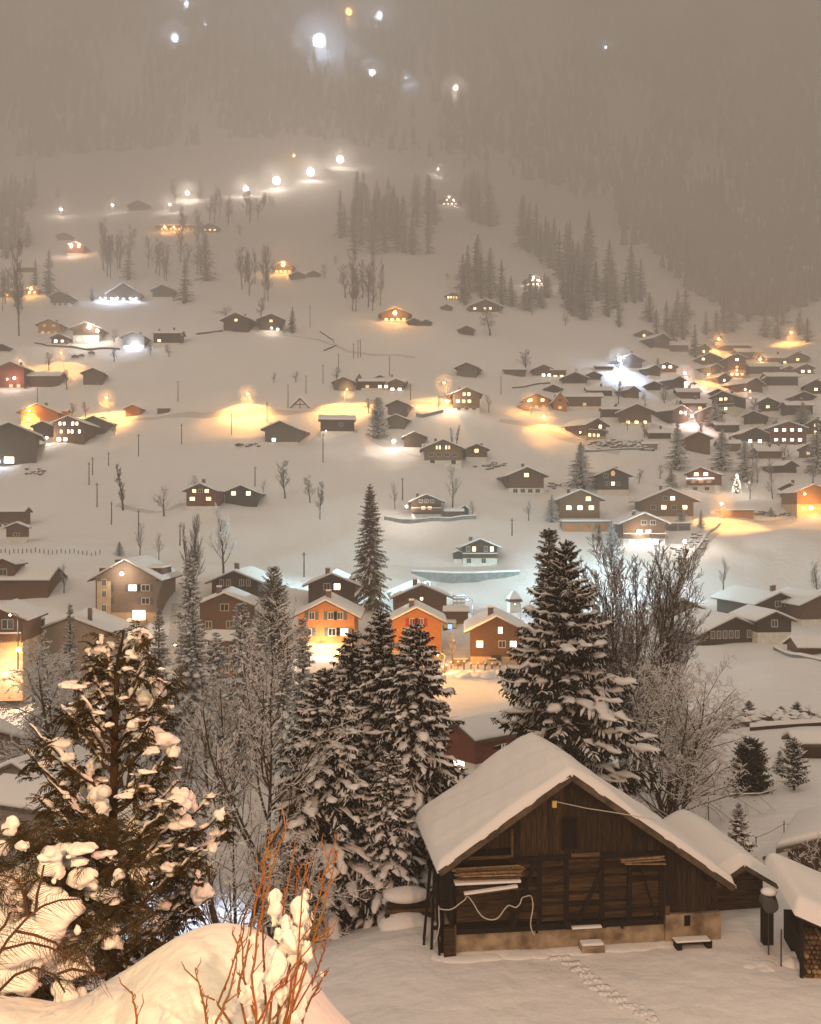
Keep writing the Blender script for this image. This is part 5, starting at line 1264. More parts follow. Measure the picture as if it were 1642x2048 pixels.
wall_line([(1550,1300),(1600,1316),(1660,1330)], .4, .5, M['concrete_grey'], 'driveway kerb wall below the small gabled chalet')
# snowy stones beside the lane
def rocks(name, spots, label, sz):
    r_ = np.random.default_rng(len(label)); ch_ = []
    for px, row, n_, sx, sy in spots:
        for _ in range(n_):
            p = ground(px+r_.normal(0, sx), row+r_.normal(0, sy)); v_, f_ = ico(1)
            s_ = sz*r_.uniform(.4, 1.1); ch_.append((v_*s_*np.array([1, 1, .7])*(1+r_.normal(0, .15, v_.shape))+np.array(p), f_))
    V, F = join(ch_); o_ = link(name, mesh_np(name, V, F, M['rock'])); tag(o_, label, 'rubble', kind='stuff')
rocks('rubble', [(1210,890,26,18,3),(1255,890,40,22,4),(1285,896,14,14,3)], 'heap of snowy stones behind the meadow of the yellow lit chalet', 1.5)
rocks('rubble', [(985,932,22,16,3),(1105,975,16,12,4),(78,945,12,12,4),(505,892,12,12,1.5)], 'snowy stones and logs heaped beside houses', 1.0)
rocks('rubble', [(1395,1082,30,10,5),(1360,1110,16,8,8),(1560,1030,30,30,1.5)], 'snowy boulders along the lane to the crossing', 1.1)
# cars
def car(px, row, wpx, label, Y=None, m='car', yaw=0, snow=True):
    P = ground(px, row) if Y is None else at(px, row, Y); P.z += .25; L = wpx*P.y/FPX; s_ = L/4.3
    root = empty('parked_car', P, R(yaw), label, 'car', 'parked cars'); root.scale = (s_, s_, s_)
    pr = [(-2.1, .35), (-2.15, .75), (-1.95, .92), (-1.2, .98), (-.65, 1.42), (1.0, 1.45), (1.75, .98), (2.1, .9), (2.15, .45), (2.0, .3), (-1.9, .3)]
    b = MB(); 
    n_ = len(pr); vs = []
    for y, ins in ((-.82, .10), (-.86, 0), (.86, 0), (.82, .10)):
        for x, z in pr: vs.append((x*(1-ins*.2), y if z < 1.0 else y*.86, z-(ins*.15 if z > .9 else 0)))
    fs = [tuple(range(n_)), tuple(range(4*n_-1, 3*n_-1, -1))]
    for r_ in range(3):
        for i_ in range(n_):
            j = (i_+1) % n_; fs.append((r_*n_+i_, (r_+1)*n_+i_, (r_+1)*n_+j, r_*n_+j))
    b.add(vs, fs); b.build('body', M[m], root)
    for y0, y1 in ((-.79, -.74), (.74, .79)):
        MB().prism([(-1.0, 1.0), (-.6, 1.34), (.1, 1.36), (.1, 1.0)], y0, y1).build('window', M['car_glass'], root)
        MB().prism([(.2, 1.0), (.2, 1.36), (.9, 1.36), (1.45, 1.0)], y0, y1).build('window', M['car_glass'], root)
    for x in (-1.35, 1.35):
        for y in (-.8, .8):
            MB().tube([(x, y-.12, .32), (x, y+.12, .32)], .33, 12).build('wheel', M['tyre'], root)
    if snow:
        MB().box(-.7, 1.1, -.66, .66, 1.45, 1.62).build('roof_snow', M['snow_soft'], root, bevel=.08)
        MB().box(-1.95, -1.2, -.68, .68, .97, 1.08).build('bonnet_snow', M['snow_soft'], root, bevel=.05)
car(983,1334,36,'snow dusted car in front of the brown chalet garage', m='car_light')
car(477,894,14,'small dark car on the snow left of the grey brown chalet')
car(150,717,14,'leftmost of three cars on the upper left road')
car(163,714,12,'middle one of three cars on the upper left road')
car(183,710,14,'rightmost of three cars on the upper left road')
car(1509,1033,13,'pale car beside the low orange garages', m='car_light')
car(1523,1032,13,'reddish car second from the low orange garages')
car(1386,772,14,'car parked on the bright lane at the top of the village')
car(886,1350,32,'car half hidden by the right spruce of the dark clump', m='car_light', Y=136)
car(205,843,16,'dark car on the blazing patch of road at the left')
# little snow topped post hut, sports stand, fence posts, lift frame
P = ground(1031, 1226); k = P.y/FPX; root = empty('transformer_hut', P, R(10), 'slim white hut with a peaked snow cap at the stream', 'hut')
MB().box(-11*k, 11*k, 0, 22*k, -1, 22*k).build('wall', M['plaster'], root)
MB().prism([(-15*k, 22*k), (15*k, 22*k), (12*k, 27*k), (-12*k, 27*k)], -3*k, 25*k).build('roof', M['roof'], root)
MB().add([(-14*k,-2*k,27.1*k),(14*k,-2*k,27.1*k),(14*k,24*k,27.1*k),(-14*k,24*k,27.1*k),(-4*k,8*k,43*k),(4*k,8*k,43*k),(4*k,14*k,43*k),(-4*k,14*k,43*k)], [(3,2,1,0),(4,5,6,7),(0,1,5,4),(1,2,6,5),(2,3,7,6),(3,0,4,7)]).build('roof_snow', M['snow_soft'], root, bevel=.1)
P = ground(918, 1218); k = P.y/FPX; root = empty('metal_stand', P, 0, 'see through metal stand with snowy rungs lit cold blue', 'stand')
for x in (-12, -4, 4, 12): MB().box((x-.4)*k, (x+.4)*k, 0, .12, -1, 30*k).build('upright', M['metal'], root)
for z in (4, 11, 18, 25):
    r_ = MB().box(-12*k, 12*k, -.1, .25, z*k, (z+1)*k).build('rung', M['metal'], root); MB().box(-12*k, 12*k, -.12, .3, (z+1)*k+.004, (z+3.4)*k).build('rung_snow', M['snow_soft'], r_)
P = ground(900, 1262); k = P.y/FPX; root = empty('awning', P, 0, 'yellow awning glowing behind the shuttered orange house', 'awning')
for x in (-12, 6): MB().box(x*k, (x+6)*k, 0, .5, 4*k, 14*k).build('awning_panel', M['yellow_sign'], root)
MB().box(-4.5*k, 4.5*k, .1, .4, 2*k, 11*k).build('lit_panel', mat('blue_panel', (.2,.3,.7), .5, emit=(.35,.5,1), es=1.6), root)
MB().box(-13*k, 13*k, .3, 3, -1, 4*k).build('base', M['wood_dark'], root)
MB().box(-13*k, 13*k, -.1, 3, 14.1*k, 17*k).build('awning_snow', M['snow_soft'], root)
P = ground(600, 818); k = P.y/FPX; root = empty('lift_frame', P, 0, 'snowy A shaped timber frame of the ski lift by the road', 'lift frame')
for sx in (-1, 1):
    MB().beam((sx*22*k, 0, -.5), (0, 0, 20*k), .45).build('beam', M['wood_brown'], root)
    MB().beam((sx*22*k, 0, .35), (0, 0, 20*k+.75), .7, .35).build('beam_snow', M['snow_soft'], root)
MB().beam((-10*k, 0, 8*k), (10*k, 0, 8*k), .35).build('crossbeam', M['wood_brown'], root)
MB().beam((0, 0, -.5), (0, 0, 19*k), .3).build('post', M['wood_brown'], root)
# fence of little posts along the lit parking field
root = empty('fence', ground(890, 1362), 0, 'row of little posts along the orange lit parking field', 'fence'); O = root.location
for x, y in [(884,1352),(893,1350),(902,1346),(916,1342),(928,1344),(942,1345),(956,1346),(970,1347),(984,1348),(1000,1349)]:
    p = ground(x, y)-O; MB().box(p.x-.07, p.x+.07, p.y-.07, p.y+.07, p.z-.4, p.z+1.1).build('post', M['pole'], root)
    MB().box(p.x-.12, p.x+.12, p.y-.12, p.y+.12, p.z+1.104, p.z+1.28).build('post_snow', M['snow_soft'], root)
root = empty('garden_steps', ground(915, 1335), 0, 'snowy stone steps and railing beside the shuttered orange house', 'steps')
k = root.location.y/FPX
for i_ in range(5): MB().box((-8+i_*.5)*k, (8+i_*3)*k, i_*.5, 6, -1, (i_+1)*1.6*k).build('step', M['concrete'], root)
MB().box(-8*k, 24*k, 2.4, 6.2, 8.1*k, 11*k).build('step_snow', M['snow_soft'], root, bevel=.1)
tree('mbare', 905, 1330, 1262, 46, 'leaning bare tree between the shuttered orange house and the brown chalet')
root = empty('fence', ground(90, 1109), 0, 'line of short fence posts across the foot of the left meadow', 'fence'); O = root.location
for i_ in range(24):
    p = ground(2+i_*8.6, 1107+2*math.sin(i_*.7)+.02*i_*8)-O; MB().box(p.x-.06, p.x+.06, p.y-.06, p.y+.06, p.z-.4, p.z+.75+.1*(i_ % 3)).build('post', M['pole'], root)
# parking field: orange lit bank heaps
ch_ = []; r_ = np.random.default_rng(4)
for i_ in range(26):
    p = ground(860+i_*6.2, 1352+r_.normal(0, 2)); v_, f_ = ico(2); ch_.append((v_*np.array([1.0, .9, .5])*r_.uniform(.5, 1.2)*(1+r_.normal(0, .06, v_.shape))+np.array(p), f_))
V, F = join(ch_); o = link('snow_bank', mesh_np('snow_bank', V, F, M['snow_soft'], smooth=True)); tag(o, 'ploughed snow bank along the parking field', 'snow bank', kind='stuff')
# decorated tree
P = ground(1474, 988); k = P.y/FPX; dt = plant(LIB['mfir1'], P, 'decorated_tree', 'small tree wrapped in dazzling strings of lights beside the red gabled chalet', 'tree', None, (16*k/.42, 16*k/.42, 40*k), .3)
b = MB(); r_ = random.Random(3)
for i_ in range(90):
    t_ = r_.random(); a_ = i_*1.9; rr_ = .23*(1-t_)+.03; x, y, z = math.cos(a_)*rr_, math.sin(a_)*rr_, .06+.9*t_
    sxy = .012; b.box(x-sxy, x+sxy, y-sxy, y+sxy, z-.008, z+.008)
b.build('light_string', M['lit_white'], dt); point('tree_light', (0, -.9, .5), LC['w'], 900, .6, dt)
# Marker posts and a wire across the snow at the right
root = empty('wire_fence', ground(1540, 1672), 0, 'thin wire fence with short posts across the snow behind the annex', 'fence'); O = root.location.copy(); prev = None
for x, y, h_ in [(1410,1662,24),(1417,1640,44),(1512,1690,14),(1568,1678,34),(1642,1660,10)]:
    p = ground(x, y)-O; k = (p.y+O.y)/FPX; MB().tube([(p.x, p.y, p.z-.3), (p.x, p.y, p.z+h_*k)], .025, 5).build('post', M['pole'], root)
    q = Vector((p.x, p.y, p.z+h_*k*.8))
    if prev is not None: MB().tube([prev, prev.lerp(q, .5)-Vector((0, 0, .05)), q], .012, 4).build('wire', M['metal'], root)
    prev = q
root = empty('round_sign', ground(1530, 1742), 0, 'small round sign on a post behind the annex roof', 'sign'); k = root.location.y/FPX
MB().tube([(0, 0, -.3), (0, 0, 18*k)], .02, 6).build('post', M['metal'], root)
MB().tube([(0, -.02, 22*k), (0, .02, 22*k)], 5*k, 16).build('sign_plate', M['shutter'], root)
# ------------------------------------------------------------------ the old barn in the foreground
BY = 32.0; BX = (1139.6-821)/FPX*BY-.10; BZ = -(1895-1024)/FPX*BY
barn = empty('barn', (BX, BY, BZ), R(7), 'old dark timber barn with a thick slab of snow on its wide gable roof', 'barn')
kb = BY/FPX
def bz(row): return (1895-row)*kb
def bx(px): return (px-1139.6)*kb
AP = 5.90; SL_, SR_ = .675, .70                  # apex height, roof slopes left and right
XL, XR = -4.25, 5.40                           # eaves
WL, WR = -3.77, 5.18                           # walls
LEN = 4.3
def rz_(x): return AP - (SL_*-x if x < 0 else SR_*x)
wbm = mat('barn_plank', (0.0136,0.0081,0.0043), .85, scale=3.0, bump=.7, bscale=16, col2=(0.0527,0.0291,0.0130), stretch=(7,7,.7))
wbs = mat('barn_slat', (0.0217,0.0124,0.0062), .85, scale=3.0, bump=.7, bscale=16, col2=(0.0806,0.0465,0.0198), stretch=(.7,7,7))
wbs2 = mat('barn_slat_dark', (0.0093,0.0056,0.0031), .85, scale=3.0, bump=.7, bscale=16, col2=(0.0434,0.0248,0.0112), stretch=(.7,7,7))
wbs3 = mat('barn_slat_light', (0.0434,0.0260,0.0124), .85, scale=3.0, bump=.7, bscale=16, col2=(0.1302,0.0775,0.0341), stretch=(.7,7,7))
wbm2 = mat('barn_plank_dark', (0.0062,0.0037,0.0025), .85, scale=3.0, bump=.7, bscale=16, col2=(0.0310,0.0174,0.0081), stretch=(7,7,.7))
wbm3 = mat('barn_plank_light', (0.0217,0.0130,0.0068), .85, scale=3.0, bump=.7, bscale=16, col2=(0.0868,0.0484,0.0211), stretch=(7,7,.7))
wpale = mat('worn_plank', (0.1600,0.1000,0.0440), .85, scale=4.0, bump=.5, bscale=16, col2=(0.0560,0.0320,0.0160), stretch=(.7,7,7))
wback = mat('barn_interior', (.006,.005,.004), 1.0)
wbeam = mat('barn_beam', (0.0087,0.0056,0.0037), .85, var=.4, scale=3, bump=.5, bscale=12, stretch=(5,5,1))
# body behind the planks
b = MB(); pr = [(WL+.06, .6), (WR-.06, .6), (WR-.06, rz_(WR)-.30), (0, AP-.34), (WL+.06, rz_(WL)-.30)]
b.prism(pr, .10, LEN); b.build('inner_wall', wback, barn)
b = MB().box(WL, WR-1.9, -.02, LEN, -1.2, .66).box(WR-1.896, WR, -.10, LEN, -1.2, .92); b.build('concrete_base', M['concrete'], barn, bevel=.03)
rng_b = random.Random(2)
def plank(x0, x1, z0, z1a, z1b, y=0.0, m=None, th=.035):
    """vertical board whose top follows the roof"""
    y += rng_b.uniform(-.012, .012)
    v = [(x0,y-th,z0),(x1,y-th,z0),(x1,y,z0),(x0,y,z0),(x0,y-th,z1a),(x1,y-th,z1b),(x1,y,z1b),(x0,y,z1a)]
    return MB().add(v, [(0,3,2,1),(4,5,6,7),(0,1,5,4),(1,2,6,5),(2,3,7,6),(3,0,4,7)]).build('plank', m or rng_b.choice((wbm, wbm, wbm2, wbm3)), barn)
# upper gable boards
x = -3.70
while x < 3.15:
    wdt = rng_b.uniform(.15, .20); x1 = min(x+wdt, 3.17)
    zlo = bz(1716)+rng_b.uniform(-.02, .02)
    if x < -1.80: zlo = bz(1690)
    ta, tb = rz_(x)-.36, rz_(x1)-.36
    if min(ta, tb) > zlo+.05: plank(x, x1-.012, zlo, ta, tb)
    x = x1
# right hand boards down to the base
x = 3.18
while x < WR-.1:
    wdt = rng_b.uniform(.15, .20); x1 = min(x+wdt, WR-.06); ta, tb = rz_(x)-.34, rz_(x1)-.34
    if min(ta, tb) > .98: plank(x, x1-.012, .96+rng_b.uniform(0, .04), ta, tb, y=.02)
    x = x1
# left boards, dark, behind the firewood
z = .98
while z < 2.55:
    h_ = rng_b.uniform(.15, .20); MB().box(-3.60, -1.84, .02, .05+rng_b.uniform(0, .02), z, z+h_-.014).build('plank', wbs, barn); z += h_
# louvred slats between the posts
posts = [-1.81, -.93, -.04, 1.14, 2.07, 3.14]
for i_ in range(5):
    xa, xb = posts[i_]+.075, posts[i_+1]-.075
    z = bz(1838)
    while z < bz(1722):
        hh_ = .103; lean = .035; jj = rng_b.uniform(-.006, .006); y0 = .0
        m_ = rng_b.choice((wbs, wbs2, wbs3)) if not (i_ == 2 and (1788 < 1895-z/kb < 1800 or 1714 < 1895-z/kb < 1724 or rng_b.random() < .10)) else wpale
        lean = .055
        v = [(xa,y0-lean-.02,z+jj),(xb,y0-lean-.02,z-jj),(xb,y0-lean+.005,z-jj),(xa,y0-lean+.005,z+jj),(xa,y0,z+hh_*.66+jj),(xb,y0,z+hh_*.66-jj),(xb,y0+.025,z+hh_*.66-jj),(xa,y0+.025,z+hh_*.66+jj)]
        MB().add(v, [(0,3,2,1),(4,5,6,7),(0,1,5,4),(1,2,6,5),(2,3,7,6),(3,0,4,7)]).build('slat', m_, barn)
        z += hh_
for x in posts: MB().box(x-.075, x+.075, -.12, -.0, .70, bz(1716)).build('post', wbeam, barn)
MB().box(-1.95, 3.30, -.15, -.0, bz(1716)+.002, bz(1716)+.13).build('lintel', wbeam, barn)
MB().box(-3.75, 3.2, -.16, -.0, .66, .82).build('sill', wbeam, barn)
for i_, (a_, c_) in enumerate([((bx(1025), .72), (bx(1072), bz(1716))), ((bx(1325), .72), (bx(1288), bz(1735))), ((bx(1160), .9), (bx(1210), bz(1735)))]):
    MB().beam((a_[0], -.17, a_[1]), (c_[0], -.17, c_[1]), .05, .13).build('brace', wbeam, barn)
# upper hatch
hx0, hx1, hz0, hz1 = bx(1131), bx(1158), bz(1695), bz(1636)
for q in ((hx0-.05, hx0, hz0, hz1), (hx1, hx1+.05, hz0, hz1), (hx0-.05, hx1+.05, hz1+.002, hz1+.06), (hx0-.05, hx1+.05, hz0-.06, hz0-.002)):
    MB().box(q[0], q[1], -.075, -.03, q[2], q[3]).build('hatch_frame', wbeam, barn)
MB().box(hx0+.01, hx1-.01, -.06, -.045, hz0+.01, hz1-.01).build('hatch', wback, barn)
MB().box(bx(1025), bx(1030), -.09, -.05, bz(1708), bz(1650)).build('batten', wpale, barn)
MB().box(bx(1146), bx(1204), -.19, -.13, bz(1711), bz(1704)).build('batten', wpale, barn)
MB().box(bx(935), bx(1028), -.09, -.05, bz(1710), bz(1704)).build('batten', wpale, barn)
# roof boards, verge boards, rafters, snow
def roofprof(t0, t1, inset=0.0):
    return [(XL+inset, rz_(XL)+t0), (0, AP+t0), (XR-inset, rz_(XR)+t0), (XR-inset, rz_(XR)+t1), (0, AP+t1), (XL+inset, rz_(XL)+t1)]
MB().prism(roofprof(-.30, -.20), -.55, LEN+.4).build('roof', wbeam, barn)
for sx in (-1, 1):
    xe = XL if sx < 0 else XR
    MB().beam((0, -.60, AP-.245), (xe, -.60, rz_(xe)-.245), .05, .20, up=(0, 0, 1)).build('verge_board', mat('verge_wood', (.09,.065,.04), .85, var=.4, scale=3, bump=.5, bscale=12) if sx < 0 else bpy.data.materials['verge_wood'], barn)
    for yy in (-.4, .5):
        MB().beam((0, yy, AP-.37), (xe*.97, yy, rz_(xe*.97)-.37), .10, .13).build('rafter', wbeam, barn)
for x in (-3.4, -1.9, 0, 2.4, 4.6): MB().box(x-.07, x+.07, -.52, .02, rz_(x)-.56, rz_(x)-.42).build('purlin', wbeam, barn)
# snow slab with rounded verge, sagging a little between rafters
nxs, nys = 90, 40
rs = np.random.default_rng(8); ux = np.linspace(0, 1, nxs); uy = np.linspace(0, 1, nys)
xs_ = XL-.06 + (XR-XL+.12)*ux; ys_ = -.62 + (LEN+1.15)*uy
T0, TH = -.195, .34
def nz(x, y): return .03*np.sin(x*.9+1.3)*np.sin(y*1.1)+.02*np.sin(x*7.3+y*3.1)*np.sin(y*6.1-x*2)+.018*np.sin(x*1.7+.6*y)+.016*np.sin(y*2.3+x*.7)+.012*np.sin(x*4.1-y*1.3+2)+.010*np.sin(y*5.2+x*2.9)
Xg, Yg = np.meshgrid(xs_, ys_)
rg = AP - np.where(Xg < 0, SL_*-Xg, SR_*Xg)
rg = rg - .10*np.exp(-(Xg/.28)**2)                        # rounded ridge
ed = np.minimum(np.minimum(Xg-xs_[0], xs_[-1]-Xg), np.minimum(Yg-ys_[0], ys_[-1]-Yg))
th = (TH+.05*np.sin(Xg*.8+2)+.04*np.sin(Xg*2.3+Yg))*np.sqrt(np.clip(1-(1-np.clip(ed/.20, 0, 1))**2, 0, 1)) + nz(Xg, Yg)*np.clip(ed/.3, 0, 1)
top = np.stack([Xg, Yg, rg+T0+.004+np.maximum(th, .0)], -1).reshape(-1, 3)
top[:, 1] += np.where(ed.ravel() < .02, .014*np.sin(top[:, 0]*5.3)+.010*np.sin(top[:, 0]*11.7+1), 0)
bot = np.stack([Xg, Yg, np.broadcast_to(AP - np.where(Xg < 0, SL_*-Xg, SR_*Xg), Xg.shape)+T0], -1)
bl = [top]; i_ = (np.arange(nys-1)*nxs)[:, None]+np.arange(nxs-1)[None]
FF = [np.stack([i_, i_+1, i_+nxs+1, i_+nxs], -1).reshape(-1, 4)]
# skirt
edge = [(0, j) for j in range(nxs)]+[(r_, nxs-1) for r_ in range(1, nys)]+[(nys-1, j) for j in range(nxs-2, -1, -1)]+[(r_, 0) for r_ in range(nys-2, 0, -1)]
eb = np.array([bot[r_, j] for r_, j in edge]); ei = np.array([r_*nxs+j for r_, j in edge]); n_ = len(edge); o_ = len(top)
top2 = top.copy(); top2[ei, 2] += .10
k_ = np.arange(n_); FF.append(np.stack([ei[k_], o_+k_, o_+(k_+1) % n_, ei[(k_+1) % n_]], -1))
link('roof_snow', mesh_np('roof_snow', np.concatenate([top2, eb]), FF, M['snow_soft'], smooth=True), barn)
# open lean-to on the left: poles, boards, clutter
for x, y, tx, w_ in [(-4.05, .1, 0, .12), (-3.95, 1.5, 0, .11), (-4.35, .5, .1, .08), (-4.5, 1.3, .25, .08), (-4.15, -.1, -.15, .07), (-4.55, .9, .2, .07), (-3.85, -.25, .05, .09)]:
    MB().beam((x, y, -.3), (x+tx, y, min(2.35, rz_(max(x+tx, XL+.1))-.35)), w_).build('pole', wbeam, barn)
for z_ in (.85, 1.55): MB().beam((-4.4, .0, z_), (-3.7, .0, z_+.05), .06, .12).build('rail', wbeam, barn)
MB().box(-4.05, -3.70, -.30, -.20, -.05, .95).build('post', wbs, barn)
MB().box(-3.72, -3.66, -.30, -.20, -.05, 1.0).build('post', wpale, barn)
def free(o, name=None):
    """lift a barn-space object to top level"""
    mw = barn.matrix_basis @ o.matrix_basis; o.parent = None; o.matrix_basis = mw; return o
bm_ = Matrix.LocRotScale(barn.location, barn.rotation_euler, None)
def top_at(name, loc, label, cat, group=None):
    e_ = empty(name, bm_ @ Vector(loc), R(7), label, cat, group); return e_
# bundles of stored laths on brackets
def bundle(x0, x1, z0, n_, label, y=-.28, hh_=.4, seed=1, tilt=.0):
    r_ = random.Random(seed); e_ = top_at('lath_bundle', ((x0+x1)/2, y, z0), label, 'timber bundle')
    for i_ in range(n_):
        a_ = (x0-x1)/2+r_.uniform(0, .25)*(x1-x0)*.5; c_ = (x1-x0)/2-r_.uniform(0, .3)*(x1-x0)*.5; zz = hh_*i_/n_+r_.uniform(-.02, .02); yy = r_.uniform(-.16, .14)
        MB().beam((a_, yy, zz+r_.uniform(-.03, .03)), (c_, yy+r_.uniform(-.05, .05), zz+tilt+r_.uniform(-.04, .04)), r_.uniform(.03, .06), r_.uniform(.02, .05)).build('lath', M['hay'] if r_.random() < .6 else wpale, e_)
    return e_
e_ = bundle(bx(903), bx(1052), bz(1744), 26, 'bundle of split laths hung under the eave left of the slats', hh_=.42, seed=3)
MB().box((bx(903)-bx(1052))/2+.1, (bx(1052)-bx(903))/2-.2, -.18, .12, -.10, -.03).build('snow_cover', M['snow_soft'], e_)
for q in (-.8, .5): MB().box(q-.04, q+.04, -.2, .26, -.16, -.104).build('bracket', wbeam, e_)
e_ = bundle(bx(1242), bx(1338), bz(1727), 14, 'bundle of weathered laths hung right of the slats', hh_=.20, seed=5)
for q in (-.5, .5): MB().box(q-.04, q+.04, -.2, .26, -.08, -.02).build('bracket', wbeam, e_)
e_ = top_at('snowy_board', (bx(985), -.5, bz(1762)), 'single snowy board jutting out below the lath bundle', 'board')
MB().beam((-.95, 0, -.10), (.75, 0, .06), .16, .04).build('board', wpale, e_); MB().beam((-.95, 0, -.05), (.75, 0, .11), .15, .06).build('board_snow', M['snow_soft'], e_)
# pale hose looped across the front
pts = [(186,716),(215,722),(240,718),(262,703),(280,680),(288,667),(296,672),(305,684),(318,705),(335,735),(355,757),(382,767),(405,764),(420,750),(434,731),(450,717),(466,722),(480,725),(494,712),(501,692),(513,678),(526,676),(538,690),(543,715),(541,745),(535,775),(535,800),(542,822),(552,836)]
e_ = MB(); Z0 = (bx(985), bz(1762))
cps = [((780+u/1.905-1139.6)*kb, -.30 - (.22 if v_ < 690 else .05), (1895-(1420+v_/1.905))*kb) for u, v_ in pts]
sm = []
for i_ in range(len(cps)-1):
    p0, p1, p2, p3 = [Vector(cps[max(0, min(len(cps)-1, i_+d_))]) for d_ in (-1, 0, 1, 2)]
    for t_ in (0, .33, .66): sm.append(.5*((2*p1)+(-p0+p2)*t_+(2*p0-5*p1+4*p2-p3)*t_*t_+(-p0+3*p1-3*p2+p3)*t_**3))
e_.tube(sm, .017, 6); o = e_.build('hose', M['cable']); o.matrix_basis = bm_; tag(o, 'pale hose looping across the front of the old barn', 'hose')
e_ = MB().tube([(bx(878), -.3, bz(1792)), (bx(879), -.32, bz(1830)), (bx(874), -.3, bz(1855)), (bx(869), -.28, bz(1862))], .015, 6).build('hose', M['cable']); e_.matrix_basis = bm_; tag(e_, 'short end of pale hose hanging at the left corner of the barn', 'hose')
e_ = top_at('junction_box', (bx(1111), -.12, bz(1603)), 'small yellow junction box under the barn gable', 'box')
MB().box(-.07, .07, -.1, 0, -.12, .10).build('box_body', M['yellow'], e_); MB().box(-.085, .085, -.12, .01, .104, .13).build('box_lid', M['metal'], e_)
w0 = Vector((bx(1111), -.2, bz(1598))); w1 = Vector((bx(1232), -.68, bz(1617))); w2 = Vector((bx(1310), -.7, bz(1632)))
o = MB().tube([w0, w0.lerp(w1, .5)-Vector((0, 0, .03)), w1, w2], .014, 5).build('wire', M['cable']); o.matrix_basis = bm_; tag(o, 'pale wire strung from the junction box over the right roof edge', 'wire')
# things at the foot of the barn
e_ = top_at('stone_step', (bx(1185), -.35, .0), 'snow capped stone step at the middle of the barn base', 'step')
MB().box(-.38, .38, -.16, .22, -.2, .20).build('slab', M['concrete'], e_, bevel=.02); MB().box(-.36, .36, -.15, .22, .204, .30).build('snow_cap', M['snow_soft'], e_, bevel=.05)
e_ = top_at('plank_bench', (bx(1388), -.55, .0), 'low plank bench with snow at the right of the barn base', 'bench')
MB().box(-.60, .60, -.16, .2, .20, .25).build('seat', wbeam, e_); MB().box(-.61, .55, -.17, .2, .254, .32).build('snow_cap', M['snow_soft'], e_, bevel=.04)
for x in (-.5, .5): MB().box(x-.08, x+.08, -.18, .18, -.2, .196).build('leg', wbeam, e_)
MB().box(bx(1146), bx(1206), -.30, -.161, .70, .76).build('ledge_snow', M['snow_soft'], barn)
for x in (bx(1140), bx(1213)): MB().beam((x, -.2, .68), (x, -.2, .90), .12).build('hinge_block', wbeam, barn)
MB().box(bx(1382), bx(1394), -.14, -.104, .55, .88).build('wall_slot', wback, barn)
MB().box(bx(1341), bx(1350), -.16, -.104, .95, 1.25).build('stub_post', wpale, barn)
for x in (bx(1078), bx(1254)): MB().tube([(x, -.035, .56), (x, -.021, .56)], .045, 10).build('drain_hole', wback, barn)
# snow drifted against the wall foot
ch_ = []; r_ = np.random.default_rng(12)
for i_ in range(70):
    v_, f_ = ico(2); x = WL-.4+i_*.139; ch_.append((v_*np.array([.60, .36, .07])*r_.uniform(.6, 1.15, 3)+np.array([x+r_.normal(0, .2), -.22+r_.normal(0, .08), -.02]), f_))
V, F = join(ch_); o = link('snow_drift', mesh_np('snow_drift', V, F, M['snow_soft'], smooth=True)); o.matrix_basis = bm_; tag(o, 'snow drifted against the foot of the barn', 'snow drift', kind='stuff')
# logs under snow left behind the barn
e_ = empty('log_pile', at(812, 1846, 35.0), R(8), 'snow covered stack of boards left of the barn', 'wood pile')
for i_ in range(4): MB().beam((-.75+i_*.05, i_*.12, .25+i_*.16), (.9, i_*.1, .27+i_*.16), .30, .12).build('board', wpale if i_ % 2 else wbs, e_)
V, F = ico(3); V = V*np.array([.85, .5, .26])+np.array([.05, .2, .92]); link('pile_snow', mesh_np('pile_snow', V, F, M['snow_soft'], smooth=True), e_)
V, F = ico(3); link('foot_snow', mesh_np('foot_snow', V*np.array([1.0, .7, .42])+np.array([0, -.1, -.02]), F, M['snow_soft'], smooth=True), e_)
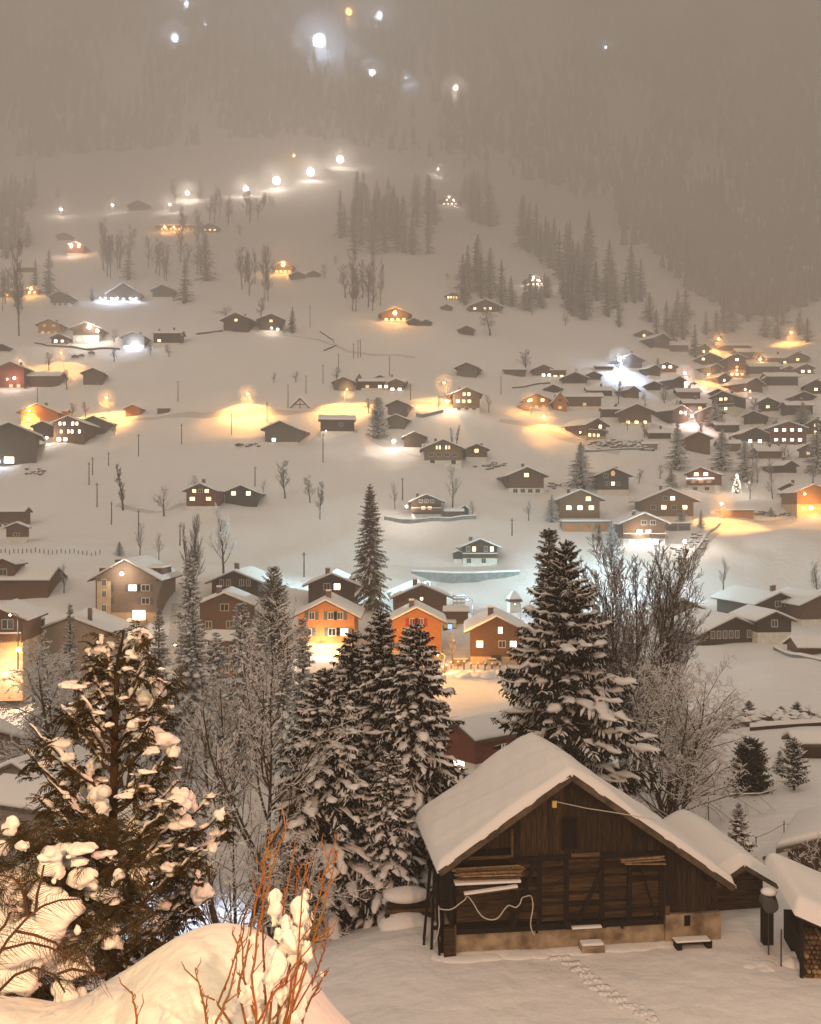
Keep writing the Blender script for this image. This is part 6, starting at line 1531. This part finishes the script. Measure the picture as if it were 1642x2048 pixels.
# annex with its own gable behind the right corner
def small_shed(P, yaw, xl, xr, ap, sl, sr, ln, label, sn=.38, name='shed', base=-1.5):
    root = empty(name, P, R(yaw), label, 'shed'); z = lambda x: ap-(sl*-x if x < 0 else sr*x)
    MB().prism([(xl+.45, base), (xr-.35, base), (xr-.35, z(xr-.35)-.2), (0, ap-.2), (xl+.45, z(xl+.45)-.2)], .10, ln-.3).build('wall', wback, root)
    zz = -.2
    while zz < ap-.35:
        a_ = max(xl+.46, -(ap-.24-zz-.17)/sl); c_ = min(xr-.36, (ap-.24-zz-.17)/sr)
        if c_-a_ > .2: MB().box(a_, c_, .06+rng_b.uniform(0, .02), .095, zz, zz+.16).build('plank', wbs, root)
        zz += .175
    MB().prism([(xl, z(xl)-.18), (0, ap-.18), (xr, z(xr)-.18), (xr, z(xr)-.05), (0, ap-.05), (xl, z(xl)-.05)], -.35, ln).build('roof', wbeam, root)
    for xe in (xl, xr): MB().beam((0, -.38, ap-.13), (xe, -.38, z(xe)-.13), .04, .16).build('verge_board', bpy.data.materials['verge_wood'], root)
    ux = np.linspace(xl-.03, xr+.03, 40); uy = np.linspace(-.40, ln+.05, 24); X_, Y_ = np.meshgrid(ux, uy)
    g_ = ap - np.where(X_ < 0, sl*-X_, sr*X_) - .08*np.exp(-(X_/.2)**2)
    e = np.minimum(np.minimum(X_-ux[0], ux[-1]-X_), np.minimum(Y_-uy[0], uy[-1]-Y_))
    t_ = sn*np.sqrt(np.clip(1-(1-np.clip(e/.25, 0, 1))**2, 0, 1)) + .03*np.sin(X_*2.7+Y_*1.9)*np.clip(e/.3, 0, 1)
    V_ = np.stack([X_, Y_, g_-.045+t_], -1).reshape(-1, 3); i_ = (np.arange(23)*40)[:, None]+np.arange(39)[None]
    link('roof_snow', mesh_np('roof_snow', V_, np.stack([i_, i_+1, i_+41, i_+40], -1).reshape(-1, 4), M['snow_soft'], smooth=True), root)
    return root
YA = 35.5; ka = YA/FPX
small_shed(at(1480, 1838, YA), 6, -1.6, 1.25, (1838-1720)*ka, .60, .60, 5.6, 'dark plank annex with its own snowy gable behind the right corner of the barn')
# open woodshed at the right edge
YW = 30.5; kw = YW/FPX; P = at(1628, 1930, YW)
e_ = empty('woodshed', P, R(-8), 'low woodshed with a thick curling snow roof at the right edge', 'woodshed')
v_ = [(-.75, -1.0, 1.92), (2.2, -1.3, .75), (2.4, 2.2, .95), (-.9, 2.4, 2.25)]
MB().add([(a, b_, c_-.12) for a, b_, c_ in v_]+v_, [(3,2,1,0),(4,5,6,7),(0,1,5,4),(1,2,6,5),(2,3,7,6),(3,0,4,7)]).build('roof', wbeam, e_)
n_ = 30; U_, W_ = np.meshgrid(np.linspace(0, 1, n_), np.linspace(0, 1, n_))
c00, c10, c11, c01 = [np.array(q) for q in v_]
S_ = ((1-U_)*(1-W_))[..., None]*c00+(U_*(1-W_))[..., None]*c10+(U_*W_)[..., None]*c11+((1-U_)*W_)[..., None]*c01
e = np.minimum(np.minimum(U_, 1-U_)*3.2, np.minimum(W_, 1-W_)*3.4)
S_[..., 2] += .01+.55*np.sqrt(np.clip(1-(1-np.clip(e/.32, 0, 1))**2, 0, 1))+.03*np.sin(U_*9+W_*7)*np.clip(e, 0, 1)
S_[..., 0] += (U_-.5)*.15; S_[..., 1] += (W_-.5)*.2
i_ = (np.arange(n_-1)*n_)[:, None]+np.arange(n_-1)[None]
link('roof_snow', mesh_np('roof_snow', S_.reshape(-1, 3), np.stack([i_, i_+1, i_+n_+1, i_+n_], -1).reshape(-1, 4), M['snow_soft'], smooth=True), e_)
# stacked split logs, each its own piece
lg = {}
for rw in range(9):
    for cl in range(9):
        x = -.42+cl*.14+(rw % 2)*.07+rng_b.uniform(-.015, .015); z_ = .02+rw*.145
        if z_ > 1.55-.42*(x+.4) or x > .85: continue
        r_ = rng_b.uniform(.055, .075); b = MB(); nn = rng_b.choice((5, 6, 7)); ph_ = rng_b.random()*6
        b.tube([(x, -.85+rng_b.uniform(-.03, .03), z_), (x, -.25, z_)], r_, nn).build('log', rng_b.choice((M['hay'], wpale, M['wood_brown'])), e_)
for i_, (a_, c_) in enumerate([((.2, -1.1, 1.35), (1.5, -1.2, .15)), ((.45, -1.15, 1.3), (1.7, -1.2, .25)), ((.7, -1.0, 1.15), (1.9, -1.1, .2))]):
    q = MB().beam(a_, c_, .22, .05).build('leaning_board', wbeam, e_); MB().beam(Vector(a_)+Vector((.06, 0, .07)), Vector(c_)+Vector((.06, 0, .07)), .16, .06).build('board_snow', M['snow_soft'], q)
MB().box(-.62, -.52, -.9, -.8, -.3, 1.75).build('post', wbeam, e_); MB().box(1.9, 2.0, -1.0, -.9, -.3, .75).build('post', wbeam, e_)
MB().box(-.45, 2.0, -.2, 2.0, -.3, .9).build('back_wall', wback, e_)
# tilted tub and two thin stakes
e_ = empty('water_tub', at(1535, 1800, 31.5), 0, 'dark tub tipped on its side under a cap of snow beside the annex', 'tub')
MB().tube([(0, -.3, -.1), (.05, .15, .0)], [.24, .27], 14).build('tub_body', M['metal'], e_); V, F = ico(2); link('tub_snow', mesh_np('tub_snow', V*np.array([.26, .24, .12])+np.array([.03, -.05, .28]), F, M['snow_soft'], smooth=True), e_)
MB().box(-.16, .16, -.1, .2, -1.4, -.30).build('stand', wbeam, e_)
for px, r0, r1, l_ in [(1537,1912,1790,'thin dark stake left of the snowy heap at the woodshed'), (1562,1934,1860,'thin dark stake standing in the snowy heap at the woodshed')]:
    p = ground(px, r0); e_ = MB().tube([(0, 0, -.2), (.01, 0, (r0-r1)*p.y/FPX)], .022, 6).build('stake', M['pole']); e_.location = p; tag(e_, l_, 'stake')
for px, row, sx, sz, l_ in [(1532,1938,.62,.20,'low heap of snow at the foot of the left stake'), (1590,1926,.55,.26,'rounded heap of snow before the woodshed')]:
    r_ = np.random.default_rng(px); ch_ = []
    for i_ in range(9):
        v_, f_ = ico(2); q = r_.normal(0, .5, 3)*np.array([sx, .4, .0]); ch_.append((v_*np.array([sx*.7, .4, sz*1.25])*r_.uniform(.6, 1.1)*(1+.08*np.sin(v_*7+i_).sum(1, keepdims=True)*.5)+q*.8+np.array([0, 0, -.12]), f_))
    V, F = join(ch_); o = link('snow_heap', mesh_np('snow_heap', V, F, M['snow_soft'], smooth=True)); o.location = ground(px, row); tag(o, l_, 'snow heap')
    md = o.modifiers.new('melt', 'REMESH'); md.mode = 'VOXEL'; md.voxel_size = .045; md.use_smooth_shade = True
    sm_ = o.modifiers.new('smooth', 'SMOOTH'); sm_.iterations = 6
# ------------------------------------------------------------------ near left: thuja, snowed-in shrub, snow mound, red twigs
# lamp post of the viewer's own street, just outside the picture, which lights the near boughs
LP = empty('street_lamp', (-5.2, -1.5, float(zt(-5.2, -1.5))), 0, 'warm street lamp above the near thuja', 'street lamp')
MB().tube([(0, 0, -.3), (0, 0, 5.2)], [.09, .05], 8).build('pole', M['metal'], LP)
MB().box(-.3, .3, -.15, .15, 5.2, 5.35).build('lamp_head', M['metal'], LP)
bulb(LP, (0, 0, 5.08), .1, M['bulb_o']); point('lamp_light', (.6, .4, 4.9), (1.0, .62, .21), NEAR_LAMP, .25, LP)
def lump(P, r, seed, sub=3, amp=.10):
    v_, f_ = ico(sub); r_ = np.random.default_rng(seed); n_ = np.zeros(len(v_))
    for _ in range(5):
        d = r_.normal(0, 1, 3); d /= np.linalg.norm(d); n_ += np.sin(v_ @ d * r_.uniform(2, 6) + r_.uniform(0, 6))
    for _ in range(5):
        d = r_.normal(0, 1, 3); d /= np.linalg.norm(d); n_ += .45*np.sin(v_ @ d * r_.uniform(6, 13) + r_.uniform(0, 6))
    low = np.where(v_[:, 2:3] < -.1, np.array([[.86, .86, .55]]), 1)
    return v_*low*np.array(r)*(1+amp*n_[:, None]*.5)+np.array(P), f_
# snow mound
RP = empty('street_lamp', (7.5, -4, -1.9), 0, 'tall warm street lamp lighting the yard of the barn', 'street lamp')
MB().tube([(0, 0, -.5), (0, 0, 8.5)], [.12, .06], 8).build('pole', M['metal'], RP)
MB().box(-.35, .35, -.15, .15, 8.5, 8.68).build('lamp_head', M['metal'], RP)
bulb(RP, (0, 0, 8.36), .12, M['bulb_o']); point('lamp_light', (0, .5, 8.1), (1.0, .44, .24), 12500, .35, RP)
def mound_h(x, y):
    """surface of the deep drift on the near bank"""
    return None
Ym = np.linspace(4.6, 11.2, 60); 
# silhouette of the drift: pixel column -> row of its crest
cx_ = np.array([-200, 0, 60, 130, 190, 245, 300, 350, 400, 440, 480, 520, 560, 600, 650, 720, 800]); cr_ = np.array([2010, 2020, 2036, 2030, 1990, 1955, 1915, 1885, 1866, 1862, 1868, 1885, 1915, 1960, 2038, 2120, 2240])
nu, nv = 110, 60; uu = np.linspace(-200, 800, nu); crest = np.interp(uu, cx_, cr_); kk_ = np.exp(-np.linspace(-2, 2, 9)**2); kk_ /= kk_.sum()
crest = np.convolve(np.pad(crest, 4, 'edge'), kk_, 'valid')
YC = 7.4
VV = []
for j in range(nv):
    t_ = -1 + 2*j/(nv-1)                              # -1 near side, 0 crest, 1 far side
    Yj = YC + t_*3.0
    xw = (uu-821)/FPX*YC*(1+.02*t_)
    zc_ = -(crest-1024)/FPX*YC
    zg = zt(xw, np.full(nu, Yj)) if False else -1.75-.505*Yj
    f_ = (1-abs(t_)**2.1) if t_ < 0 else (1-abs(t_)**1.6)
    low = zg-.25
    z = low + (zc_-low)*np.clip(f_, 0, 1) if t_ >= 0 else zc_ - (abs(t_)**1.9)*(1.5+.0*xw)
    z = z + .02*np.sin(xw*2.6+Yj*1.7)+.012*np.sin(xw*5.1-Yj*2.2)*(abs(t_) > .05)
    gul = np.exp(-((uu-(262+t_*-20))/26)**2)*.16*np.clip(-t_*3, 0, 1)
    VV.append(np.stack([xw, np.full(nu, Yj), z-gul], -1))
V = np.stack(VV, 0).reshape(-1, 3); i_ = (np.arange(nv-1)*nu)[:, None]+np.arange(nu-1)[None]
o = link('snow_mound', mesh_np('snow_mound', V, np.stack([i_, i_+1, i_+nu+1, i_+nu], -1).reshape(-1, 4), M['snow_soft'], smooth=True)); tag(o, 'smooth yellow lit snow mound at the bottom left of the view', 'snow mound')
# thuja: one tall trunk, upswept ragged boughs of drooping sprays, fat cushions of snow
def frond_cloud(rng, C_, n_per, ln, out, droop=.6, sizes=(.5, 1.2), leaf=.16):
    """sprays: each a bent spine with paired leaflets"""
    S = np.repeat(C_, n_per, 0)+rng.normal(0, .05, (len(C_)*n_per, 3)); O = np.repeat(out, n_per, 0)
    D = nrm(O*.8+rng.normal(0, .55, S.shape)); L = ln*rng.uniform(sizes[0], sizes[1], len(S)); K = 5
    P = np.zeros((len(S), K, 3)); P[:, 0] = S; d = D.copy()
    for i_ in range(1, K):
        d = nrm(d-np.array([0, 0, droop*.32])); P[:, i_] = P[:, i_-1]+d*(L/(K-1))[:, None]
    rad = np.repeat((L*.022)[:, None], K, 1)*(1-.6*np.linspace(0, 1, K))
    ch = [tubes(P, rad, 3)]
    m_ = 14; tt = np.linspace(.08, .98, m_)[None, :]; f = tt*(K-1)*np.ones((len(S), 1)); i0 = np.minimum(f.astype(int), K-2); fr = (f-i0)[..., None]; b = np.arange(len(S))[:, None]
    Q = P[b, i0]*(1-fr)+P[b, i0+1]*fr; par = nrm(P[b, i0+1]-P[b, i0]); lat = nrm(np.cross(par, np.array([0, 0, 1.])+rng.normal(0, .3, (len(S), 1, 3))))
    sd = np.where(np.arange(m_) % 2 == 0, 1., -1.)[None, :, None]
    DL = nrm(par*.8+lat*sd*rng.uniform(.6, 1.1, (len(S), m_, 1))-np.array([0, 0, .35])); LL = L[:, None]*.42*(1.1-.75*tt)*rng.uniform(.6, 1.2, (len(S), m_))
    Q, DL, LL = Q.reshape(-1, 3), DL.reshape(-1, 3), LL.ravel()
    X = nrm(np.cross(DL, rng.normal(0, 1, DL.shape)))
    for A in (X, np.cross(DL, X)):
        md = Q+DL*(LL*.5)[:, None]; e = Q+DL*LL[:, None]-np.array([0, 0, 1.])*(LL*.18)[:, None]
        ch.append((np.stack([Q, md+A*(LL*leaf)[:, None], e, md-A*(LL*leaf)[:, None]], 1).reshape(-1, 3), np.arange(len(Q)*4).reshape(-1, 4)))
    return join(ch)
rng = np.random.default_rng(21)
TY = 11.0; kt = TY/FPX
root = empty('thuja_tree', (at(226, 2250, TY).x, TY, -7.4), 0, 'ragged yellow lit thuja with fat cushions of snow in the left foreground', 'tree')
O = np.array(root.location)
def loc_(px, row, dy=0.0): p = at(px, row, TY+dy); return np.array([p.x*1.0, p.y, p.z])-O
tp = [loc_(226, 2250), loc_(224, 1900), loc_(226, 1650), loc_(230, 1450), loc_(236, 1320), loc_(248, 1262)]
MB().tube([Vector(p) for p in tp], [.085, .062, .050, .038, .022, .010], 9).build('trunk', mat('thuja_bark', (.045,.026,.012), .9, var=.5, scale=6, bump=.6, bscale=20, stretch=(3,3,.6)), root)
# bough tips taken from the outline of the tree
tips = [(205,1272,.4,.1),(188,1300,.1,.2),(260,1262,.3,.0),(285,1270,.4,-.3),(300,1310,.4,.3),(170,1330,.4,-.2),(255,1345,.3,.4),(290,1350,.3,-.4),(215,1395,.3,.5),(165,1400,.5,-.5),(280,1400,.4,.5),(150,1370,.4,.2),
 (320,1385,.5,.2),(345,1365,.5,-.3),(140,1425,.5,.3),(180,1450,.5,-.6),(300,1440,.4,-.5),(270,1470,.4,.7),(335,1430,.6,.4),(190,1480,.4,.6),(120,1415,.5,0),
 (60,1450,.9,.2),(85,1480,.8,-.4),(50,1500,.9,.0),(110,1510,.7,.5),(75,1530,.8,.3),(95,1560,.7,-.3),(150,1530,.5,.6),(130,1590,.6,-.5),(100,1620,.7,.2),(70,1590,.7,-.2),
 (355,1490,.7,.3),(330,1530,.6,-.4),(360,1560,.7,0),(310,1570,.5,.6),(340,1610,.6,-.5),(300,1640,.5,.4),(380,1600,.7,.2),(290,1540,.5,-.6),
 (430,1590,.9,.2),(450,1620,.9,-.2),(420,1650,.8,.4),(440,1690,.8,0),(400,1700,.7,-.4),(425,1730,.8,.3),(385,1660,.7,-.3),(455,1660,.9,.1),
 (170,1640,.5,.6),(140,1660,.6,-.6),(110,1680,.7,.0),(190,1700,.4,.7),(150,1740,.5,-.4),(200,1780,.4,.6),(250,1700,.3,.8),(280,1730,.5,-.7),(320,1700,.6,.5),(340,1750,.6,-.3),(360,1790,.7,.3),(300,1790,.5,.7),
 (250,1790,.3,-.7),(400,1780,.8,.0),(430,1790,.8,-.2),(380,1830,.7,.3),(330,1840,.6,-.5),(280,1850,.5,.5),(230,1850,.3,.7),(180,1830,.4,-.6),(290,1900,.5,.2),(240,1910,.4,-.4),(200,1880,.4,.4),(160,1800,.5,.4),(340,1880,.6,.4),(150,1880,.5,-.2),(120,1780,.6,.3)]
trk = np.array(tp)
Pb = []; cen = []; outs = []
for (px, row, ln_, dy) in tips:
    e = loc_(px, row, dy*.9); zb = e[2]-.30-ln_*.55; s = np.array([np.interp(zb, trk[:, 2], trk[:, 0]), 0, zb]); s[1] = np.interp(zb, trk[:, 2], trk[:, 1])
    t_ = np.linspace(0, 1, 7)[:, None]; mid = (s+e)/2+np.array([0, 0, -.12]); p = (1-t_)**2*s+2*t_*(1-t_)*mid+t_**2*e
    p[1:-1] += rng.normal(0, .02, (5, 3)); Pb.append(p)
    dlen = np.linalg.norm(e-s); m_ = 5
    for q in rng.uniform(.40, 1.0, m_): 
        i0 = min(int(q*6), 5); cen.append(p[i0]+(p[i0+1]-p[i0])*(q*6-i0)); outs.append(nrm(e-s+np.array([0, 0, .1])))
Pb = np.array(Pb); rad = np.repeat(np.array([[.026]]), len(Pb), 0)*(1-.75*np.linspace(0, 1, 7))[None]
link('boughs', tri_mesh('boughs', tubes(Pb, rad, 5), M['brown_twig']), root)
# snow lying along the boughs
KK = 12; xi = np.linspace(1.6, 6, KK); i0 = np.minimum(xi.astype(int), 5); fr = (xi-i0)[None, :, None]; PP = Pb[:, i0]*(1-fr)+Pb[:, i0+1]*fr
wv = rng.uniform(.15, 1.2, (len(PP), KK)); wv[:, 0] = .1; wv[:, -1] *= .3; sr = .042*wv; PP[:, :, 2] += sr*.5+.02; PP += rng.normal(0, .012, PP.shape)
link('bough_snow', tri_mesh('bough_snow', tubes(PP, sr, 8, flat=(1.1, .6)), M['snow_soft'], smooth=True), root)['kind'] = 'stuff'
V, F = frond_cloud(rng, np.array(cen), 6, .20, np.array(outs), droop=.9, leaf=.13)
link('foliage', mesh_np('foliage', V, F, M['thuja']), root)['kind'] = 'stuff'
big = [(280,1275,26,20),(268,1308,14,10),(200,1297,22,16),(262,1240,8,7),(150,1372,24,9),(130,1368,12,7),(288,1385,36,24),(262,1400,26,15),(310,1372,14,22),(270,1425,20,14),(265,1450,12,12),(322,1482,34,22),(345,1500,14,24),(300,1500,16,10),(120,1488,22,14),(138,1510,16,12),(100,1525,16,7),
 (182,1535,10,18),(205,1560,16,9),(200,1590,22,26),(212,1615,16,16),(185,1570,12,10),(345,1605,30,24),(378,1600,14,24),(362,1585,14,14),(330,1628,16,13),(360,1645,22,12),(370,1640,14,12),(268,1640,16,12),(255,1690,20,9),(300,1740,16,12),(280,1760,18,16),(385,1745,20,10),(400,1790,16,22),(350,1650,12,10),
 (440,1628,12,14),(428,1665,10,10),(425,1700,10,14),(415,1780,12,13),(225,1720,10,10),(240,1745,12,10),(325,1810,14,12),(330,1735,14,9)]
def cushion(c_, rx, ry, rz__, seed, par, name='snow_cushion', tilt=0.0, n=7, vox=None):
    """one settled clump of snow: several fused lumps, ragged underneath"""
    r_ = np.random.default_rng(seed); ch_ = []
    for i_ in range(n):
        q = r_.uniform(-.55, .55, 3)*np.array([rx, ry, rz__*.7]); f = r_.uniform(.42, .78)
        v_, f_ = lump((0, 0, 0), (rx*f, ry*f, rz__*f), seed*31+i_, sub=2, amp=.16); ch_.append((v_+q, f_))
    for i_ in range(int(n*.6)):
        q = np.array([r_.uniform(-.8, .8)*rx, r_.uniform(-.6, .6)*ry, -r_.uniform(.3, .7)*rz__]); f = r_.uniform(.14, .30)
        v_, f_ = lump((0, 0, 0), (rx*f, ry*f, rz__*f*1.5), seed*57+i_, sub=1, amp=.2); ch_.append((v_+q, f_))
    V_, F_ = join(ch_)
    if tilt:
        c0, s0 = math.cos(tilt), math.sin(tilt); V_ = np.stack([V_[:, 0]*c0+V_[:, 2]*s0, V_[:, 1], -V_[:, 0]*s0+V_[:, 2]*c0], -1)
    o_ = link(name, mesh_np(name, V_, F_, M['snow_soft'], smooth=True), par); o_.location = tuple(c_)
    md = o_.modifiers.new('settle', 'REMESH'); md.mode = 'VOXEL'; md.voxel_size = vox or max(.007, min(rx, rz__)/9); md.use_smooth_shade = True
    sm_ = o_.modifiers.new('smooth', 'SMOOTH'); sm_.iterations = 4
    return o_
for i_, (px, row, rx, rz__) in enumerate(big):
    cushion(loc_(px, row+2, rng.uniform(-.35, .1)), rx*kt*1.1, max(rx, rz__)*kt*.9, rz__*kt*1.1, i_+5, root)
ch = []
for i_ in range(170):
    c_ = cen[rng.integers(len(cen))]; s_ = rng.uniform(.018, .062); ch.append(lump(c_+rng.normal(0, .08, 3)+np.array([0, -.04, .04]), (s_*rng.uniform(.8, 1.8), s_, s_*rng.uniform(.4, .8)), i_+99, sub=2, amp=.35))
V, F = join(ch); link('snow_bits', mesh_np('snow_bits', V, F, M['snow_soft'], smooth=True), root)['kind'] = 'stuff'
# snowed-in pine shrub below, nearer
SY = 8.2; ks = SY/FPX
root = empty('snowy_shrub', at(80, 2100, SY), 0, 'low shrub buried in great rounded cushions of snow at the lower left', 'shrub'); O = np.array(root.location)
def ls(px, row, dy=0.0): p = at(px, row, SY+dy); return np.array(p)-O
cush = [(20,1775,40,42),(62,1745,42,30),(100,1742,24,26),(0,1830,50,55),(45,1830,50,50),(100,1800,40,34),(125,1845,42,46),(60,1895,62,62),(125,1905,56,52),(30,1960,40,44),(150,1935,34,30),(175,1930,20,18),(132,1990,36,34),(0,1905,34,40),
 (120,1708,30,22),(95,1712,20,16),(160,1702,26,14),(20,1655,18,24),(45,1695,14,12),(75,1720,16,12),(170,1760,26,26),(185,1790,20,18),(212,1790,24,12),(225,1800,20,10),(200,1865,34,22),(225,1890,20,20),(130,1730,18,12),(235,1755,12,18),(150,1725,20,10),(0,1700,20,16),(20,2000,14,18),(205,1710,20,10),(280,1750,20,14)]
for i_, (px, row, rx, rz__) in enumerate(cush):
    cushion(ls(px, row, rng.uniform(-.15, .25)), rx*ks*1.08, rx*ks*.85, rz__*ks*1.05, 300+i_, root, n=8)
cen = []; outs = []
for i_ in range(300):
    px = rng.uniform(-20, 300); row = rng.uniform(1640, 2030)
    if row > 2060-.45*px+rng.uniform(-40, 10) and px > 120: continue
    cen.append(ls(px, row, rng.uniform(-.1, .9))); outs.append(nrm(rng.normal(0, 1, 3)*np.array([1, 1, .4])+np.array([0, -.3, .3])))
V, F = frond_cloud(rng, np.array(cen), 7, .22, np.array(outs), droop=.5, leaf=.05)
link('foliage', mesh_np('foliage', V, F, M['thuja']), root)['kind'] = 'stuff'
# bare pine bough with curved needles over the cushions
root = empty('pine_bough', at(0, 1960, 6.6), 0, 'dark bare bough with curved needles arching before the snow cushions', 'branch'); O = np.array(root.location); BYY = 6.6
def lb(px, row, dy=0.0): p = at(px, row, BYY+dy); return np.array(p)-O
spines = [[(-20,1940),(15,1880),(50,1840),(85,1812),(120,1800),(160,1798)], [(55,1832),(50,1800),(42,1770),(25,1755),(0,1750)], [(72,1822),(74,1790),(82,1760),(88,1730)], [(-20,1905),(20,1895),(60,1885),(100,1895),(140,1915),(180,1935)],
 [(-10,1870),(10,1850),(20,1825)], [(115,1948),(145,1938),(180,1945),(210,1952)], [(-10,1990),(30,1950),(70,1935),(110,1950),(130,1985)], [(30,1862),(70,1870),(110,1885),(150,1925)]]
nd = MB()
for si, sp_ in enumerate(spines):
    pts_ = [Vector(lb(x, y, si*.05)) for x, y in sp_]; MB().tube(pts_, [.010*(1-.13*i_)+.0015 for i_ in range(len(pts_))], 6).build('stem', M['brown_twig'], root)
    for i_ in range(len(pts_)-1):
        d = (pts_[i_+1]-pts_[i_])
        for j in range(13):
            p = pts_[i_]+d*(j/13); sd_ = 1 if j % 2 else -1; dn = d.normalized(); lat = Vector((-dn.z, 0, dn.x))*sd_
            a_ = random.Random(si*1000+i_*50+j); L_ = a_.uniform(.07, .16)
            q1 = p+(dn*.5+lat*.8+Vector((0, a_.uniform(-.5, .3), 0)))*L_*.5; q2 = q1+(dn*.8+lat*.45-Vector((0, 0, .45)))*L_*.5
            nd.tube([p, q1, q2], [.0022, .0018, .001], 3, cap=False)
nd.build('needles', M['brown_twig'], root)['kind'] = 'stuff'
# shrub of red and yellow twigs with long lumps of snow
RY = 6.0; root = empty('red_twig_shrub', at(560, 2100, RY), 0, 'upright shrub of orange lit twigs holding long lumps of snow', 'shrub'); O = np.array(root.location)
def lr(px, row, dy=0.0): p = at(px, row, RY+dy); return np.array(p)-O
tw = [[(500,2080),(480,1980),(495,1880),(520,1790),(535,1700),(540,1660)], [(520,2080),(505,1950),(515,1850),(540,1760),(560,1700),(575,1645)], [(545,2080),(560,1960),(585,1850),(597,1760),(605,1725)], [(560,2080),(580,1960),(620,1860),(640,1780),(655,1720),(680,1665)],
 [(560,2080),(600,1980),(625,1900),(645,1830),(665,1750),(675,1700)], [(540,2080),(530,1960),(525,1860),(530,1740),(528,1690)], [(570,2080),(610,2000),(635,1950),(650,1900),(662,1855)], [(520,2060),(490,1960),(482,1880),(492,1800)], [(590,2080),(620,2010),(640,1960),(655,1940)],
 [(480,2080),(440,2010),(470,1900),(485,1850)], [(430,2060),(455,1990),(475,1920),(480,1870)], [(410,2060),(405,2010),(392,1965),(390,1935)], [(275,2060),(268,2010),(266,1982)], [(550,2080),(590,1900),(618,1790),(612,1735)], [(535,2080),(555,1880),(572,1790),(590,1680)],
 [(575,2080),(595,1940),(600,1830),(615,1720)], [(420,2080),(412,2030),(415,1990)], [(495,2080),(540,2000),(590,1930),(640,1870)]]
b = MB(); sb_ = MB(); rr_ = random.Random(9)
for i_, t_ in enumerate(tw):
    dy = rr_.uniform(-.25, .3); P_ = [Vector(lr(x+rr_.uniform(-4, 4), y, dy)) for x, y in t_]; fin = []
    for a_ in range(len(P_)-1):
        for q in range(4): fin.append(P_[a_].lerp(P_[a_+1], q/4)+Vector((rr_.uniform(-.006, .006), 0, rr_.uniform(-.004, .004))))
    fin.append(P_[-1]); n_ = len(fin); MB().tube(fin, [.0085*(1-.78*j/n_)+.0008 for j in range(n_)], 6).build('stem', M['orange_twig'], root)
    for j in range(2, n_-1):
        if rr_.random() < .8:
            d = (fin[j+1]-fin[j]).normalized(); lat = Vector((rr_.choice((-1, 1))*.6, rr_.uniform(-.5, .5), 0)); L_ = rr_.uniform(.015, .035) if rr_.random() < .7 else rr_.uniform(.06, .14)
            q1 = fin[j]+(d+lat).normalized()*L_; sb_.tube([fin[j], q1, q1+d*L_*.5], [.005, .004, .0015], 4)
for (x0, y0, x1, y1, x2, y2) in [(545,2040,600,1960,640,1830),(520,2070,545,1980,575,1950),(590,2020,625,1960,660,1935),(430,2000,405,1990,395,1960)]:
    sb_.tube([Vector(lr(x0, y0)), Vector(lr(x1, y1)), Vector(lr(x2, y2))], [.006, .005, .002], 5)
sb_.build('side_twigs', M['orange_twig'], root)['kind'] = 'stuff'
LM = [(548,1810,19,34,.25),(555,1835,12,20,.1),(606,1820,20,38,-.2),(612,1795,13,20,0),(580,1885,34,26,.8),(600,1865,20,22,.3),(595,1920,20,24,.9),(560,1915,22,22,.7),(545,1955,20,36,.4),(500,1985,16,36,.5),(510,1960,14,28,.4),(565,1990,22,24,.6),(520,2030,24,30,.5),(555,1870,12,18,0),(600,1975,18,40,-.1),(595,2020,20,40,0),(640,1950,7,9,0),(505,1880,10,14,.2),(570,1850,14,24,-.3),(575,2040,24,30,0),(540,2065,30,24,0),(430,2050,16,20,.1),(615,1905,12,26,-.2)]
kr = RY/FPX
for i_, (px, row, rx, rz__, ti) in enumerate(LM):
    cushion(lr(px, row, rr_.uniform(-.1, .15)), rx*kr*1.05, rx*kr*.8, rz__*kr*1.1, 700+i_, root, name='snow_lump', tilt=ti, n=7)
